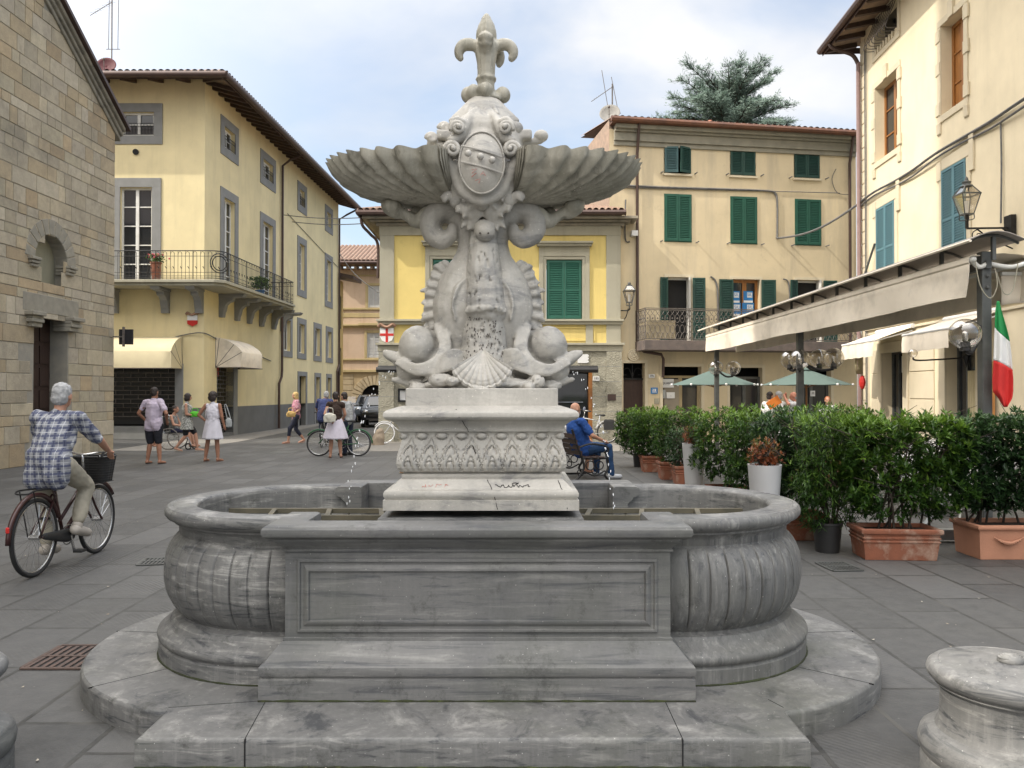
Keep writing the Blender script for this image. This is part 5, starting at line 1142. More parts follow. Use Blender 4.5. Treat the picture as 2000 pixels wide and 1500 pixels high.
# aerials on the cream building, chimney, cedar
aerial(P(1196, 252, 28), "leaning aerials with a grey dish on the cream building's roof edge", 1.6, ((-.12, -.3, .4), .36, -12), mat("grey_dish", (.25, .24, .22)), lean=-.25)
p = P(1387, 250, 30); t = thing("chimney_pot", "small chimney pot on the cream building's ridge", "chimney", p); mb = MB(); mb.lathe([(.13, -.8), (.13, .0), (.16, .02), (.12, .06), (.12, .12)], p, 12); mb.build("flue", M_CREAM3, t, smooth=40)
mb = MB(); mb.lathe([(.0, .14), (.17, .14), (.2, .2), (.08, .28), (0, .3)], p, 12); mb.build("cap", M_TERRA, t)
def cedar():
    D = 48; base = P(1415, 262, D); t = thing("cedar_tree", "blue green cedar with spreading boughs behind the cream building's roof", "tree", (base.x, D, 0)); rn = random.Random(11); br = MB(); lf = MB()
    top = P(1440, 128, D).z; br.tube([Vector((base.x, D, 0)), base, Vector((base.x + .3, D, top - .6))], [.5, .36, .04], 8)
    def needles(a, b, wd, dens):
        d = b - a; l = d.length; n = max(3, int(l * dens)); sd = d.cross(Vector((0, 0, 1))).normalized()
        for i in range(n):
            u = rn.random(); p = a.lerp(b, u) + sd * rn.gauss(0, wd) + Vector((0, 0, rn.gauss(.02, .07)))
            for _ in range(2):
                dd = (d.normalized() * rn.uniform(.2, 1) + sd * rn.uniform(-1, 1) + Vector((0, 0, rn.uniform(-.35, .5)))).normalized() * rn.uniform(.13, .3); e = dd.orthogonal().normalized() * .022
                lf.cc = (min(1, max(0, rn.gauss(.5, .28))),) * 3; lf.add([p, p + dd * .5 + e, p + dd, p + dd * .5 - e], [(0, 1, 2, 3)])
    def bough(a, d, ln, droop):
        pts = []; p = a.copy(); v = d.normalized(); n = 8; pts.append(p.copy())
        for i in range(n): v = (v + Vector((rn.gauss(0, .08), rn.gauss(0, .08), -droop * i / n))).normalized(); p = p + v * ln / n; pts.append(p.copy())
        br.tube(pts, [.09 * (1 - .85 * i / n) for i in range(n + 1)], 5)
        for i in range(2, n + 1):
            q = pts[i]; ax = (pts[i] - pts[i - 1]).normalized(); sd = ax.cross(Vector((0, 0, 1))).normalized()
            for s_ in (-1, 1):
                for rep in range(2):
                    e = (ax * rn.uniform(.3, 1.1) + sd * s_ * rn.uniform(.4, 1) + Vector((0, 0, rn.uniform(-.2, .25)))).normalized(); l2 = ln * .26 * (1.15 - .5 * i / n) * rn.uniform(.6, 1.3)
                    q2 = q + e * l2 + Vector((0, 0, -.06 * l2)); br.tube([q, q2], [.022, .006], 4); needles(q, q2, .10, 34)
        needles(pts[-2], pts[-1] + v * .3, .08, 30)
    zlist = 0; h0 = base.z - 1.2; H = top - h0
    for k in range(64):
        f = ((k + rn.random()) / 64); a = k * 2.39996 + rn.uniform(-.3, .3); el = R(2 + 50 * f ** 1.2 + rn.uniform(-9, 9)); ln = (4.0 - .9 * f) * rn.uniform(.7, 1.12)
        bough(Vector((base.x + .2 * f, D, h0 + H * f * .58)), Vector((math.cos(a) * math.cos(el), math.sin(a) * .8 * math.cos(el), math.sin(el))), ln, .10)
    for sx_ in (-1, 1, -1, 1, 1): bough(Vector((base.x, D, h0 + H * rn.uniform(.1, .3))), Vector((sx_, rn.uniform(-.3, .3), rn.uniform(.2, .5))), rn.uniform(3.7, 4.3), .12)
    br.build("trunk", M_BARK, t, smooth=60); lf.build("crown", M_CEDAR, t)
cedar()
# ---------------- fountain ----------------
FX, FYc = -.168, 4.85
fo = thing("marble_fountain", "large carved marble fountain with shell bowls, two dolphins and an oval basin", "fountain", (FX, FYc, 0))
LC = 1.07
def step_outline(hw, hd, r, n=48):
    pts = []; dy = math.sqrt(r * r - (LC - hw) ** 2) if r > LC - hw else 0; a = math.atan2(dy, hw - LC)
    pts += [(FX - hw, FYc - hd), (FX + hw, FYc - hd)]
    for i in range(n + 1): t = -a + 2 * a * i / n; pts.append((FX + LC + r * math.cos(t), FYc + r * math.sin(t)))
    pts += [(FX + hw, FYc + hd), (FX - hw, FYc + hd)]
    for i in range(n + 1): t = math.pi - a + 2 * a * i / n; pts.append((FX - LC + r * math.cos(t), FYc + r * math.sin(t)))
    return pts
mb = MB(); po = step_outline(1.44, 1.44, 1.215); mb.sweep([(0, 0), (0, .105), (-.004, .117), (-.014, .125)], po)
c0 = len(mb.v); mb.add([(x_, y_, .1245) for x_, y_ in step_outline(1.426, 1.426, 1.201)], [tuple(range(len(po)))])
rn_ = random.Random(2)
st = mb.build("step", M_GREY, fo, smooth=35)
for a, b in (((-.97, -1.442), (-1.01, -1.03)), ((.895, -1.442), (.90, -1.03)), ((-1.442, -1.1), (-1.03, -1.02)), ((1.44, -1.1), (1.4, -1.0)), ((-1.95, -.85), (-1.6, -.5)), ((2.0, -.8), (1.65, -.5)), ((-2.28, .1), (-1.85, .05)), ((2.28, .1), (1.85, .05))):
    mb = MB(); mb.bar((FX + a[0], FYc + a[1], .1225), (FX + b[0], FYc + b[1], .1225), .0035, .006); mb.build('step_joint', M_DARK, fo)
for x_ in (-.97, .895): mb = MB(); mb.box(FX + x_ - .003, FYc - 1.4425, 0, FX + x_ + .003, FYc - 1.43, .12); mb.build("step_joint", M_DARK, fo)
# lobes
prof = [(.83, .12), (.83, .2), (.818, .21), (.818, .216), (.832, .228), (.838, .245), (.834, .262), (.818, .275), (.808, .285), (.79, .295), (.772, .31), (.76, .33), (.75, .345), (.722, .35), (.712, .357), (.712, .362),
        (.722, .372), (.742, .395), (.762, .425), (.779, .46), (.792, .50), (.80, .55), (.802, .60), (.799, .65), (.791, .69), (.779, .725), (.763, .755), (.746, .78), (.73, .795), (.722, .80), (.721, .806), (.724, .81), (.724, .835), (.73, .85), (.742, .862), (.752, .868), (.752, .878), (.768, .884), (.79, .896), (.801, .912), (.803, .93), (.797, .946), (.785, .957), (.765, .962), (.758, .958), (.75, .962), (.66, .962), (.64, .958), (.628, .945), (.622, .925), (.62, .6), (.62, .5)]
NF = 24
def rf(a, z_, r):
    if .362 < z_ < .795 and r > .7:
        t = (a / math.pi * NF) % 1.0; d = min(t, 1 - t); e = min(1, (z_ - .362) / .05) * min(1, (.795 - z_) / .03)
        k = -.017 * math.exp(-(d / .036) ** 2) + .004 * math.cos((t - .5) * math.pi)
        if z_ < .46: k += -.006 * math.exp(-((d - .2) / .05) ** 2)
        return k * e
    return 0
SEG = NF * 22
for s_ in (-1, 1):
    mb = MB(); mb.lathe(prof[:43], (FX + s_ * LC, FYc, 0), SEG, (-102 if s_ > 0 else 78), (102 if s_ > 0 else 282), rf)
    mb.build("basin_lobe", M_GREYL if s_ < 0 else M_GREYR, fo, smooth=40)
    mb = MB(); mb.lathe(prof[42:], (FX + s_ * LC, FYc, 0), 96, (-101 if s_ > 0 else 79), (101 if s_ > 0 else 281)); mb.build("basin_rim", M_GREYL if s_ < 0 else M_GREY, fo, smooth=40)
# straight front and back
HW, HD = .945, .93
pf = [(.10, .122), (.10, .226), (.088, .231), (.088, .236), (.098, .243), (.103, .262), (.1, .284), (.09, .296), (.078, .301), (.072, .312), (.045, .345), (.022, .372), (.008, .385), (.008, .398), (.0, .402), (.0, .818), (.012, .822), (.012, .832), (.006, .836), (.02, .856), (.042, .874), (.046, .879), (.046, .888), (.066, .893), (.086, .905), (.093, .921), (.092, .94), (.083, .953), (.066, .961), (-.07, .961), (-.085, .955), (-.09, .94), (-.09, .5)]
for s_ in (-1, 1):
    mb = MB(); y0 = FYc + s_ * (HD - .36); y1 = FYc + s_ * HD
    path = [(FX - HW, y0), (FX - HW, y1), (FX + HW, y1), (FX + HW, y0)]
    if s_ < 0: path = path      # front: outward is left of travel after ordering
    pp = path if s_ < 0 else path[::-1]
    mb.sweep(pf[:16], pp, False); mb.build("basin_wall", M_GREYP, fo, smooth=30)
    mb = MB(); mb.sweep(pf[15:], pp, False)
    n4 = 4; m4 = len(pf[15:]); mb.add([mb.v[j * 4] for j in range(m4)] + [mb.v[j * 4 + 3] for j in range(m4)], [tuple(range(m4)), tuple(range(m4, 2 * m4))]); mb.build("basin_rim", M_GREYP, fo, smooth=30)
    if s_ < 0:
        mb = MB()
        def mould(x0, z0, x1, z1, prf):
            vs = []; 
            for (o, y_) in prf: vs += [(FX + x0 + o, y1 - y_, z0 + o), (FX + x1 - o, y1 - y_, z0 + o), (FX + x1 - o, y1 - y_, z1 - o), (FX + x0 + o, y1 - y_, z1 - o)]
            mb.add(vs, [(4 * j + i, 4 * j + (i + 1) % 4, 4 * j + 4 + (i + 1) % 4, 4 * j + 4 + i) for j in range(len(prf) - 1) for i in range(4)])
        mould(-.885, .425, .88, .785, [(0, -.01), (0, .008), (.006, .012), (.014, .012), (.018, .003), (.03, .003), (.042, .012), (.052, .016), (.058, .016), (.062, .006), (.066, -.004)])
        mb.box(FX - .822, y1 - .004, .488, FX + .817, y1 + .01, .722); mb.build("front_panel_moulding", M_GREYP, fo, smooth=30)
# floor and water
mb = MB(); mb.prism([(x_, y_, .4) for x_, y_ in step_outline(.9, .8, .63, 24)], (0, 0, .1)); mb.build("basin_floor", M_GREY, fo)
mb = MB(); mb.add([(x_, y_, .70) for x_, y_ in step_outline(.86, .84, .63, 24)], [tuple(range(len(step_outline(.86, .84, .63, 24))))]); mb.build("water_surface", M_WATER, fo)
for s_ in (-1, 1):
    mb = MB()
    for y_ in (-.02, .26): mb.bar((FX + s_ * .5, FYc + y_, .845), (FX + s_ * 1.66, FYc + y_, .845), .03, .03)
    for x_ in (.62, .95, 1.3): mb.bar((FX + s_ * x_, FYc - .02, .845), (FX + s_ * (x_ + .05), FYc + .26, .845), .03, .028)
    mb.build("iron_frame", mat("mossy_iron", (.075, .07, .05), (.14, .12, .08), 8) if s_ < 0 else bpy.data.materials["mossy_iron"], fo)
# pedestal (mitred square mouldings). px half width, image row -> metres
def hz(h, y): w_ = 4.85 * h / (1556 + h); return w_, CH - (y - HY) * (4.85 - w_) / 1556
rows = [(203, 1060), (203, 1018), (200, 1012), (191.5, 997), (191.5, 977), (186, 976), (187, 974.5), (190.5, 970), (191, 964), (188.5, 959), (181, 956.5), (178, 955.5), (176, 953), (166, 943), (160, 937.5), (158, 936), (154, 934.5),
        (156, 931), (156, 927), (153, 924.5), (150, 923.5), (158, 921), (163.5, 914), (165.5, 907), (165.5, 899), (163.5, 889), (160.5, 878), (157.5, 867), (155.5, 857), (155.5, 849), (157.5, 845), (162.5, 842.5), (163, 839.5), (161, 838.5), (161, 835.5), (165, 829), (172, 824.5), (175, 822.5), (179, 821), (186, 819.5), (191, 815), (192, 811), (190.5, 806), (186, 802), (176, 798.5), (166, 795.5), (159.5, 793.8), (157, 793), (149.5, 792.6)]
pr = [hz(h, y_) for h, y_ in rows]
CXp = FX + .0
mb = MB()
def pset(prf, n=4):
    mb.sweep([(w_, z_) for w_, z_ in prf], [(CXp, FYc), (CXp, FYc), (CXp, FYc), (CXp, FYc)]) 
def sq_loft(prf, nm, m_, sub=1, sm=30, dfn=None):
    mb = MB(); vs = []; k = sub
    for (w_, z_) in prf:
        c = [(-w_, -w_), (w_, -w_), (w_, w_), (-w_, w_)]
        for i in range(4):
            for j in range(k):
                t = j / k; x_ = c[i][0] + (c[(i + 1) % 4][0] - c[i][0]) * t; y_ = c[i][1] + (c[(i + 1) % 4][1] - c[i][1]) * t
                if dfn:
                    o = dfn(t, z_); nx = [(0, -1), (1, 0), (0, 1), (-1, 0)][i]; x_ += nx[0] * o; y_ += nx[1] * o
                vs.append((CXp + x_, FYc + y_, z_))
    n = 4 * k; fs = [(a * n + b, a * n + (b + 1) % n, (a + 1) * n + (b + 1) % n, (a + 1) * n + b) for a in range(len(prf) - 1) for b in range(n)]
    fs.append(tuple(range((len(prf) - 1) * n, len(prf) * n))); mb.add(vs, fs); return mb.build(nm, m_, fo, smooth=sm)
sq_loft(pr[:3], "pedestal_footing", M_GREY)
sq_loft(pr[3:21], "pedestal_base", M_WHITE, 1)
# carved body: leaves cut as relief
bz0, bz1 = pr[20][1], pr[31][1]
fine = []
for i in range(20, 32):
    if i < 31:
        for k in range(7): t = k / 7; fine.append((pr[i][0] + (pr[i + 1][0] - pr[i][0]) * t, pr[i][1] + (pr[i + 1][1] - pr[i][1]) * t))
    else: fine.append(pr[i])
def leafrel(t, z_):
    v = (z_ - bz0) / (bz1 - bz0); u = (t * 8 + 0.0) % 1.0 - .5; d = 0.0     # leaf centred at u=0
    if .05 < v < .86:
        h = v; hw_ = .44 * (1 - max(0, (h - .2) / .62) ** 1.6) if h > .2 else .44
        e = abs(u) - hw_ * (1 + .08 * math.sin(h * 60))
        d += .006 if e < 0 else -.009 * math.exp(-(e / .05) ** 2)
        if e < 0: d += .004 * math.cos(u * 22) * (1 - h)
        for (vc, rr0, am) in ((.20, .17, .016), (.30, .13, .011), (.50, .21, .014), (.62, .10, .012), (.40, .06, .012)):
            q = math.hypot(u, (v - vc + .05) * 1.25); 
            if v > vc - .05: d -= am * math.exp(-((q - rr0) / .028) ** 2)
        for (uc, vc) in ((.3, .33), (-.3, .33), (.27, .62), (-.27, .62), (.38, .55), (-.38, .55)): d -= .014 * math.exp(-(((u - uc) / .03) ** 2 + ((v - vc) / .035) ** 2))
    if v > .72:      # beads under the lip, halfway between the leaves
        u2 = (t * 8 + .5) % 1.0 - .5; q = math.hypot(u2 / .26, (v - .885) / .075)
        if q < 1: d += .024 * math.sqrt(1 - q * q)
        elif q < 1.35: d -= .008
    d *= .72
    return d * min(1, t * 30, (1 - t) * 30) if d < 0 else d
sq_loft(fine, "carved_dado", M_WHITE, 240, 35, leafrel)
sq_loft(pr[31:], "pedestal_cornice", M_WHITE)
wb, zb_ = hz(149, 793); zt = 1.6 + 9 * 4.35 / 1556 + .0
mb = MB(); mb.box(CXp - wb, FYc - wb, pr[-1][1] - .01, CXp + wb, FYc + wb, zt); mb.build("plinth_block", M_WHITE, fo, bevel=.006, segs=2)
mb = MB(); nv = lambda k: rn_.uniform(-k, k)      # cracks running down the pedestal front
def crack(pts, r=.0022):
    q = []
    for i in range(len(pts) - 1):
        a, b = Vector(pts[i]), Vector(pts[i + 1])
        for k in range(4): q.append(a.lerp(b, k / 4) + Vector((nv(.003), 0, nv(.003))))
    q.append(Vector(pts[-1])); mb.tube(q, r, 4)
def onped(px, py):   # point on the pedestal front at an image position
    h = None
    for i in range(len(rows) - 1):
        (h0, y0), (h1, y1) = rows[i], rows[i + 1]
        if y1 <= py <= y0: t = (y0 - py) / max(.01, y0 - y1); h = h0 + (h1 - h0) * t; break
    w_, z_ = hz(h, py); d = 4.85 - w_
    return Vector(((px - 1000) / 1556 * d, d - .001, z_))
crack([onped(890, 800), onped(897, 815)]); crack([onped(903, 822), onped(915, 843)]); crack([onped(922, 868), onped(935, 895), onped(946, 918)]); crack([onped(952, 938), onped(960, 955), onped(966, 971), onped(972, 995)]); crack([onped(1089, 938), onped(1098, 956), onped(1108, 994)])
mb.build("crack", M_DARK, fo)
# graffiti: red and black scrawl on the lower slope
def scrawl(px0, px1, py, n, seed, r, m_, nm, amp=3.2):
    rn = random.Random(seed); pts = []; mb = MB()
    for i in range(n):
        t = i / (n - 1); pts.append(onped(px0 + (px1 - px0) * t + rn.uniform(-3, 1), py + rn.uniform(-amp, amp)))
    mb.tube([p + Vector((0, -.001, .0)) for p in curve(pts, 5)], r, 4); mb.build(nm, m_, fo)
scrawl(969, 1037, 949, 26, 4, .0022, M_DARK, "graffiti"); scrawl(1002, 1016, 944, 9, 8, .003, M_DARK, "graffiti", 1.5)
red = mat("faded_red_marker", (.45, .16, .13), (.5, .3, .27), 30); 
for k, (a, b) in enumerate(((824, 834), (838, 848), (852, 862), (868, 878))): scrawl(a, b, 948, 6, 20 + k, .0016, red, "graffiti", 3.6)

# ---- sculpture: all voxel-fused pieces ----
K = 320.8
def q3(px, py, dy=0, Y=FYc): d = Y + dy; return Vector(((px - 1000) / 1556 * d, d, CH + (HY - py) / 1556 * d))
CXI = 943
def qm(px, py, dy, s_): return q3(CXI + (px - CXI) * s_ if s_ > 0 else 2 * CXI - px, py, dy)   # s_=1 left as given, -1 mirrored
def nb(scale, amp): return lambda c, n: n * (noise.noise(c * scale) * amp + noise.noise(c * scale * 3.1) * amp * .5)
for s_ in (1, -1):
    m1 = lambda px, py, dy=0: qm(px, py, dy, s_)
    mb = MB()
    body = [(798, 722, -.05, 24), (822, 714, -.05, 27), (850, 706, -.03, 28), (878, 696, 0, 31), (897, 668, 0, 39), (899, 638, 0, 50), (900, 607, 0, 56), (902, 578, 0, 53), (906, 552, 0, 48), (911, 529, 0, 39), (915, 508, 0, 30), (917, 487, 0, 25), (916, 463, 0, 24), (909, 440, 0, 25), (896, 421, 0, 27), (876, 410, 0, 25.5), (855, 414, -.01, 24), (842, 432, -.02, 22.5), (845, 455, -.03, 21), (863, 467, -.05, 18.5), (880, 459, -.055, 15), (884, 445, -.06, 11)]
    mb.chain([(m1(a, b, c), r / K) for a, b, c, r in body], 20)
    # brow / cheek ball
    mb.ball(m1(815, 676, -.06), (.114, .135, .122), 26, 18)
    mb.cap(m1(838, 668, .03), m1(892, 690, .02), .10, .12); mb.cap(m1(842, 700, -.02), m1(905, 715, -.04), .09, .12)
    # upper jaw & snout
    mb.chain([(m1(865, 712, -.04), .10), (m1(830, 718, -.06), .065), (m1(800, 711, -.08), .046), (m1(774, 700, -.09), .038), (m1(760, 693, -.09), .030), (m1(753, 690, -.09), .022)], 14)
    for k in range(3):   # folded lips around the brow
        mb.chain([(m1(850 + 7 * k, 636 - 6 * k, -.08), .014), (m1(861 + 8 * k, 678, -.16), .019), (m1(846 + 7 * k, 706 + 6 * k, -.19), .021), (m1(814, 715 + 7 * k, -.19), .018), (m1(784 - 5 * k, 702 + 4 * k, -.14), .011)], 8)
    # lower jaw
    mb.chain([(m1(860, 752, -.02), .06), (m1(825, 753, -.05), .042), (m1(795, 748, -.06), .026), (m1(768, 741, -.07), .014)], 12)
    mb.chain([(m1(800, 750, -.05), .03), (m1(815, 760, -.05), .035), (m1(850, 757, -.05), .03)], 10)
    # gill fins raking back
    for k in range(6): mb.chain([(m1(822 + 5 * k, 748 - 5 * k, -.13), .008), (m1(850 + 3 * k, 731 - 7 * k, -.21), .013), (m1(884, 718 - 7 * k, -.22), .012), (m1(910, 712 - 5 * k, -.18), .006)], 7)
    # side line of the belly
    mb.chain([(m1(912, 540, -.15), .006), (m1(893, 562, -.17), .010), (m1(884, 595, -.185), .010), (m1(889, 625, -.18), .008)], 6)
    dol = mb.build("dolphin", M_WHITE, fo, smooth=True, remesh=.0095, relax=1, bumpy=lambda c, n: n * (noise.noise(c * 9) * .005 + noise.noise(c * 30) * .0025 + noise.noise(Vector((c.x * 50, c.y * 50, c.z * 14))) * .002))
    mb = MB()      # scalloped back fin
    crest = [(868, 522), (856, 534), (848, 548), (843, 565), (838, 585), (838, 606), (840, 626), (845, 645)]
    cpts = curve([m1(a + 8, b, 0) for a, b in crest], 6); nC = len(cpts)
    for k in range(nC - 1):
        pass
    for k in range(15):
        i = int(k * (nC - 3) / 14); p = cpts[i]; t = (cpts[min(i + 1, nC - 1)] - p).normalized(); o = Vector((t.z, 0, -t.x)) 
        if (p + o).x * s_ > p.x * s_ : o = -o
        ln = (.05 + .022 * (k % 5 == 2) + .012 * (k % 2)); mb.chain([(p - o * .05, .022), (p + o * ln * .5 + Vector((0, (.02 if k % 2 else -.02), .006)), .02), (p + o * ln + Vector((0, 0, -.012)), .012)], 8)
        mb.chain([(p - o * .04, .03), (p + o * ln * .4, .018)], 6)
    mb.build("back_fin", M_WHITE, dol, smooth=True, remesh=.008, relax=1)
    mb = MB()      # teeth
    for k in range(7): mb.ball(m1(770 + 6.5 * k, 706 + 3.6 * k + 3, -.10), .010, 6, 5)
    mb.build("teeth", M_WHITE, dol, smooth=True)
    # tail fluke holding the bowl
    mb = MB()
    mb.chain([(m1(856, 408, .0), .05), (m1(836, 420, .0), .058), (m1(815, 432, .01), .045), (m1(800, 424, .02), .035), (m1(786, 416, .02), .036), (m1(772, 414, .02), .04), (m1(757, 405, .02), .038), (m1(753, 394, .03), .03), (m1(764, 386, .04), .03)], 12)
    mb.chain([(m1(800, 424, .04), .03), (m1(815, 412, .1), .04), (m1(822, 398, .2), .04)], 10)
    mb.ball(m1(765, 402, .0), (.06, .06, .05), 12, 8); mb.build("tail_fluke", M_WORN, dol, smooth=True, remesh=.0105, relax=2)

# rocky centre with cloth, shell, berry ball
mb = MB()
colp = [(945, 760, 66), (945, 735, 58), (946, 705, 50), (946, 670, 44), (948, 635, 41), (950, 606, 36)]
col2 = [(950, 606, 42), (949, 590, 40), (948, 560, 36), (946, 530, 33), (945, 500, 30), (944, 470, 27), (944, 440, 24)]
for pl, dy in ((colp, -.10), (col2, -.12)):
    mb.chain([(q3(a, b, dy), r / K) for a, b, r in pl], 20)
mb.chain([(q3(912, 608, -.2), .02), (q3(935, 602, -.25), .022), (q3(960, 600, -.25), .022), (q3(984, 606, -.2), .02)], 8)
mb.chain([(q3(930, 600, -.22), .02), (q3(935, 560, -.2), .018), (q3(937, 520, -.18), .014)], 6); mb.chain([(q3(960, 600, -.22), .02), (q3(957, 555, -.2), .018), (q3(952, 520, -.18), .014)], 6)
rng = random.Random(31)
for k in range(75):     # rockwork on top of the plinth
    a = rng.uniform(0, 2 * math.pi); rr0 = rng.uniform(.2, .43); c = Vector((FX + rr0 * math.cos(a) * 1.0, FYc + rr0 * math.sin(a) * .95, zt + rng.uniform(-.005, .05) * (1.3 - rr0)))
    c.x = max(FX - .42, min(FX + .42, c.x)); c.y = max(FYc - .4, min(FYc + .4, c.y)); mb.ball(c, (rng.uniform(.03, .08), rng.uniform(.03, .06), rng.uniform(.02, .05)), 10, 7)
mb.ball((FX, FYc, zt + .02), (.4, .36, .055), 24, 10)
V2 = Vector
def rocky(c, n):
    c = c.copy(); c.z -= 1.4
    v = noise.noise(c * 14) * .012 + noise.noise(c * 42) * .008; pit = noise.noise(c * Vector((30, 30, 16)).x / 1.0)
    q = noise.cell(Vector((c.x * 70, c.y * 70, c.z * 38))); f = noise.noise(Vector((c.x * 60, c.y * 60, c.z * 24)))
    if c.z > .25: v = noise.noise(c * 18) * .004 + noise.noise(V2((c.x * 40, c.y * 40, c.z * 9))) * .006 + (-.012 if f > .42 else 0)
    return n * v
mb.build("rockwork", M_WHITE, fo, smooth=True, remesh=.0085, relax=1, bumpy=rocky)
mb = MB()     # pits
for k in range(420):
    py = rng.uniform(480, 715); pl = colp if py > 606 else col2
    for i in range(len(pl) - 1):
        if pl[i + 1][1] <= py <= pl[i][1]: t = (pl[i][1] - py) / (pl[i][1] - pl[i + 1][1]); r = pl[i][2] + (pl[i + 1][2] - pl[i][2]) * t; break
    u = rng.uniform(-.85, .85); px = 946 + u * r; dy = -.105 - math.sqrt(1 - u * u) * r / K - .003
    mb.ball(q3(px, py, dy), (rng.uniform(.0015, .0035), .004, rng.uniform(.002, .008)), 6, 5)
mb.build("drill_holes", mat("dark_pit", (.10, .09, .08)), fo)["kind"] = "stuff"
mb = MB(); c = q3(947, 452, -.2); mb.ball(c, (.062, .06, .062), 20, 14); mb.ball(c + Vector((0, .02, .03)), (.07, .06, .05), 16, 10)
mb.build("berry_knob", M_WHITE, fo, smooth=True, remesh=.008, relax=1)
mb = MB(); mb.ball(c + Vector((-.026, -.058, -.02)), .006, 8, 6); mb.ball(c + Vector((.022, -.06, -.02)), .006, 8, 6); mb.build("drill_holes", bpy.data.materials["dark_pit"], fo)["kind"] = "stuff"
# scallop shell at the foot
mb = MB(); hc = q3(944, 682, -.2)
def shellfn(u, v):
    a = R(-58 + 116 * u); ribs = 11; s = v; L_ = .215 * (1 - .08 * (abs(a) / 1.0) ** 2)
    rib = abs(math.cos(u * math.pi * ribs)); x = math.sin(a) * L_ * s * 1.0; z_ = -math.cos(a) * L_ * s * 1.05 - .0
    y = -.02 - .17 * math.sin(min(1, s) * math.pi * .52) + .04 * (abs(a) / 1.43) ** 2 * s; y -= (.012 * rib + (.006 if (s * 6) % 1 > .82 else 0)) * s
    if s > .9: x *= 1 + .03 * rib; z_ *= 1 + .05 * rib
    return hc + Vector((x * (.72 + .28 * s), y, z_))
mb.grid(shellfn, 132, 40); mb.build("scallop_shell", M_WHITE, fo, smooth=60, solid=.022)
# bowls
ZR = 2.99; 
for s_ in (-1, 1):
    hub = Vector((FX + s_ * .13, FYc, 2.735)); A, B = .93, .45; NR = 34
    def rimpt(th):     # plan outline from front inner to back inner through the tip
        ex = math.copysign(abs(math.cos(th)) ** .74, math.cos(th)); ey = math.copysign(abs(math.sin(th)) ** .74, math.sin(th))
        return Vector((FX + s_ * (.25 + (A - .25) * ex if ex > 0 else .25 + .08 * ex), FYc + B * ey, ZR))
    def bowl(u, v, off=0):
        th = R(-168 + 336 * u); rp = rimpt(th); s = v; f = .5 + .5 * math.cos(2 * math.pi * NR * u); f = f ** .8
        p = Vector((hub.x + (rp.x - hub.x) * s, hub.y + (rp.y - hub.y) * s, 0)); zf_ = hub.z + (ZR - hub.z) * (1 - math.sqrt(max(0, 1 - (s * .995) ** 2)))
        outd = Vector((rp.x - hub.x, rp.y - hub.y, 0)).normalized(); k = .034 * (s ** 1.1) * (f - .5)
        st_ = (.009 * (((s * 8 + .35 * math.sin(th * 3) + .12 * math.sin(th * 11)) % 1)) ** 2) * s
        nrm = (outd * s ** 2 + Vector((0, 0, -1)) * math.sqrt(max(.02, 1 - s ** 4))).normalized()
        q = p + nrm * (k + st_ - off); q.z += zf_
        if s > .93: q.z += .016 * (f - .5) * (s - .93) / .07
        return q
    mb = MB(); mb.grid(lambda u, v: bowl(u, v), NR * 12, 44)
    mb.grid(lambda u, v: bowl(u, 1 - v * .6, .024 * min(1, v * 12)), NR * 12, 14)
    mb.build("shell_bowl", M_WORN, fo, smooth=50)
mb = MB()     # neck under the bowls
mb.chain([(q3(945, 470, .02), .09), (q3(945, 440, .02), .1), (q3(945, 415, .02), .14), (q3(945, 395, .02), .2), (q3(945, 375, .03), .22), (q3(942, 340, .05), .24), (q3(942, 300, .05), .25)], 24)
rl_ = random.Random(4)
for s_ in (1, -1):    # acanthus leaves
    m1 = lambda px, py, dy=0: qm(px, py, dy, s_)
    for (pts) in ([(930, 430, -.2), (912, 412, -.22), (900, 400, -.22), (893, 404, -.24)], [(935, 420, -.22), (925, 395, -.24), (912, 380, -.26), (900, 382, -.28)], [(938, 450, -.16), (922, 436, -.18), (908, 432, -.18), (903, 440, -.18)], [(940, 410, -.2), (936, 385, -.27), (928, 372, -.3)], [(925, 400, -.15), (895, 392, -.2), (875, 380, -.24), (862, 384, -.24)]):
        ch_ = [(m1(*p), r) for p, r in zip(pts, (.02, .034, .026, .012))]; mb.chain(ch_, 10)
        for k in range(1, 3): mb.chain([(m1(pts[k][0], pts[k][1], pts[k][2]), .016), (m1(pts[k][0] - 6, pts[k][1] + 10, pts[k][2] - .02), .012), (m1(pts[k][0] - 10, pts[k][1] + 14, pts[k][2] + .01), .006)], 8)
mb.build("acanthus_neck", M_WHITE, fo, smooth=True, remesh=.010, relax=1, bumpy=nb(16, .008))
# upper dome, cartouche
mb = MB(); dm = [(.0, 402), (.16, 400), (.22, 370), (.25, 330), (.24, 290), (.225, 268), (.20, 245), (.165, 225), (.125, 208), (.10, 199), (.088, 194), (.0, 193)]
mb.lathe([(r, CH + (HY - y_) / K) for r, y_ in dm], (FX, FYc - .02, 0), 40)
mb.box(q3(856, 280).x, FYc - .12, CH + (HY - 281) / K, q3(888, 280).x, FYc + .2, CH + (HY - 263) / K); mb.box(q3(1000, 280).x, FYc - .12, CH + (HY - 281) / K, q3(1038, 280).x, FYc + .2, CH + (HY - 263) / K)
for k in range(8): a = R(45 * k + 22); mb.cap((FX + .1 * math.cos(a), FYc - .02 + .1 * math.sin(a), CH + (HY - 203) / K), (FX + .215 * math.cos(a), FYc - .02 + .215 * math.sin(a), CH + (HY - 245) / K), .008, .016)
mb.build("dome", M_WHITE, fo, smooth=True, remesh=.010, relax=2, bumpy=nb(7, .004))
mb = MB()
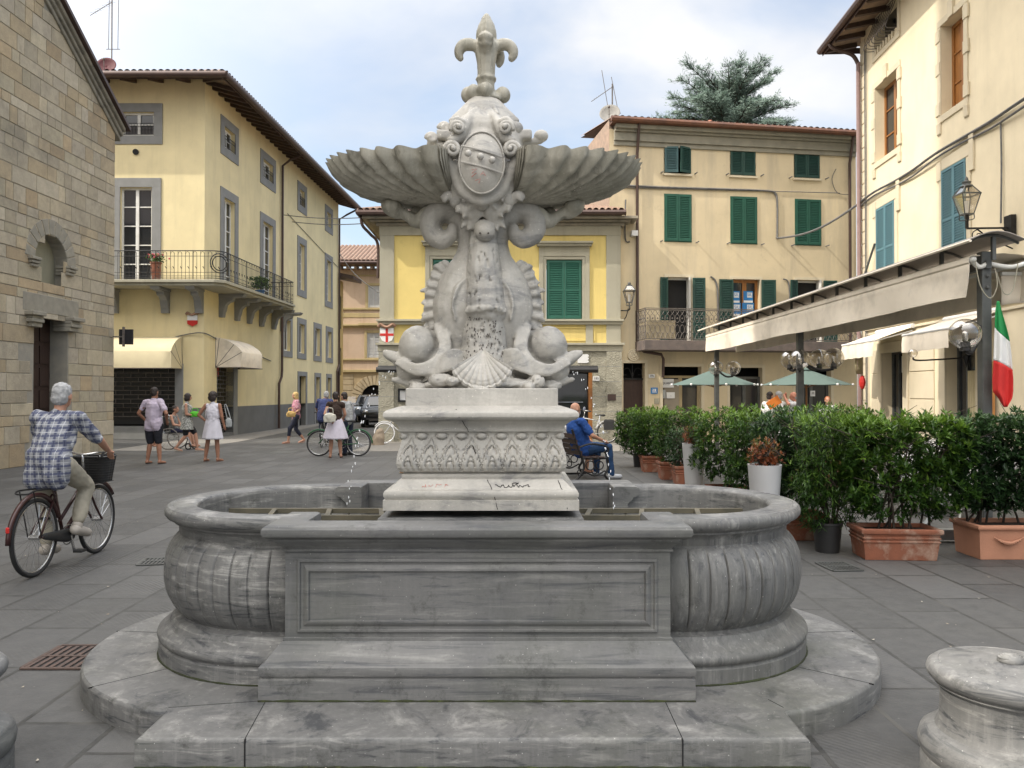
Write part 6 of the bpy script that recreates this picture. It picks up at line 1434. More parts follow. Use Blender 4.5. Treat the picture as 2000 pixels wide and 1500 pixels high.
def spiral(c, r0, turns, dirx, tr, ax, dy=0, out=None, n=22):
    pts = []
    for i in range(n + 1): t = i / n; a = ax + dirx * turns * 2 * math.pi * t; r = r0 * (1 - .78 * t); pts.append((c + Vector((r * math.cos(a), -.03 * t, r * math.sin(a))), tr * (1 - .35 * t)))
    return pts
SCR = []; cF = -.34; SF = 1556 / (FYc + cF)
mb.ball(q3(941, 316, cF + .12), (.165, .13, .24), 28, 18)
mb.chain([(q3(941, 392, cF + .1), .06), (q3(941, 372, cF + .08), .10), (q3(941, 352, cF + .08), .13)], 14)
mb.ball(q3(941, 258, cF + .13), (.17, .1, .13), 20, 12)
for s_ in (1, -1):
    m1 = lambda px, py, dy=0: q3(941 + (px - 941) * s_, py, dy)
    for (a, b, r0, tr, ax, dr) in ((882, 291, .048, .024, 180, 1), (893, 249, .042, .022, 200, 1)):
            SCR.append((m1(a + 1, b, cF - .02), r0 * .92, s_, tr * .55, R(ax if s_ > 0 else 180 - ax), dr))
    mb.chain([(m1(872, 296, cF), .026), (m1(874, 312, cF + .02), .03), (m1(884, 332, cF + .04), .034), (m1(893, 352, cF + .05), .034), (m1(903, 372, cF + .05), .034), (m1(925, 388, cF + .04), .03), (m1(941, 392, cF + .03), .03)], 10)
    mb.chain([(m1(884, 272, cF), .03), (m1(896, 268, cF + .02), .034), (m1(905, 250, cF + .02), .034), (m1(915, 230, cF + .06), .03), (m1(930, 216, cF + .14), .03)], 10)
    mb.chain([(m1(884, 242, cF + .0), .025), (m1(892, 232, cF + .0), .022), (m1(903, 236, cF), .02)], 8)
    mb.chain([(m1(890, 330, cF + .06), .05), (m1(884, 350, cF + .1), .05), (m1(898, 372, cF + .1), .05), (m1(890, 392, cF + .12), .04)], 10)
mb.build("cartouche", M_WHITE, fo, smooth=True, remesh=.0085, relax=1, bumpy=nb(12, .003))
for c_, r_, s_, tr_, a_, dr_ in SCR:
    mb = MB(); sp = spiral(c_, r_, 1.5, -dr_ * s_ if s_ > 0 else dr_, tr_, a_, n=34); mb.tube([p for p, r in sp], [r * 1.25 for p, r in sp], 10); mb.ball(sp[-1][0], .016, 10, 7); mb.ball(c_ + Vector((0, .045, 0)), (r_ * .95, .03, r_ * .95), 14, 8); mb.build("corner_scroll", M_WHITE, fo, smooth=True)
mb = MB(); cs = q3(941, 318, cF - .01); ov = [(cs + Vector((.128 * math.cos(a), -.018 - .02 * abs(math.cos(a)) * 0, .175 * math.sin(a) - (.0))), 0) for a in [R(k * 9) for k in range(40)]]
mb.tube([p for p, _ in ov], .0055, 8, closed=True)
mb.grid(lambda u, v: cs + Vector((.126 * v * math.cos(2 * math.pi * u), -.012 - .055 * (1 - v * v), .173 * v * math.sin(2 * math.pi * u))), 40, 10)
for off in (.045, -.045): mb.tube([cs + Vector((x_, -.055 - .03 * (1 - (x_ / .13) ** 2) + .018, off + .01 - x_ * .28)) for x_ in [-.115 + .023 * k for k in range(11)]], .006, 6)
for x_ in (-.068, .0, .066): mb.ball(cs + Vector((x_ - .005, -.075 - .02 * (1 - (x_ / .13) ** 2), .012 - x_ * .28)), .020, 12, 8)
mb.build("coat_of_arms", M_WHITE, fo, smooth=60)
mb = MB(); p = cs + Vector((-.055, -.062, -.055))
for k, wd in enumerate(([(0, 0), (.03, .005), (.0, -.02), (.028, -.018), (0, -.04)], [(.05, -.03), (.065, -.01), (.08, -.035), (.06, -.02)], [(.02, -.06), (.05, -.05), (.04, -.075)])): mb.tube([p + Vector((a, -.008, b)) for a, b in wd], .0025, 4)
mb.build("graffiti", red, fo)
# small scrolls beside the dome
mb = MB()
sp = spiral(q3(868, 250, .0), .036, 1.2, -1, .018, R(180)); mb.tube([p for p, r in sp], [r for p, r in sp], 10); mb.cap(q3(862, 260), q3(885, 264), .018, .025)
sp = spiral(q3(843, 270, -.1), .034, 1.2, -1, .018, R(180)); mb.tube([p for p, r in sp], [r for p, r in sp], 10); mb.cap(q3(838, 279, -.1), q3(870, 284, -.06), .018, .025)
mb.build("side_scroll", M_WHITE, fo, smooth=True, remesh=.008, relax=1); mb = MB(); mb.ball(q3(1057, 264, -.05), (.045, .04, .038), 14, 10); mb.cap(q3(1055, 274, -.05), q3(1015, 278, -.05), .02, .025); mb.ball(q3(1008, 250, -.1), .045, 12, 8)
mb.build("side_scroll", M_WHITE, fo, smooth=True, remesh=.008, relax=1)
# finial lily
mb = MB(); c = Vector((FX, FYc - .02, 0)); zf2 = lambda y_: CH + (HY - y_) / K
ax_ = .012
mb.lathe([(r / K, zf2(y_)) for r, y_ in ((0, 202), (34, 201), (33, 195), (27, 190), (20, 184), (17, 176), (16.5, 166), (17.5, 160), (21, 157), (21, 153), (18, 150), (18.5, 130), (21, 112), (24, 98), (24, 88), (20, 80), (0, 79))], (c.x + .01, c.y, 0), 24)
for a, rr0 in ((-90, 0), (180, 0), (0, 0), (90, 0), (-150, 0)):
    dx, dy = math.cos(R(a)), math.sin(R(a)); r_ = .105 if a in (180, 0) else .08
    mb.ball((c.x + .008 + dx * r_, c.y + dy * r_, zf2(186)), (.05, .05, .05), 14, 10)
for dx, dy, k in ((-1, 0, 1.0), (1, 0, 1.0), (0, -1, .45), (0, 1, .45), (.5, .6, .8)):
    o = lambda r_, y_: Vector((c.x + .01 + dx * r_ / K, c.y + dy * r_ / K, zf2(y_)))
    mb.chain([(o(10, 116), .022), (o(16, 96), .03), (o(27, 88), .036), (o(42, 87), .038), (o(51, 95), .036), (o(53, 106), .031), (o(50, 113), .024)] if abs(k) > .5 else [(o(8, 110), .04), (o(20, 94), .05), (o(28, 88), .052), (o(30, 96), .03)], 12)
mb.lathe([(r / K, zf2(y_)) for r, y_ in ((0, 92), (15, 90), (19, 82), (21, 72), (20.5, 62), (17.5, 50), (12, 38), (6, 29), (2, 25), (0, 23))], (c.x + .012, c.y, 0), 28, rf=lambda a, z_, r: -.006 * abs(math.sin(4 * a)) if r > .02 else 0)
mb.build("lily_finial", M_WORN, fo, smooth=True, remesh=.0078, relax=1, bumpy=lambda c_, n: n * (noise.noise(c_ * 9) * .004 - .003 * abs(math.sin(8 * math.atan2(c_.y - (.0), c_.x - .01)))))
# water jets
def jet(pts, label):
    mb = MB(); rn = random.Random(len(pts)); pth = curve([q3(a, b, d) for a, b, d in pts], 9)
    for i, p in enumerate(pth):
        if rn.random() < .6: mb.ball(p + Vector((rn.gauss(0, .006), rn.gauss(0, .01), rn.gauss(0, .01))), (.0028, .0028, rn.uniform(.003, .009)), 6, 5)
    mb.build("water_jet", M_DROP, fo)["kind"] = "stuff"
jet([(768, 726, -.08), (747, 738, -.15), (726, 770, -.2), (709, 820, -.22), (699, 860, -.24), (690, 905, -.26), (683, 945, -.28), (678, 985, -.3)], "")
jet([(1118, 726, -.08), (1140, 745, -.12), (1160, 790, -.18), (1176, 840, -.2), (1184, 880, -.22), (1189, 920, -.24), (1194, 960, -.26), (1197, 992, -.3)], "")
# ---------------- marble bollards ----------------
def bollard(x, y, label, copy=None):
    if copy: return dup(copy, (x, y, 0), 1.0, label)
    t = thing("marble_bollard", label, "bollard", (x, y, 0), 0, "marble bollards in front of the fountain")
    mb = MB(); mb.lathe([(.0, .0), (.33, .0), (.33, .09), (.322, .11), (.335, .13), (.34, .16), (.33, .195), (.305, .215), (.275, .225), (.262, .25), (.256, .30), (.256, .37), (.262, .395), (.275, .402), (.278, .408), (.274, .414)], (x, y, 0), 96); mb.build("shaft", M_GREY, t, smooth=40)
    mb = MB(); mb.lathe([(.27, .412), (.288, .42), (.302, .435), (.306, .452), (.30, .47), (.283, .484), (.262, .489), (.258, .486), (.254, .489), (.2, .497), (.12, .506), (.06, .51), (0, .512)], (x, y, 0), 96); mb.build("cap", M_GREY, t, smooth=40)
    mb = MB(); mb.ball((x, y, .515), (.05, .045, .028), 20, 10)
    for k in range(3): mb.tube([(x + .045 * math.cos(a) * (1 - .2 * k), y + .03 * math.sin(a) * (1 - .2 * k), .528 + .004 * k) for a in [R(q) for q in range(0, 300, 20)]], .006, 6)
    mb.build("rosette_knob", M_GREY, t, smooth=True); return t
b0 = bollard(2.02, 3.24, "squat grey marble bollard at the bottom right corner, cut by the frame"); bollard(-2.40, 3.24, "squat grey marble bollard at the bottom left, only its edge in view", b0)
t = thing("stone_ball", "rounded tan kerb stone beside the parked bicycle's front wheel", "kerb stone", P(738, 868, 24.4)); mb = MB(); c = P(738, 868, 24.4); c.z = 0
mb.chain([(c, .2), (c + Vector((.02, 0, .2)), .19), (c + Vector((.06, 0, .38)), .13)], 14); mb.build("stone", mat("tan_stone", (.36, .29, .21), (.25, .2, .15), 6, .9, .4), t, smooth=True, remesh=.02, relax=2, bumpy=nb(6, .02))
# drain gratings
def grate(x0, y0, x1, y1, label, m_, ang=0, n=14):
    t = thing("drain_grate", label, "drain", ((x0 + x1) / 2, (y0 + y1) / 2, 0), 0, "drain gratings set in the paving"); T = Matrix.Translation(((x0 + x1) / 2, (y0 + y1) / 2, 0)) @ Matrix.Rotation(R(ang), 4, 'Z'); w_, h_ = (x1 - x0) / 2, (y1 - y0) / 2
    mb = MB(); mb.box(-w_, -h_, -.02, w_, h_, .004, T); mb.build("pit", M_DARK, t); mb = MB()
    for k in range(n): x = -w_ + 2 * w_ * (k + .5) / n; mb.box(x - w_ / n * .55, -h_ + .02, .004, x + w_ / n * .55, h_ - .02, .010, T)
    for s_ in (-1, 1): mb.box(-w_, s_ * h_ - .012, .004, w_, s_ * h_ + .012, .012, T); mb.box(s_ * w_ - .012, -h_ + .012, .004, s_ * w_ + .012, h_ - .012, .012, T)
    mb.box(-w_, -.012, .0105, w_, .012, .013, T); mb.build("bars", m_, t)
grate(-2.84, 4.62, -2.14, 5.04, "rusty brown drain grate left of the fountain's step", mat("rusty_grate", (.11, .07, .055), (.06, .045, .04), 20, .8, .3), 0, 15)
grate(2.86, 7.15, 3.14, 7.5, "grey slotted drain grate right of the fountain near the black pot", M_DGREY, 5, 10); grate(-3.5, 7.4, -3.22, 7.7, "small slotted drain cover at the left edge of the basin", M_DGREY, 10, 8)
t = thing("manhole_cover", "dark rectangular manhole cover in the paving near the blonde woman", "manhole cover", P(567, 879, 22)); c = P(567, 879, 22); mb = MB(); mb.box(c.x - .33, 20.9, .0, c.x + .33, 22.0, .004); mb.build("plate", M_DGREY, t)
# ---------------- patio canopy on the right ----------------
XS = 5.37; pc = thing("patio_canopy", "long retractable patio canopy on grey posts with beige valances", "canopy", (XS, 15, 0))
YA, YB = 8.75, 21.6
for i, y in enumerate((9.05, 14.85, 20.9)):
    mb = MB(); mb.box(XS - .055, y - .055, 0, XS + .055, y + .055, 3.2)
    for k in range(3): mb.ball((XS - .0, y - .065, 3.05 - .13 * k), .022, 8, 5)
    mb.box(XS - .12, y - .12, 0, XS + .12, y + .12, .02); mb.build("post", M_DGREY, pc, bevel=.006)
def arc(u): x = XS - .32 + .60 * u; return x, 3.27 + .11 * math.sin(math.pi * min(1, u * .9 + .05))
mb = MB(); mb.grid(lambda u, v: Vector((arc(u)[0], YA + (YB - YA) * v, arc(u)[1])), 10, 30); mb.build("spine_roof", M_AWNT, pc, smooth=True, solid=.012)
k = 0
y = YA + .12
while y < YB:
    mb = MB(); mb.tube([Vector((arc(u / 8)[0], y, arc(u / 8)[1] - .02)) for u in range(9)], .016, 5); mb.bar((XS, y, 3.08), (XS, y, 3.34), .04); mb.build("rib", M_DGREY, pc); y += 1.07
mb = MB(); mb.tube([(XS - .325, YA, 3.275), (XS - .325, YB, 3.275)], .018, 6); mb.build("edge_tube", M_AWN, pc); mb = MB(); mb.box(XS - .03, YA + .2, 3.0, XS + .03, YB - .3, 3.09); mb.build("spine_beam", M_DGREY, pc)
def valance(x, z1, z0, ya, yb, sgn, nm="valance"):
    mb = MB(); rn = random.Random(int(x * 10))
    prof = [(.10 * sgn, z1 + .045), (.02 * sgn, z1 + .05), (-.03 * sgn, z1 + .02), (-.035 * sgn, z1 - .03), (-.02 * sgn, z1 - .05), (-.025 * sgn, z1 - .06)] + [(-.02 * sgn, z1 - .06 - (z1 - .06 - z0) * k / 6) for k in range(1, 7)]
    n = len(prof); ny = 60; vs = []
    for j in range(ny + 1):
        yy = ya + (yb - ya) * j / ny
        for i, (o, z_) in enumerate(prof):
            k = max(0, (i - 5) / 6); vs.append((x + o + k * .022 * math.sin(yy * 2.3 + k * 1.2) + k * .01 * math.sin(yy * 7.1), yy + (.10 * k if j == 0 else 0), z_ - k * .012 * math.sin(yy * 1.1)))
    mb.add(vs, [(j * n + i, (j + 1) * n + i, (j + 1) * n + i + 1, j * n + i + 1) for j in range(ny) for i in range(n - 1)]); mb.build(nm, M_AWN, pc, smooth=40, solid=.006)
valance(5.17, 3.10, 2.68, 8.95, 21.1, 1); valance(5.93, 3.06, 2.66, 9.0, 21.1, -1)
mb = MB(); mb.grid(lambda u, v: Vector((5.2 + .72 * u, 9 + 12.1 * v, 3.13 + .05 * math.sin(math.pi * u))), 4, 10); mb.build("rolled_canvas", M_AWN, pc, smooth=True)
mb = MB()
for x_, s_ in ((5.17, 1), (5.93, -1)): mb.tube([(x_ + .02 * s_, 8.93, 3.1), (x_ + .02 * s_, 21.12, 3.1)], .03, 8); mb.tube(curve([Vector((x_, 8.98, 3.12)), Vector(((x_ + XS) / 2, 8.98, 3.02)), Vector((XS, 8.98, 3.06))]), .028, 6)
mb.build("front_bar", M_WFR, pc, smooth=True)
mb = MB(); mb.tube(curve([Vector((5.2, 8.93, 3.08)), Vector((5.25, 8.92, 2.8)), Vector((5.36, 8.92, 2.66)), Vector((5.44, 8.92, 2.8)), Vector((5.42, 8.93, 3.0))]), .006, 5); mb.tube(curve([Vector((5.44, 8.93, 2.95)), Vector((5.52, 8.93, 2.72)), Vector((5.62, 8.93, 2.75)), Vector((5.68, 8.93, 3.05))]), .006, 5); mb.build("strap", M_BEIGE, pc)
mb = MB(); mb.grid(lambda u, v: Vector((5.72 + 1.4 * u, 9.3, 2.62 + .35 * v + .03 * math.sin(u * 9) * (1 - v))), 14, 4); t = thing("side_blind", "pale canvas edge of a second awning at the far right", "awning", (6.2, 9.3, 2.6)); mb.build("canvas", M_AWN, t, smooth=True, solid=.01)
mb = MB(); mb.bar((5.72, 9.3, 2.99), (7.12, 9.3, 2.99), .04); mb.build("bar", M_WFR, t)
# ---------------- globe lamps ----------------
def globe(p, post, label, r=.18, under=False):
    post = (post[0], post[1], p[2])
    t = thing("globe_lamp", label, "lamp", p, 0, "clear globe lamps on the canopy posts"); p = Vector(p); mb = MB(); mb.ball(p, r, 32, 20); mb.build("globe", M_GLOBE, t, smooth=True)
    mb = MB(); mb.tube([p + Vector((0, 0, -r - .02)), p + Vector((0, 0, -r * .55))], [.06, .05], 10); mb.build("holder", M_POTB, t); mb = MB(); mb.cap(p + Vector((0, 0, -r * .45)), p + Vector((0, 0, .0)), .03, .035, 10); mb.build("bulb", M_STEEL, t, smooth=True)
    mb = MB(); mb.tube(curve([p + Vector((0, 0, -r - .02)), p + (Vector(post) - p) * .45 + Vector((0, 0, -r * .6 - .1)), Vector((post[0], post[1], p.z - r * .1)), Vector((post[0], post[1], p.z + .1))]), .024, 7); mb.build("arm", M_POTB, t, smooth=True)
p = P(1885, 652, 8.95); globe(p, (XS - .07, 9.03, p.z), "big clear globe lamp on the nearest post beside the flag", .17)
for i, (px, py, Y, r) in enumerate(((1543, 702, 15.25, .18), (1562, 702, 14.4, .19), (1600, 700, 15.25, .18), (1628, 699, 14.4, .19))):
    globe(P(px, py, Y), (XS, 14.85, 0), ("rear", "front", "rear", "front")[i] + " clear globe lamp on the " + ("left", "left", "right", "right")[i] + " side of the middle post")
for i, (px, py) in enumerate(((1398, 718), (1432, 719))): globe(P(px, py, 20.8), (XS + .0, 20.9, 0), ("left", "right")[i] + " clear globe lamp on the farthest post above the left umbrella", .19)
# ---------------- flag ----------------
fl = thing("italian_flag", "green white and red flag drooping from the nearest canopy post", "flag", P(1950, 690, 8.85)); rowsF = [(588, 1947, 1952), (610, 1944, 1957), (640, 1943, 1966), (660, 1942, 1971), (690, 1941, 1975), (715, 1940, 1977), (740, 1938, 1979), (765, 1939, 1979), (778, 1950, 1977), (795, 1960, 1967)]
def fpt(u, v):
    y = 588 + 207 * v
    for i in range(len(rowsF) - 1):
        if rowsF[i][0] <= y <= rowsF[i + 1][0] + .01: t_ = (y - rowsF[i][0]) / (rowsF[i + 1][0] - rowsF[i][0]); a = rowsF[i][1] + (rowsF[i + 1][1] - rowsF[i][1]) * t_; b = rowsF[i][2] + (rowsF[i + 1][2] - rowsF[i][2]) * t_; break
    else: a, b = rowsF[-1][1:]
    return P(a + (b - a) * u, y, 8.86 + .03 * math.sin(u * 9 + v * 2) * min(1, v * 3))
b1 = lambda u: .25 + .13 * u; b2 = lambda u: .56 + .09 * u ** 1.5
for nm, m_, f0, f1 in (("green_band", M_GREEN, lambda u: 0, b1), ("white_band", M_WHITE_P, b1, b2), ("red_band", M_RED if False else mat("flag_red", (.60, .03, .025), (.5, .02, .02), 6, .8), b2, lambda u: 1)):
    mb = MB(); mb.grid(lambda u, v: fpt(u, f0(u) + (f1(u) - f0(u)) * v), 14, 16); mb.build(nm, m_, fl, smooth=True, solid=.004)
# ---------------- umbrellas ----------------
def umbrella(x, y, label, src=None):
    if src: return dup(src, (x, y, 0), R(20), label)
    t = thing("patio_umbrella", label, "umbrella", (x, y, 0), 0, "green patio umbrellas"); mb = MB(); n = 8; vs = []; rn_ = 6
    za, zr, rr = 2.30, 1.83, 1.24
    for j in range(rn_ + 1):
        f = j / rn_
        for k in range(n * 4):
            a = 2 * math.pi * k / (n * 4); s_ = (k % 4) / 4; sag = math.sin(math.pi * s_); r = rr * f * (1 - .075 * sag); vs.append((x + r * math.cos(a), y + r * math.sin(a), za - (za - zr) * (f ** .92) - .015 * sag * f))
    N4 = n * 4; mb.add(vs, [(j * N4 + k, j * N4 + (k + 1) % N4, (j + 1) * N4 + (k + 1) % N4, (j + 1) * N4 + k) for j in range(rn_) for k in range(N4)]); mb.build("canopy", M_UMB, t, smooth=30, solid=.006)
    mb = MB(); mb.lathe([(0, za + .06), (.16, za - .0), (.19, za - .04)], (x, y, 0), 16); mb.build("top_vent", M_UMB, t, smooth=40)
    mb = MB(); mb.tube([(x, y, 0), (x, y, za + .06)], .025, 8); mb.build("pole", M_WOOD, t); mb = MB()
    for k in range(n): a = 2 * math.pi * k / n; mb.bar((x, y, za - .05), (x + rr * math.cos(a), y + rr * math.sin(a), zr - .01), .018); mb.bar((x, y, 1.75), (x + .6 * rr * math.cos(a), y + .6 * rr * math.sin(a), za - .34), .014)
    mb.build("ribs", M_WOOD, t); mb = MB()
    for k in range(n): a = 2 * math.pi * k / n; mb.ball((x + rr * math.cos(a), y + rr * math.sin(a), zr), .035, 8, 5)
    mb.build("rib_tips", M_WHITE_P, t); return t
p1_ = P(1396, 755, 23); p2_ = P(1575, 757, 23); u0 = umbrella(p1_.x, 23, "green patio umbrella in front of the cream building's shop windows, left of the pair"); umbrella(p2_.x, 23, "green patio umbrella behind the middle post's globe lamps, right of the pair", u0)
t = thing("folded_parasol", "tall black folded parasol at the right edge of the frame", "umbrella", (4.43, 6.75, 0)); mb = MB(); mb.lathe([(.09, .0), (.09, .08), (.03, .1), (.03, .55), (.075, .6), (.10, 1.2), (.085, 2.0), (.05, 2.05), (0, 2.2)], (4.47, 6.75, 0), 20, rf=lambda a, z_, r: .012 * math.sin(6 * a) if z_ > .55 else 0); mb.build("cover", mat("black_cloth", (.012, .012, .013), (.02, .02, .02), 3, .8), t, smooth=50)
# ---------------- planters and shrubs ----------------
def leaves(mb, p, d, up, ln, wd, tint):
    sd = d.cross(up); 
    if sd.length < .01: sd = d.orthogonal()
    sd.normalize(); nrm = sd.cross(d).normalized(); mid = p + d * ln * .5 - nrm * ln * .08; tip = p + d * ln - nrm * ln * .02
    mb.cc = (tint,) * 3; mb.add([p, mid + sd * wd + nrm * wd * .35, tip, mid - sd * wd + nrm * wd * .35, mid], [(0, 1, 4), (1, 2, 4), (2, 3, 4), (3, 0, 4)])
def shrub(t, c, ex, ey, z0, z1, n, ln, wd, m_, seed, stems=7, sparse=.35, top=.0, base=(.12, .08), zb=None, whorl=7):
    rn = random.Random(seed); c = Vector(c); lf = MB(); st_ = MB(); zb = z0 if zb is None else zb; nw = n // whorl; H = z1 - z0; off = Vector((seed * 3.1, seed * 1.7, 0))
    hubs = []
    for k in range(stems):
        a = Vector((c.x + rn.uniform(-1, 1) * base[0], c.y + rn.uniform(-1, 1) * base[1], zb)); b = Vector((c.x + rn.uniform(-.9, .9) * ex, c.y + rn.uniform(-.9, .9) * ey, z0 + H * rn.uniform(.65, .95)))
        pts = curve([a, a.lerp(b, .4) + Vector((rn.gauss(0, .03), rn.gauss(0, .03), .05)), a.lerp(b, .75) + Vector((rn.gauss(0, .04), rn.gauss(0, .04), 0)), b], 4); st_.tube(pts, [.012 - .008 * i / len(pts) for i in range(len(pts))], 5); hubs += pts[4:]
        for _ in range(5):
            q = rn.choice(pts[3:]); e = q + Vector((rn.gauss(0, ex * .4), rn.gauss(0, ey * .4), rn.uniform(.02, .2))); st_.tube([q, e], [.005, .002], 4); hubs.append(e)
    made = 0; tries = 0
    while made < nw and tries < nw * 8:
        tries += 1; p = Vector((c.x + rn.uniform(-1, 1) * ex, c.y + rn.uniform(-1, 1) * ey, z0 + H * rn.random()))
        f = (p.z - z0) / H; rx, ry = (p.x - c.x) / ex, (p.y - c.y) / ey; rad = max(abs(rx), abs(ry)) ** 1.0
        prof = 1 - .28 * max(0, f - .8) / .2 - .35 * max(0, .25 - f) / .25
        if rad > prof * (1 + .16 * noise.noise(p * 6 + off)): continue
        g = noise.noise(p * 5.5 + off)
        if g < -sparse + .35 * (1 - f) * (.5 if top else 0): continue
        if f > .93 and noise.noise(Vector((p.x * 7, p.y * 7, 3)) + off) < .05: continue
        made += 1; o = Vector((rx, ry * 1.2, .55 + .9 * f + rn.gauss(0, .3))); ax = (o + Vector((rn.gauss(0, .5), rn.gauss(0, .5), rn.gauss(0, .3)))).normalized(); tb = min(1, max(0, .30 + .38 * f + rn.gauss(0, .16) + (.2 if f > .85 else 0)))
        for k in range(whorl):
            a = 2 * math.pi * (k * .382 + rn.random() * .1); u_ = ax.orthogonal().normalized(); v_ = ax.cross(u_); d = (ax * rn.uniform(.25, 1.0) + (u_ * math.cos(a) + v_ * math.sin(a)) * .9).normalized()
            leaves(lf, p + ax * ln * .14 * k / whorl, d, Vector((0, 0, 1)), ln * rn.uniform(.7, 1.2), wd * rn.uniform(.8, 1.2), min(1, max(0, tb + rn.gauss(0, .1))))
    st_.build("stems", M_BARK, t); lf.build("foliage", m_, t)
def planter_box(x0, y0, x1, y1, h, m_, t, rz=0, bands=True, name="pot"):
    cx, cy = (x0 + x1) / 2, (y0 + y1) / 2; a, b = (x1 - x0) / 2, (y1 - y0) / 2; mb = MB()
    prof = [(-.035, 0), (-.03, .004), (-.012, h * .55), (-.004, h * .57), (-.002, h * .61), (-.012, h * .63), (-.010, h * .67), (.0, h * .69), (.002, h * .73), (-.010, h * .75), (-.006, h * .82), (.012, h * .85), (.018, h * .9), (.016, h * .98), (.010, h), (-.03, h), (-.034, h * .98), (-.04, h * .86)] if bands else [(-.03, 0), (-.026, .004), (-.008, h * .86), (.012, h * .88), (.018, h * .93), (.014, h * .99), (.008, h), (-.03, h), (-.034, h * .98), (-.04, h * .86)]
    T = Matrix.Translation((cx, cy, 0)) @ Matrix.Rotation(rz, 4, 'Z'); m2 = MB(); m2.sweep(prof, [(-a, -b), (a, -b), (a, b), (-a, b)]); mb.add(m2.v, m2.f, T)
    mb.build(name, m_, t, smooth=30); mb = MB(); mb.add([(-a + .03, -b + .03, h * .88), (a - .03, -b + .03, h * .88), (a - .03, b - .03, h * .88), (-a + .03, b - .03, h * .88)], [(0, 1, 2, 3)], T); mb.build("soil", M_SOIL, t)
def potted(label, loc, cat="planter", name="potted_shrub", grp="potted shrubs round the cafe terrace"): return thing(name, label, cat, loc, 0, grp)
# A big terracotta trough with laurel
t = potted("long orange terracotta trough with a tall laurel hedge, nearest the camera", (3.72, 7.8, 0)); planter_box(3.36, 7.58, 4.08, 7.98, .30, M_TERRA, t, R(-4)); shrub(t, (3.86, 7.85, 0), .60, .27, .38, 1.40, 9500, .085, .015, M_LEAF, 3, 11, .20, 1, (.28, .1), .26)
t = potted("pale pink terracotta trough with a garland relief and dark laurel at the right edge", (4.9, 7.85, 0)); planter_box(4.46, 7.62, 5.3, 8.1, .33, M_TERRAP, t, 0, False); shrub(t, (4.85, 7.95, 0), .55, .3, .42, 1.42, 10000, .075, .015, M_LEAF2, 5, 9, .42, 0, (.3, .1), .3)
mb = MB(); mb.chain([(Vector((4.60 + .28 * k / 5, 7.615, .22 - .055 * math.sin(math.pi * k / 5))), .004 + .012 * math.sin(math.pi * k / 5)) for k in range(6)], 8)
for k in range(12): mb.ball((4.64 + .018 * k, 7.612, .205 - .05 * math.sin(math.pi * (k + 1) / 13)), .012, 6, 5)
mb.build("garland_relief", M_TERRAP, t, smooth=True)
# C black pot with bamboo like shrub
c = P(1616, 1070, 8.05); t = potted("round black plastic pot with a feathery light green shrub", (c.x, 8.05, 0)); mb = MB(); mb.lathe([(0, 0), (.115, 0), (.14, .27), (.147, .275), (.147, .30), (.135, .3), (.13, .26), (0, .26)], (c.x, 8.05, 0), 28); mb.build("pot", M_POTB, t, smooth=40); shrub(t, (c.x + .06, 8.1, 0), .36, .25, .22, 1.44, 6500, .09, .008, M_LEAF, 9, 9, .30, 0, (.05, .05), .26, 6)
c = P(1566, 1045, 8.75); t = potted("terracotta trough half hidden behind the basin's right rim", (c.x, 8.75, 0)); planter_box(c.x - .26, 8.6, c.x + .2, 8.95, .3, M_TERRA, t); shrub(t, (c.x - .08, 8.85, 0), .38, .28, .35, 1.42, 6500, .08, .012, M_LEAF2, 12, 8, .38, 0, (.15, .08), .26)
# E tall white planters
def white_planter(x, y, label, seed):
    t = potted(label, (x, y, 0), "planter", "white_planter", "tall white planters with red leaved plants"); mb = MB(); mb.lathe([(0, 0), (.10, 0), (.105, .01), (.165, .87), (.168, .876), (.155, .876), (.15, .84), (0, .84)], (x, y, 0), 36); mb.build("pot", M_POTW, t, smooth=40)
    shrub(t, (x - .0, y, 0), .14, .12, .84, 1.13, 620, .05, .011, M_RLEAF, seed, 6, .5, 0, (.05, .05), .82, 5)
white_planter(2.60, 11.4, "tall white planter with red leaves farther from the camera", 3); white_planter(2.55, 8.05, "tall white planter with red leaves nearer the camera, behind the basin", 4)
# row of smaller troughs
for (x, y, w_, h_, lab, seed, ex, z1, m_, px) in ((2.72, 17.2, 0, .28, "small black pot with a shrub at the far end of the row", 21, .48, 1.25, M_LEAF, 0), (2.83, 16.2, .42, .33, "terracotta trough with a clipped bush, second from the far end of the row", 22, .45, 1.3, M_LEAF, 0), (2.9, 14.8, .36, .33, "third terracotta trough from the far end of the row, clipped bright bush", 23, .52, 1.33, M_LEAF, .25),
        (3.0, 14.0, .34, .33, "square terracotta trough with a low bush left of the far white planter", 24, .26, .98, M_LEAF2, 0), (2.95, 10.9, .5, .33, "terracotta trough with a wide bush between the two white planters", 25, .50, 1.38, M_LEAF, .05), (3.12, 9.8, .5, .33, "terracotta trough with a bushy laurel behind the near white planter", 26, .50, 1.42, M_LEAF, .02)):
    t = potted(lab, (x, y, 0))
    if w_: planter_box(x - w_ / 2, y - .2, x + w_ / 2, y + .2, h_, M_TERRA, t)
    else: mb = MB(); mb.lathe([(0, 0), (.09, 0), (.11, .25), (.115, .28), (.1, .28), (0, .25)], (x, y, 0), 20); mb.build("pot", M_POTB, t, smooth=40)
    shrub(t, (x + px, y + .05, 0), ex, .32, .30 if seed != 25 else .4, z1, 5500 if ex > .4 else 1500, .075 if m_ is M_LEAF else .065, .014, m_, seed, 7, .48, 0, (.12, .08), h_ - .04)
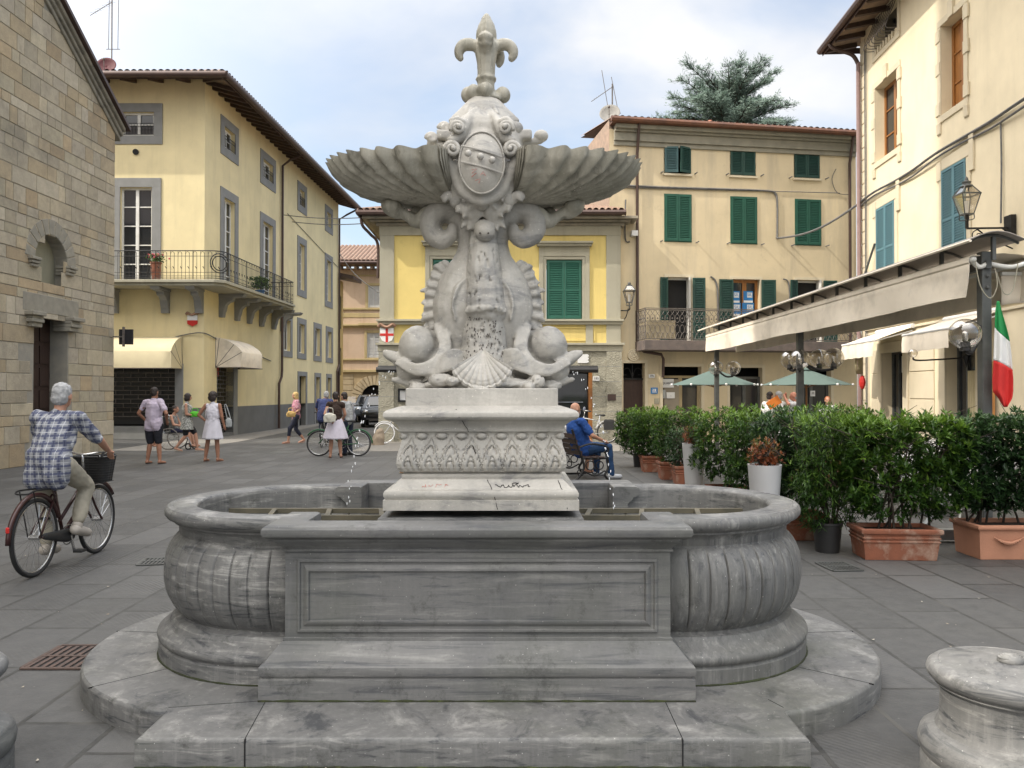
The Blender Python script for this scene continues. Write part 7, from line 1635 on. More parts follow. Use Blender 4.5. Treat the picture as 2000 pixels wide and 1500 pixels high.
t = potted("sunlit clipped hedge farther back on the terrace behind the middle post", (6.4, 15.6, 0)); planter_box(6.0, 15.4, 7.0, 15.9, .35, M_TERRA, t); shrub(t, (6.5, 15.7, 0), .62, .3, .4, 1.38, 4200, .07, .015, M_LEAF, 31, 8, .6, 0, (.3, .1), .3)
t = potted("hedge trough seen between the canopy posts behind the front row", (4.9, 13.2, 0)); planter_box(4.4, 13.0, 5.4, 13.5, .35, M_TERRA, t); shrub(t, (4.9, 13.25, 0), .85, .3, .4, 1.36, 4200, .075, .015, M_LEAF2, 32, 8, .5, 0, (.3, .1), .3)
# steel stand between the two troughs
t = thing("steel_stand", "grey steel base with a diagonal brace between the two big troughs", "stand", (4.5, 8.6, 0)); mb = MB(); mb.box(4.2, 8.5, .03, 5.1, 8.62, .14); mb.bar((4.35, 8.52, .12), (4.72, 8.58, .5), .07, .03); mb.box(4.25, 8.4, 0, 4.33, 8.9, .03); mb.build("frame", mat("galvanised_steel", (.26, .27, .27), (.2, .21, .21), 6, .5, metal=.4), t, bevel=.004)
# cafe tables and chairs
def table(x, y, lab, src=None):
    if src: return dup(src, (x, y, 0), .4, lab)
    t = thing("cafe_table", lab, "table", (x, y, 0), 0, "white cafe tables behind the hedge"); mb = MB(); mb.lathe([(0, .75), (.42, .75), (.43, .74), (.44, .62), (.45, .5), (.455, .42)], (x, y, 0), 48, rf=lambda a, z_, r: .02 * math.sin(9 * a) if z_ < .7 else 0); mb.build("cloth", M_WHITE_P, t, smooth=50)
    mb = MB(); mb.lathe([(.03, .72), (.03, .05), (.25, .03), (.26, 0)], (x, y, 0), 16); mb.build("pedestal", M_DGREY, t, smooth=40); return t
t0 = table(6.9, 11.6, "white clothed cafe table nearest the hedge trough"); table(5.6, 10.6, "white clothed cafe table directly behind the orange trough's laurel", t0); table(7.4, 14.0, "white clothed cafe table in the middle of the terrace", t0); table(6.2, 17.8, "white clothed cafe table near the umbrellas", t0)
def chair(x, y, rz, lab, src=None):
    if src: return dup(src, (x, y, 0), rz, lab)
    t = thing("cafe_chair", lab, "chair", (0, 0, 0), 0, "pale cafe chairs behind the hedge"); mb = MB(); mb.box(-.21, -.2, .44, .21, .22, .47); mb.build("seat", M_WFR, t, bevel=.01)
    mb = MB(); mb.tube(curve([(-.2, -.2, .47), (-.2, -.26, .7), (-.12, -.29, .88), (0, -.3, .92), (.12, -.29, .88), (.2, -.26, .7), (.2, -.2, .47)]), .013, 6)
    for k in range(5): mb.tube([(-.12 + .06 * k, -.2, .47), (-.12 + .06 * k, -.29, .87)], .008, 5)
    mb.build("backrest", M_WFR, t)
    for sx_ in (-1, 1):
        for sy_ in (-1, 1): mb = MB(); mb.tube([(.19 * sx_, .19 * sy_, .44), (.21 * sx_, .22 * sy_, 0)], .013, 6); mb.build("leg", M_WFR, t)
    t.location = (x, y, 0); t.rotation_euler.z = rz; return t
c0_ = chair(5.9, 9.9, .3, "pale chair with its back to the orange trough")
for x, y, rz, lab in ((6.3, 11.2, 1.6, "pale chair left of the nearest clothed table"), (5.0, 10.9, -1.4, "pale chair close behind the near post"), (6.8, 12.4, 3.0, "pale chair on the far side of the nearest table"), (7.0, 13.3, .2, "pale chair before the middle table"), (6.0, 17.1, .1, "pale chair before the table near the umbrellas")): chair(x, y, rz, lab, c0_)
# ---------------- bicycles ----------------
def bicycle(label, loc, rz, fm, basket=None, rack=False, guard=False, cc=(1.04, .34), tyre=M_BLACK, rimm=M_STEEL, bag=False, steer=0, low=False):
    t = thing("bicycle", label, "bicycle", (0, 0, 0)); wb_, r = cc
    for i, x in enumerate((0, wb_)):
        mb = MB(); mb.tube([(x + (r - .018) * math.cos(a), 0, r + (r - .018) * math.sin(a)) for a in [R(q) for q in range(0, 360, 9)]], .019, 8, closed=True); wh = mb.build("wheel", tyre, t, smooth=True)
        mb = MB(); mb.tube([(x + (r - .042) * math.cos(a), 0, r + (r - .042) * math.sin(a)) for a in [R(q) for q in range(0, 360, 9)]], .011, 6, closed=True); mb.build("rim", rimm, wh, smooth=True)
        mb = MB()
        for k in range(28): a = 2 * math.pi * k / 28; mb.tube([(x, (.03 if k % 2 else -.03), r), (x + (r - .045) * math.cos(a), 0, r + (r - .045) * math.sin(a))], .0018, 3, cap=False)
        mb.tube([(x, -.045, r), (x, .045, r)], .022, 8); mb.build("spokes", M_STEEL, wh)
        mb = MB(); mb.tube([(x + (r + .03) * math.cos(a), 0, r + (r + .03) * math.sin(a)) for a in [R(q) for q in (range(20, 190, 10) if i == 0 else range(35, 165, 10))]], .022, 6, flat=1); mb.build("mudguard", fm, t, smooth=True)
    bbx, bbz = wb_ * .42, .29; st_ = (bbx - .17, .78); hd0, hd1 = (wb_ - .20, .60), (wb_ - .25, .84); mb = MB(); tb = lambda a, b, q=.016, y=0, y2=0: mb.tube([(a[0], y, a[1]), (b[0], y2, b[1])], q, 8)
    tb((bbx, bbz), st_); tb((bbx, bbz), hd0, .018); tb((st_[0] + .03, .70), (hd1[0], hd1[1] - .05)) if not low else tb((bbx - .06, .42), (hd1[0], hd1[1] - .1), .016); tb(hd0, hd1, .02)
    for y in (-.05, .05): tb((0, r), (bbx, bbz), .010, y, y * .4); tb((0, r), (st_[0] + .02, .68), .009, y, y * .3); mb.tube(curve([(hd0[0], y, hd0[1]), (wb_ - .12, y, .48), (wb_, y, r)]), .012, 6)
    mb.build("frame", fm, t, smooth=True)
    mb = MB(); tb(st_, (st_[0] - .03, .86), .013); mb.build("seat_post", M_STEEL, t); mb = MB(); mb.chain([(Vector((st_[0] - .12, 0, .88)), .065), (Vector((st_[0] - .03, 0, .885)), .05), (Vector((st_[0] + .12, 0, .88)), .022)], 10); mb.v = [(a_, b_, .88 + (c_ - .88) * .55) for a_, b_, c_ in mb.v]; mb.build("saddle", M_BLACK, t, smooth=True)
    mb = MB(); hx = hd1[0] - .03; tb(hd1, (hx, 1.0), .012); mb.tube(curve([(hx - .20, -.27, 1.0), (hx - .05, -.26, 1.03), (hx + .06, -.14, 1.02), (hx, 0, 1.0), (hx + .06, .14, 1.02), (hx - .05, .26, 1.03), (hx - .20, .27, 1.0)]), .011, 6); hb_ = mb.build("handlebar", M_STEEL, t, smooth=True)
    for y in (-.27, .27): mb = MB(); mb.tube([(hx - .2, y, 1.0), (hx - .09, y * .985, 1.02)], .017, 8); mb.build("grip", M_BLACK, hb_)
    mb = MB(); mb.tube([(bbx, -.06, bbz), (bbx, .06, bbz)], .03, 10); mb.tube([(bbx + .09 * math.cos(a), -.045, bbz + .09 * math.sin(a)) for a in [R(q) for q in range(0, 360, 20)]], .006, 5, closed=True); mb.bar((bbx, -.07, bbz), (bbx + .05, -.08, bbz - .16), .018); mb.bar((bbx, .07, bbz), (bbx - .05, .08, bbz + .16), .018); mb.build("crank", M_STEEL, t)
    for s_, (px_, pz) in ((-1, (bbx + .05, bbz - .16)), (1, (bbx - .05, bbz + .16))): mb = MB(); mb.box(px_ - .045, s_ * .09, pz - .01, px_ + .045, s_ * .17, pz + .012); mb.build("pedal", M_BLACK, t)
    if guard: mb = MB(); mb.chain([(Vector((.06, -.05, r)), .028), (Vector((bbx - .05, -.05, bbz)), .06), (Vector((bbx + .05, -.05, bbz)), .065)], 12); mb.v = [(a_, -.05 + (b_ + .05) * .45, c_) for a_, b_, c_ in mb.v]; mb.build("chain_guard", M_POTB, t, smooth=True)
    if rack: mb = MB(); mb.tube(curve([(st_[0] - .02, .06, .74), (-.1, .07, .76), (-.18, .05, .74), (-.18, -.05, .74), (-.1, -.07, .76), (st_[0] - .02, -.06, .74)]), .008, 6); [mb.tube([(0, y, r), (-.12, y, .75)], .006, 5) for y in (-.06, .06)]; mb.build("rack", M_IRON, t)
    if rack: mb = MB(); mb.box(-.385, -.014, .44, -.365, .014, .49); mb.build("rear_light", M_RED, t, bevel=.006)
    if bag: mb = MB(); mb.box(-.22, -.16, .42, .12, -.06, .72); mb.box(-.22, .06, .42, .12, .16, .72); mb.box(-.2, -.07, .72, .1, .07, .75); mb.build("pannier", M_POTB, t, bevel=.03, segs=2)
    if basket: 
        mb = MB(); bx = hd1[0] + .2
        def bp(u, v): a = 2 * math.pi * u; k = .8 + .2 * v; ex, ey = math.copysign(abs(math.cos(a)) ** .5, math.cos(a)), math.copysign(abs(math.sin(a)) ** .5, math.sin(a)); return Vector((bx + .13 * ex * k, .18 * ey * k, .72 + .25 * v))
        for j in range(11): mb.tube([bp(i / 32, j / 10) for i in range(32)], .0035 if j < 10 else .010, 4, closed=True)
        for i in range(40): mb.tube([bp(i / 40, 0), bp(i / 40, 1)], .003, 3)
        mb.box(bx - .1, -.14, .715, bx + .1, .14, .722); mb.grid(lambda u, v: bp(u, v * .97) * 1.0, 32, 2); mb.build("basket", M_POTB, t)
    t.location = loc; t.rotation_euler.z = rz; return t
bicycle("dark city bicycle with a black basket, ridden by the man in the checked shirt", (-4.15, 6.94, 0), R(90), mat("dark_red_frame", (.05, .016, .014), (.03, .01, .01), 4, .3), True, True, True, low=True)
bicycle("black wheeled mountain bicycle held between the man and the woman in the white skirt", (P(700, 868, 20.1).x, 20.1, 0), R(180), mat("green_frame", (.02, .10, .04), (.015, .08, .03)), cc=(.99, .32))
bk = bicycle("white wheeled bicycle leaning against the rough stone wall left of the fountain", (P(750, 840, 25.0).x + 1.02, 25.1, 0), R(180), mat("silver_frame", (.5, .5, .5)), cc=(1.02, .33), tyre=M_WHITE_P)
bicycle("silver bicycle with a dark pannier parked beside the cream building's door", (P(1187, 862, 25.3).x, 25.35, 0), R(172), bpy.data.materials["silver_frame"], cc=(1.0, .34), tyre=M_BLACK, bag=True)
bicycle("small bicycle ridden away into the street by the man in the blue shirt", (P(630, 850, 23.4).x, 23.3, 0), R(96), M_POTB, cc=(1.0, .33))
# ---------------- benches ----------------
def bench(label, loc, rz, src=None):
    if src: return dup(src, loc, rz, label)
    t = thing("iron_bench", label, "bench", (0, 0, 0), 0, "cast iron benches round the fountain")
    for i in range(3):
        mb = MB(); mb.box(-.75, -.18 + .13 * i, .43, .75, -.08 + .13 * i, .455); mb.build("seat_slat", M_WOOD2, t, bevel=.006)
    for i in range(4): mb = MB(); mb.bar((-.75, -.25 - .045 * i, .52 + .1 * i), (.75, -.25 - .045 * i, .52 + .1 * i), .02, .08); mb.build("back_slat", M_WOOD2, t)
    for x in (-.72, .72):
        mb = MB(); C = lambda pts, r: mb.tube(curve([(x, a, b) for a, b in pts]), r, 7)
        C([(-.42, .95), (-.34, .7), (-.24, .45), (-.20, .25), (-.33, .06), (-.45, 0)], .022); C([(.24, .44), (.26, .25), (.20, .12), (.30, .0)], .022); C([(-.22, .43), (0, .42), (.26, .43)], .02); C([(-.2, .2), (0, .12), (.2, .2)], .015)
        C([(-.30, .62), (-.1, .68), (.15, .66), (.26, .60), (.24, .52), (.18, .54)], .018); C([(.2, .55), (.24, .44)], .016)
        for cy, cz, r_ in ((-.08, .30, .08), (.10, .30, .07), (-.26, .18, .06), (.0, .2, .05)): C([(cy + r_ * math.cos(a), cz + r_ * math.sin(a)) for a in [R(q) for q in range(0, 361, 45)]], .010)
        mb.box(x - .03, -.5, 0, x + .03, .34, .03); mb.build("side_frame", M_IRON, t)
    t.location = loc; t.rotation_euler.z = rz; return t
BN = (1.30, 14.95, 0); bn = bench("black iron bench with the man in the blue shirt", BN, R(-76)); bench("black iron bench hidden behind the pedestal, seat for the person in sandals", (-1.45, 15.75, 0), R(80), bn)
# ---------------- cars and scooter ----------------
def car(label, loc, rz, col, src=None):
    t = thing("parked_car", label, "car", (0, 0, 0), 0, "dark cars parked in the side street"); mb = MB()
    side_ = [(-1.95, .35), (-1.98, .7), (-1.85, .85), (-1.15, .95), (-.55, 1.38), (.1, 1.47), (1.1, 1.42), (1.65, 1.0), (1.9, .92), (1.98, .55), (1.92, .3)]
    vs = []
    for y, k in ((-.8, 1), (-.83, .97), (.83, .97), (.8, 1)): pass
    n = len(side_)
    for y in (-.84, 0, .84):
        for (a, b) in side_: inw = .18 * max(0, (b - .9) / .55) if y else 0; vs.append((a, y - math.copysign(inw, y) if y else 0, b + (.03 if y == 0 else 0)))
    mb.add(vs, [(j * n + i, j * n + i + 1, (j + 1) * n + i + 1, (j + 1) * n + i) for j in range(2) for i in range(n - 1)] + [tuple(range(n)), tuple(range(2 * n, 3 * n))[::-1], (0, n, 2 * n, 3 * n - 1, 2 * n - 1, n - 1)]); mb.build("body", col, t, bevel=.06, segs=2, smooth=40)
    mb = MB(); mb.add([(-1.12, -.62, 1.0), (-1.12, .62, 1.0), (-.6, .56, 1.36), (-.6, -.56, 1.36)], [(0, 1, 2, 3)]); mb.v = [(a - .02, b, c + .02) for a, b, c in mb.v]; mb.build("windscreen", M_GLASS, t)
    mb = MB()
    for s_ in (-1, 1): mb.add([(-.95, s_ * .835, .98), (1.4, s_ * .835, .98), (1.05, s_ * .70, 1.36), (-.5, s_ * .70, 1.38)], [(0, 1, 2, 3)])
    mb.build("side_window", M_GLASS, t)
    for x in (-1.25, 1.25):
        for s_ in (-1, 1): mb = MB(); mb.tube([(x, s_ * .7, .31), (x, s_ * .86, .31)], .31, 20); wh = mb.build("wheel", M_BLACK, t, smooth=40); mb = MB(); mb.tube([(x, s_ * .855, .31), (x, s_ * .872, .31)], .19, 16); mb.build("hubcap", M_STEEL, wh)
    for s_ in (-1, 1): mb = MB(); mb.ball((-1.9, s_ * .62, .72), (.08, .15, .09), 12, 8); mb.build("headlight", M_STEEL, t, smooth=True)
    for s_ in (-1, 1): mb = MB(); mb.ball((-.75, s_ * .93, 1.0), (.06, .09, .07), 8, 6); mb.build("mirror", col, t, smooth=True)
    mb = MB(); mb.box(-2.0, -.45, .5, -1.955, .45, .6); mb.box(-2.0, -.6, .36, -1.94, .6, .45); mb.build("grille", M_POTB, t); t.location = loc; t.rotation_euler.z = rz; return t
car("dark grey hatchback facing out of the side street beside the yellow building", (P(742, 830, 38).x, 38.5, 0), R(96), mat("dark_car_paint", (.035, .04, .045), (.03, .035, .04), 3, .2, metal=.5)); car("silver car parked behind the dark hatchback in front of the archway", (P(722, 822, 44).x, 44.6, 0), R(96), mat("silver_car_paint", (.2, .22, .24), (.18, .2, .22), 3, .25, metal=.5))
def scooter(label, loc, rz):
    t = thing("motor_scooter", label, "scooter", (0, 0, 0)); 
    for x in (0, 1.25): mb = MB(); mb.tube([(x + .2 * math.cos(a), 0, .25 + .2 * math.sin(a)) for a in [R(q) for q in range(0, 360, 20)]], .05, 8, closed=True); mb.build("wheel", M_BLACK, t, smooth=True)
    mb = MB(); mb.chain([(Vector((1.2, 0, .5)), .07), (Vector((1.05, 0, .75)), .12), (Vector((.95, 0, .98)), .1)], 10); mb.chain([(Vector((1.0, 0, .35)), .1), (Vector((.6, 0, .3)), .1), (Vector((.3, 0, .5)), .17), (Vector((-.1, 0, .62)), .13)], 12); mb.build("body", mat("scooter_paint", (.3, .3, .34)), t, smooth=True)
    mb = MB(); mb.chain([(Vector((.55, 0, .76)), .08), (Vector((.2, 0, .78)), .11), (Vector((-.1, 0, .8)), .08)], 10); mb.build("saddle", M_BLACK, t, smooth=True); mb = MB(); mb.tube([(.92, -.3, 1.05), (.95, 0, 1.02), (.92, .3, 1.05)], .02, 6); mb.build("handlebar", M_BLACK, t); mb = MB(); mb.grid(lambda u, v: Vector((1.02 - .12 * v, -.17 + .34 * u, 1.05 + .38 * v)), 4, 4); mb.build("windscreen", M_GLOBE, t); mb = MB(); mb.ball((1.1, 0, .85), .07, 10, 8); mb.build("headlight", M_STEEL, t); t.location = loc; t.rotation_euler.z = rz
scooter("grey motor scooter with a windscreen parked at the side street's mouth", (P(688, 822, 36).x, 36, 0), R(-80))

# gutter line, litter and moss
rn = random.Random(77)
mb = MB()
for i in range(150):
    y = 3.3 + 17 * rn.random() ** 1.6; x = rn.uniform(-.62, .62) * y; r = rn.uniform(.006, .016); a = rn.uniform(0, 6.3); mb.add([(x + r * math.cos(a + q) * (1 if k % 2 else .5), y + r * math.sin(a + q) * (1 if k % 2 else .5), .006 + .003 * (k % 2)) for k, q in enumerate((0, 1.5, 3.1, 4.6))], [(0, 1, 2, 3)])
o = tag(mb.build("litter", mat("paper_bits", (.55, .53, .48), (.3, .22, .12), 3)), "tiny scraps of paper and dry leaf scattered on the grey paving", "litter", kind="stuff")
MOSS = mat("dark_moss", (.035, .045, .015), (.02, .02, .014), 12, .95, .6, 60, c3=(.08, .10, .02), s3=6, t3=(.55, .7))
def mossy(pts, r):
    mb = MB(); q = curve([Vector(p) for p in pts], 12); mb.tube(q, [max(.0015, r * (.4 + 1.1 * abs(noise.noise(p * 9)))) for p in q], 6, flat=1); mb.build("moss_line", MOSS, fo, smooth=True)
mossy([(FX - 1.045 + .209 * k, FYc - HD - .102, .127) for k in range(11)], .008)
for s_ in (-1, 1): mossy([(FX + s_ * (LC + .832 * math.cos(R(q))), FYc + .832 * math.sin(R(q)), .127) for q in range(-95, 60, 12)], .008)
mossy([(FX - 1.44 + .288 * k, FYc - 1.442, .003) for k in range(11)], .009)
# ---------------- people ----------------
def clothmat(name, c1, c2=None, sc=8, **k): return mat(name, c1, c2 or tuple(x * .85 for x in c1), sc, .9, .15, 60, **k)
SKIN = mat("skin", (.46, .25, .165), (.40, .205, .135), 8, .55); SKIN2 = mat("tanned_skin", (.33, .16, .095), (.28, .13, .08), 8, .55)
HG = mat("grey_hair", (.42, .42, .42), (.28, .28, .28), 40, .8, .4, 60); HD_ = mat("dark_hair", (.018, .012, .01), (.03, .02, .016), 40, .6, .3, 60); HBL = mat("blonde_hair", (.55, .40, .17), (.42, .28, .1), 40, .7, .3, 60)
EYE = mat("eye", (.02, .015, .012))
def plaid():
    m, N, L, b = mat_("blue_plaid_cloth"); v = coords(N, L); sp = N.new('ShaderNodeSeparateXYZ'); L.new(v, sp.inputs[0])
    def band(o, freq, lo, hi, ph=0):
        a = N.new('ShaderNodeMath'); a.operation = 'MULTIPLY_ADD'; a.inputs[1].default_value = freq; a.inputs[2].default_value = ph; L.new(o, a.inputs[0]); f = N.new('ShaderNodeMath'); f.operation = 'FRACT'; L.new(a.outputs[0], f.inputs[0]); return ramp(N, L, f.outputs[0], [(lo, 0), (lo + .03, 1), (hi, 1), (hi + .03, 0)])
    col = mixc(N, L, 0, (.24, .245, .265), (.24, .245, .265))
    for o in (sp.outputs[0], sp.outputs[2]): col = mixc(N, L, band(o, 15, .08, .42), col, (.10, .11, .16)); 
    for o in (sp.outputs[0], sp.outputs[2]): col = mixc(N, L, band(o, 15, .66, .74), col, (.42, .43, .45)); col = mixc(N, L, band(o, 15, .2, .27), col, (.035, .04, .085))
    L.new(col, b.inputs['Base Color']); b.inputs['Roughness'].default_value = .9; bump(N, L, b, nz(N, L, v, 14, 5), .5, .02); return m
V = Vector
ST = dict(pel=(0, 0, .93), che=(0, .0, 1.30), nek=(0, .0, 1.47), hed=(0, .025, 1.62), shl=(-.185, 0, 1.405), shr=(.185, 0, 1.405), ell=(-.25, -.03, 1.12), elr=(.25, -.03, 1.12), wrl=(-.25, .06, .88), wrr=(.25, .06, .88),
          hil=(-.095, 0, .90), hir=(.095, 0, .90), knl=(-.105, .03, .49), knr=(.105, .03, .49), anl=(-.11, -.01, .085), anr=(.11, -.01, .085))
def folds(sc=7, am=.010, seed=0): return lambda c, n: n * (noise.noise(V((c.x * sc * 1.3 + seed, c.y * sc * 1.3, c.z * sc * .8))) * am + noise.noise(c * sc * 3 + V((seed, 0, 0))) * am * .35)
def person(label, loc, rz, H=1.72, pose={}, skin=SKIN, hair=HD_, hairstyle="short", top=None, sleeve=.6, bottom=None, leg=.5, skirt=None, fat=1.0, look=0, shoes=M_BLACK, sandal=True, vox=.0125, hands=True, topname="shirt", botname="trousers", hem=.0, hips=1.0):
    t = thing("person", label, "person", (0, 0, 0)); J = {k: V(v) for k, v in {**ST, **pose}.items()}; s = H / 1.74
    for k in J: J[k] = J[k] * s
    f = fat; mb = MB(); c = lambda a, b, ra, rb: mb.cap(a, b, ra * s, rb * s, 14); hd = J['hed']; LM = Matrix.Translation(hd) @ Matrix.Rotation(look, 4, 'Z')
    lowm = J['pel'].lerp(J['che'], .5)
    for sd in ('l', 'r'):
        c(J['sh' + sd], J['el' + sd], .046 * f, .040); c(J['el' + sd], J['wr' + sd], .040, .027); c(J['hi' + sd], J['kn' + sd], .082 * f, .055); c(J['kn' + sd], J['kn' + sd].lerp(J['an' + sd], .35), .053, .056); c(J['kn' + sd].lerp(J['an' + sd], .35), J['an' + sd], .056, .036)
        an = J['an' + sd]; kd = J.get('to' + sd) or (an + V((.02 * (1 if sd == 'r' else -1), .17, -.06)) * s); c(an + V((0, -.03, -.035)) * s, kd, .036, .03); J['to' + sd] = kd
        w_, e_ = J['wr' + sd], J['el' + sd]; d = (w_ - e_).normalized(); si = 1 if sd == 'r' else -1; gd = V(pose.get('grip' + sd, d)).normalized(); sdv = gd.cross(V((0, 1, 0) if abs(gd.y) < .8 else (0, 0, 1))).normalized()
        pm = w_ + d * .05 * s; c(w_, pm + gd * .02 * s, .026, .030)
        for k in range(4):
            o = sdv * (.026 - .0175 * k) * s; b0_ = pm + o + gd * .025 * s; b1_ = b0_ + gd * (.035, .042, .04, .03)[k] * s; b2_ = b1_ + (gd * .6 + V((0, 0, -.6))) * .028 * s; c(b0_, b1_, .0095, .009); c(b1_, b2_, .009, .0075)
        c(w_ + d * .02 * s, w_ + d * .05 * s - sdv * si * -.045 * s, .012, .010)
    c(J['pel'], J['pel'] + V((0, 0, .03)), .115 * f, .115 * f); c(J['pel'].lerp(J['che'], .1), J['che'], .115 * f, .12 * f); c(J['shl'] * .94 + J['che'] * .06, J['shr'] * .94 + J['che'] * .06, .043, .043); c(J['che'], J['nek'], .10, .052); c(J['nek'], hd + V((0, -.01, -.03)) * s, .052, .050)
    LB = lambda cc_, r_: mb.add(*(lambda m2: (m2.v, m2.f))(MB().ball([q * s for q in cc_], [q * s for q in r_], 16, 12)), M=LM)
    LB((0, 0, .02), (.075, .093, .10)); LB((0, .03, -.045), (.055, .06, .062)); LB((0, .098, -.012), (.012, .018, .024)); LB((0, .088, -.05), (.022, .012, .009)); LB((.076, -.005, -.005), (.012, .022, .03)); LB((-.076, -.005, -.005), (.012, .022, .03))
    bd = mb.build("body", skin, t, smooth=True, remesh=vox * s, relax=1)
    mb = MB()
    for x_ in (-.03, .03): LB((x_, .083, .01), (.012, .01, .007))
    mb.build("eyes", EYE, t)
    mb = MB()
    if hairstyle == "short": LB((0, -.014, .042), (.084, .098, .092)); LB((0, -.045, -.01), (.078, .065, .08))
    elif hairstyle == "bald": LB((0, -.05, -.03), (.072, .05, .045))
    elif hairstyle == "bob": LB((0, -.012, .04), (.094, .105, .098)); LB((0, -.035, -.03), (.098, .085, .10)); LB((.06, .02, -.02), (.035, .05, .08)); LB((-.06, .02, -.02), (.035, .05, .08))
    elif hairstyle == "long": LB((0, -.012, .04), (.09, .102, .095)); LB((0, -.05, -.07), (.09, .06, .14)); LB((.065, .0, -.05), (.03, .045, .1)); LB((-.065, .0, -.05), (.03, .045, .1))
    elif hairstyle == "bun": LB((0, -.014, .042), (.084, .098, .092)); LB((0, -.09, .03), (.05, .05, .05))
    elif hairstyle == "bushy": LB((0, -.02, .04), (.108, .118, .105)); LB((0, -.055, -.03), (.108, .085, .10))
    hm = mb.build("hair", hair, t, smooth=True, remesh=.011 * s, relax=1, bumpy=lambda c_, n: n * (noise.noise(V((c_.x * 60, c_.y * 60, c_.z * 22))) * .010 + noise.noise(c_ * 90) * .005 - .003))
    if top:
        mb = MB(); e = .016
        if sleeve == 0: J['shl'], J['shr'] = J['shl'].lerp(J['che'], .28), J['shr'].lerp(J['che'], .28)
        c(J['pel'].lerp(J['che'], .05), J['che'], (.135 + e) * f, (.126 + e) * f); c(J['pel'].lerp(J['che'], .5) + V((.05, 0, 0)), J['pel'].lerp(J['che'], .95) + V((.06, 0, 0)), .115 * f, .105 * f); c(J['pel'].lerp(J['che'], .5) - V((.05, 0, 0)), J['pel'].lerp(J['che'], .95) - V((.06, 0, 0)), .115 * f, .105 * f)
        c(J['shl'] + V((.015, 0, -.0)), J['shr'] + V((-.015, 0, -.0)), .076, .076); c(J['che'], J['nek'] + V((0, 0, -.015)), .115, .062)
        if hem: 
            for x_ in (-.055, .055): c(J['pel'] + V((x_, 0, .02)), J['pel'] + V((x_ * 1.1, 0, -hem)), .132 * f, .126 * f)
        if sleeve > 0:
            for sd in ('l', 'r'): c(J['sh' + sd], J['sh' + sd].lerp(J['el' + sd], sleeve) if sleeve <= 1 else J['el' + sd], .068, .062); 
            if sleeve > 1:
                for sd in ('l', 'r'): c(J['el' + sd], J['el' + sd].lerp(J['wr' + sd], sleeve - 1), .055, .045)
        mb.build(topname, top, t, smooth=True, remesh=.012 * s, relax=2, bumpy=folds(7, .026, H * 10))
    if bottom:
        mb = MB(); 
        for sd in ('l', 'r'):
            h_, k_, a_ = J['hi' + sd], J['kn' + sd], J['an' + sd]; c(h_, h_.lerp(k_, min(1, leg * 2)), .100 * f, .074 if leg >= .5 else .082)
            if leg > .5: c(k_, k_.lerp(a_, (leg - .5) * 2), .072, .058)
        c(J['pel'] + V((-.04, 0, 0)), J['pel'] + V((.04, 0, 0)), .118 * f, .118 * f); mb.build(botname, bottom, t, smooth=True, remesh=.012 * s, relax=2, bumpy=folds(9, .014, H * 20))
    if skirt:
        sm, z0, z1, r0, r1, off = skirt; p0 = J['pel'] + V((0, 0, z1 * s)); p1 = V((J['pel'].x + off[0], J['pel'].y + off[1], z0 * s)); mb = MB()
        mb.grid(lambda u, v: p0.lerp(p1, v) + V((math.cos(2 * math.pi * u) * (r0 + (r1 - r0) * v ** .8) * s * 1.12, math.sin(2 * math.pi * u) * (r0 + (r1 - r0) * v ** .8) * s * .85, 0)) * (1 + .05 * v * math.sin(14 * math.pi * u + 1) + .03 * v * math.sin(6 * math.pi * u)), 72, 14, cu=True); mb.build("skirt", sm, t, smooth=True, solid=.008)
    for sd in ('l', 'r'):
        mb = MB(); an, to = J['an' + sd], J['to' + sd]; dn = V((0, 0, -.022 * s))
        if sandal: mb.chain([(an + V((0, -.035, -.062)) * s, .030 * s), (an.lerp(to, .5) + V((0, 0, -.045)) * s, .030 * s), (to + V((0, .01, -.018)) * s, .034 * s)], 10); mb.v = [(a, b, c_ * .35 + (min(an.z - .085 * s, to.z - .03 * s)) * .65 + .006) for a, b, c_ in mb.v]; mb.build("sandal", shoes, t, smooth=True)
        else: mb.cap(an + V((0, -.03, -.04)) * s, to + V((0, .01, .005)) * s, .048 * s, .042 * s); mb.cap(an, an + V((0, 0, -.03)), .045 * s, .045 * s); mb.build("shoe", shoes, t, smooth=True)
    t.location = loc; t.rotation_euler.z = rz; t["_J"] = 0; del t["_J"]; return t, J
def bagpart(t, c, w_, h_, d_, m_, strap=None, rz=0, name="handbag", label=None, cat="bag"):
    """a carried bag, its own thing in world space"""
    b = thing(name, label, cat, c); c = V(c); T = Matrix.Translation(c) @ Matrix.Rotation(rz, 4, 'Z'); mb = MB(); mb.add(*(lambda q: (q.v, q.f))(MB().ball((0, 0, 0), (w_ / 2, d_ / 2, h_ / 2), 16, 10)), M=T); mb.box(-w_ * .42, -d_ * .4, -h_ * .42, w_ * .42, d_ * .4, h_ * .3, T); mb.build("bag_body", m_, b, smooth=True, remesh=.012, relax=2, bumpy=folds(12, .01))
    mb = MB(); sp = strap or [(-w_ * .25, 0, h_ * .3), (-w_ * .2, 0, h_ * .9), (w_ * .2, 0, h_ * .9), (w_ * .25, 0, h_ * .3)]; mb.tube(curve([T @ V(p) for p in sp]), .010, 6); mb.build("handle", m_, b)
FWD = R(0)      # rz=0 faces away from the camera (+Y)
def gp(px, py): d = FPX * CH / (py - HY); p = P(px, py, d); return V((p.x, d, 0))
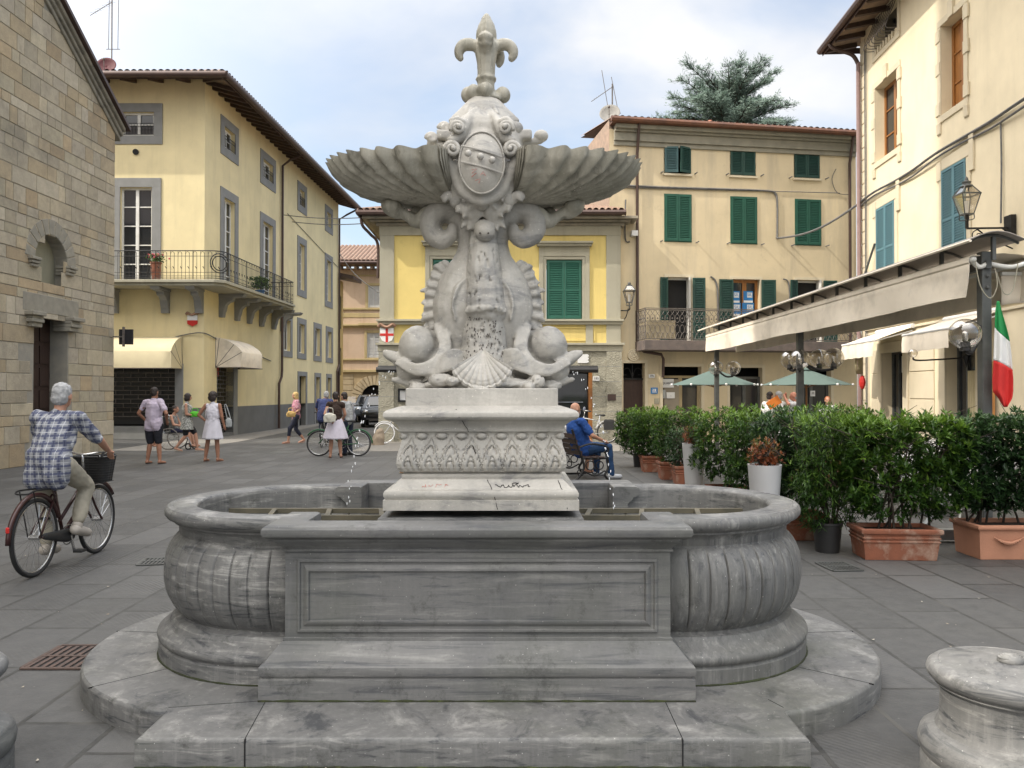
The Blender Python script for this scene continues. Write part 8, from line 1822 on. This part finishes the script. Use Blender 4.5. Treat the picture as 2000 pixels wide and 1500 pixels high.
# cyclist
cx, cy = -4.15, 7.2
person("person with grey hair in a blue checked shirt and beige trousers riding the basket bicycle", (cx, cy - .04, 0), 0, 1.74, dict(pel=(0, -.02, .985), che=(0, .10, 1.27), nek=(0, .15, 1.43), hed=(.01, .18, 1.565), shl=(-.19, .12, 1.36), shr=(.19, .12, 1.36), ell=(-.28, .32, 1.14), elr=(.28, .33, 1.15), wrl=(-.25, .53, 1.05), wrr=(.25, .53, 1.05), gripl=(.1, .7, -.7), gripr=(-.1, .7, -.7),
    hil=(-.10, 0, .96), hir=(.10, .0, .96), knl=(-.13, .22, .56), knr=(.13, .38, .72), anl=(-.13, .18, .20), anr=(.13, .22, .38), tol=(-.13, .33, .13), tor=(.14, .36, .28)), hair=HG, top=plaid(), sleeve=.85, bottom=clothmat("beige_trousers", (.36, .33, .26)), leg=.93, fat=1.10, shoes=mat("pale_shoe", (.42, .38, .33)), sandal=False, vox=.0085, hem=.12)
# lilac shirt man
p = gp(300, 906); person("person in a pale lilac shirt and black shorts standing with his back to us", p, R(-8), 1.72, dict(ell=(-.34, -.06, 1.15), wrl=(-.24, .10, .96), elr=(.34, -.06, 1.15), wrr=(.26, .10, .98), anl=(-.15, 0, .085), anr=(.15, 0, .085)), SKIN2, HD_, "short", clothmat("lilac_shirt", (.50, .43, .52)), .6, clothmat("black_shorts", (.012, .013, .02)), .47, fat=1.16, shoes=M_BLACK, hem=.06, botname="shorts")
p = gp(328, 872); person("person mostly hidden behind the man in the lilac shirt, facing us", (p.x - .35, p.y, 0), R(150), 1.70, {}, SKIN2, HD_, "short", clothmat("navy_top", (.02, .04, .10)), .6, clothmat("grey_trousers", (.05, .05, .06)), .5)
# wheelchair and its user
wx = gp(345, 877); wc = thing("wheelchair", "black wheelchair with silver wheels carrying a seated woman", "wheelchair", wx); mb = MB()
T = Matrix.Translation(wx) @ Matrix.Rotation(R(-90), 4, 'Z')
for s_ in (-1, 1):
    mb = MB(); mb.tube([T @ V((s_ * .30, -.1 + .29 * math.cos(a), .30 + .29 * math.sin(a))) for a in [R(q) for q in range(0, 360, 15)]], .016, 6, closed=True); wh = mb.build("wheel", M_GIRON, wc); mb = MB()
    for k in range(14): a = 2 * math.pi * k / 14; mb.tube([T @ V((s_ * .28, -.1, .30)), T @ V((s_ * .30, -.1 + .28 * math.cos(a), .30 + .28 * math.sin(a)))], .003, 3)
    mb.build("spokes", M_STEEL, wh); mb = MB(); mb.tube([T @ V((s_ * .22, .42 + .08 * math.cos(a), .09 + .08 * math.sin(a))) for a in [R(q) for q in range(0, 360, 30)]], .02, 6, closed=True); mb.build("caster", M_BLACK, wc)
    mb = MB(); mb.tube(curve([T @ V((s_ * .24, -.42, .95)), T @ V((s_ * .24, -.30, .92)), T @ V((s_ * .24, -.24, .45)), T @ V((s_ * .24, .3, .45)), T @ V((s_ * .2, .5, .12))], 3), .013, 6); mb.build("side_tube", M_STEEL, wc)
mb = MB(); mb.box(-.23, -.26, .44, .23, .22, .48, T); mb.build("seat", M_BLACK, wc); mb = MB(); mb.box(-.23, -.30, .5, .23, -.26, .9, T); mb.build("backrest", M_BLACK, wc)
SIT = dict(pel=(0, -.08, .56), che=(0, -.12, .90), nek=(0, -.08, 1.08), hed=(0, -.04, 1.22), shl=(-.18, -.1, 1.02), shr=(.18, -.1, 1.02), ell=(-.23, .0, .76), elr=(.23, .0, .76), wrl=(-.14, .22, .72), wrr=(.14, .22, .72), hil=(-.1, -.05, .55), hir=(.1, -.05, .55), knl=(-.11, .38, .56), knr=(.11, .38, .56), anl=(-.11, .48, .16), anr=(.11, .48, .16))
person("person seated in the wheelchair wearing a patterned sleeveless top", wx, R(-90), 1.6, SIT, SKIN, HD_, "short", clothmat("grey_print_top", (.3, .3, .28), (.05, .05, .05), 30), 0, clothmat("navy_skirt", (.012, .014, .04)), .5, sandal=True)
# woman with black bob
WALK = dict(knl=(-.1, .22, .52), anl=(-.09, .28, .10), knr=(.1, -.02, .48), anr=(.09, -.28, .14), tol=(-.09, .45, .04), tor=(.09, -.13, .04))
p = gp(365, 882); person("person with a black bob in a floral tunic and black shorts walking right", p, R(-78), 1.58, {**WALK, 'ell': (-.2, .03, 1.13), 'wrl': (-.06, .24, 1.12), 'elr': (.21, .02, 1.12), 'wrr': (.06, .24, 1.08)}, SKIN, HD_, "bob", clothmat("floral_tunic", (.55, .55, .5), (.02, .02, .02), 34), 0, clothmat("black_cropped_trousers", (.012, .012, .014)), .42, skirt=(bpy.data.materials["floral_tunic"], .66, .12, .14, .22, (0, 0)), shoes=mat("pale_sandal", (.45, .4, .32)))
bagpart(None, V((p.x + .24, p.y - .05, 1.02)), .28, .16, .1, mat("bright_green", (.09, .50, .02), (.08, .42, .02)), rz=.2, name="green_bag", label="bright green bag held at the waist by the woman with a black bob")
# white dress woman
p = gp(415, 901); WD = clothmat("white_dress_cloth", (.66, .64, .70)); person("person in a sleeveless white dress with one hand on the hip, seen from behind", p, R(-10), 1.62, dict(ell=(-.36, -.04, 1.16), wrl=(-.19, .02, 1.0), elr=(.25, .0, 1.12), wrr=(.27, .06, .92), anl=(-.17, -.04, .085), anr=(.15, .0, .085), knl=(-.13, 0, .49)), SKIN2, HD_, "bushy", WD, 0, None, skirt=(WD, .56, .14, .14, .235, (0, 0)), fat=1.08, topname="dress_top", shoes=mat("tan_sandal", (.2, .1, .06)))
bagpart(None, V((p.x + .36, p.y + .05, .90)), .16, .24, .08, mat("pale_canvas", (.36, .38, .38)), strap=[(-.04, 0, .1), (-.1, 0, .38), (-.06, 0, .40), (.04, 0, .1)], name="shoulder_bag", label="pale shoulder bag on the right arm of the woman in the white dress")
# blonde woman
p = gp(578, 866); person("person with blonde hair in a magenta print blouse and cropped dark trousers walking left", p, R(118), 1.62, {**WALK, 'wrl': (-.2, .2, .98), 'wrr': (.26, .04, .86)}, SKIN, HBL, "long", clothmat("magenta_print", (.28, .025, .09), (.5, .36, .38), 26), .7, clothmat("dark_cropped_trousers", (.015, .018, .035)), .78, shoes=mat("pink_sandal", (.4, .2, .14)))
bagpart(None, V((p.x - .08, p.y - .28, .93)), .30, .20, .11, mat("tan_leather", (.5, .33, .11), (.42, .27, .09)), rz=.3, label="tan leather handbag carried by the blonde woman")
# far rider
person("person in a dark blue shirt cycling away into the side street, seen from behind", (P(631, 850, 23.4).x, 23.5, 0), R(6), 1.72, dict(pel=(0, 0, .96), che=(0, .12, 1.28), nek=(0, .2, 1.42), hed=(.04, .25, 1.54), shl=(-.19, .14, 1.36), shr=(.19, .14, 1.36), ell=(-.26, .3, 1.15), elr=(.26, .3, 1.15), wrl=(-.24, .5, 1.05), wrr=(.24, .5, 1.05), knl=(-.12, .32, .70), knr=(.12, .2, .56), anl=(-.12, .2, .36), anr=(.12, .18, .2)), SKIN, HG, "short", clothmat("blue_shirt", (.045, .06, .16)), .8, clothmat("jeans", (.025, .035, .07)), .9, fat=1.2, sandal=False, hem=.08)
# couple at the bicycle
p = gp(655, 894); SK = clothmat("white_skirt_cloth", (.62, .58, .66)); person("person in a brown top and flared white skirt with a white handbag, seen from behind", p, R(12), 1.62, dict(ell=(-.27, -.1, 1.16), wrl=(-.14, -.17, 1.02), elr=(.25, .04, 1.14), wrr=(.2, .2, 1.02), anl=(-.13, 0, .085), anr=(.14, .03, .085)), SKIN, HD_, "short", clothmat("dark_brown_top", (.035, .02, .014)), .15, None, skirt=(SK, .50, .1, .14, .29, (0, 0)), topname="top", shoes=mat("brown_sandal", (.12, .05, .03)))
bagpart(None, V((p.x - .08, p.y - .27, .99)), .32, .25, .13, mat("cream_leather", (.58, .56, .48)), rz=.1, label="cream handbag hanging from the arm of the woman in the white skirt")
p = gp(679, 889); person("person in a grey shirt and dark jeans holding the mountain bicycle", (p.x, p.y, 0), R(60), 1.66, dict(che=(0, .06, 1.28), nek=(0, .1, 1.44), hed=(0, .14, 1.57), shl=(-.18, .08, 1.38), shr=(.18, .08, 1.38), ell=(-.22, .3, 1.18), wrl=(-.12, .56, 1.02), elr=(.24, .1, 1.12), wrr=(.2, .3, 1.0)), SKIN, HD_, "short", clothmat("grey_polo", (.35, .36, .36)), .6, clothmat("dark_jeans", (.015, .022, .045)), 1.0, sandal=False)
# bench sitters
BS = dict(pel=(0, -.10, .56), che=(0, -.22, .92), nek=(0, -.24, 1.10), hed=(.0, -.24, 1.25), shl=(-.2, -.24, 1.04), shr=(.2, -.24, 1.04), ell=(-.30, -.10, .78), elr=(.32, -.10, .80), wrl=(-.2, .14, .70), wrr=(.26, .18, .70), hil=(-.1, -.05, .55), hir=(.1, -.05, .55), knl=(-.14, .36, .58), knr=(.17, .36, .58), anl=(-.14, .32, .12), anr=(.2, .40, .10))
def seat(bx, by, rz, off): c_, s_ = math.cos(rz), math.sin(rz); return (bx + c_ * off, by + s_ * off, 0)
person("bald person in a royal blue shirt and jeans sitting on the iron bench", seat(BN[0], BN[1], R(-76), .28), R(-60), 1.80, BS, SKIN, HG, "bald", clothmat("royal_blue_shirt", (.012, .06, .24)), .8, clothmat("blue_jeans", (.012, .045, .12)), 1.0, fat=1.22, shoes=mat("light_trainer", (.45, .47, .5)), sandal=False, vox=.0115, hem=.02)
person("person beside the man in blue on the bench, mostly hidden by the pedestal", seat(BN[0], BN[1], R(-76), -.42), R(-76), 1.62, BS, SKIN, HG, "short", M_WHITE_P, .7, clothmat("dark_skirt", (.03, .02, .02)), .4)
person("person in sandals sitting behind the pedestal, only the feet in view", seat(-1.45, 15.75, R(80), .0), R(80), 1.68, {**BS, 'anl': (-.12, .58, .1), 'anr': (.12, .66, .12)}, SKIN2, HG, "short", clothmat("grey_tee", (.2, .2, .2)), .6, clothmat("grey_shorts", (.1, .1, .1)), .45, shoes=mat("tan_sandal2", (.3, .22, .12)))
# cafe people behind the hedge
for (px, rz, lab, hr, hs, tp, sk, po, H, Y) in ((1503, -60, "person with dark hair and a white shirt behind the hedge, left of the group", HD_, "short", M_WHITE_P, SKIN, {}, 1.62, 19.6), (1522, 40, "person with grey hair in a pale shirt behind the hedge, centre of the group", HG, "short", M_WHITE_P, SKIN, {}, 1.63, 19.4),
        (1552, 70, "bald person shading his eyes with a raised arm behind the hedge", HG, "bald", clothmat("pale_print_shirt", (.45, .45, .5), (.6, .6, .6), 30), mat("ruddy_skin", (.55, .24, .16)), dict(elr=(.30, .22, 1.52), wrr=(.05, .22, 1.66), ell=(-.34, .15, 1.42), wrl=(-.1, .24, 1.60)), 1.62, 19.5), (1616, 170, "person with reddish hair facing us under the right umbrella", mat("auburn_hair", (.30, .10, .03), (.2, .06, .02), 30), "bun", M_WHITE_P, SKIN, {}, 1.50, 20.5)):
    person(lab, (P(px, 780, Y).x, Y, 0), R(rz), H, po, sk, hr, hs, tp, .6, clothmat("beige_slacks", (.3, .27, .2)) if "beige_slacks" not in bpy.data.materials else bpy.data.materials["beige_slacks"], 1.0, sandal=False)
t = thing("orange_folder", "orange folder held up by the group behind the hedge", "folder", P(1512, 788, 19.2)); c = P(1513, 789, 19.2); mb = MB(); mb.bar(c + V((-.16, 0, -.06)), c + V((.12, 0, .12)), .02, .2, up=(0, 0, 1)); mb.build("cover", mat("orange_card", (.75, .22, .03)), t)
bpy.data.scenes.remove(TS)
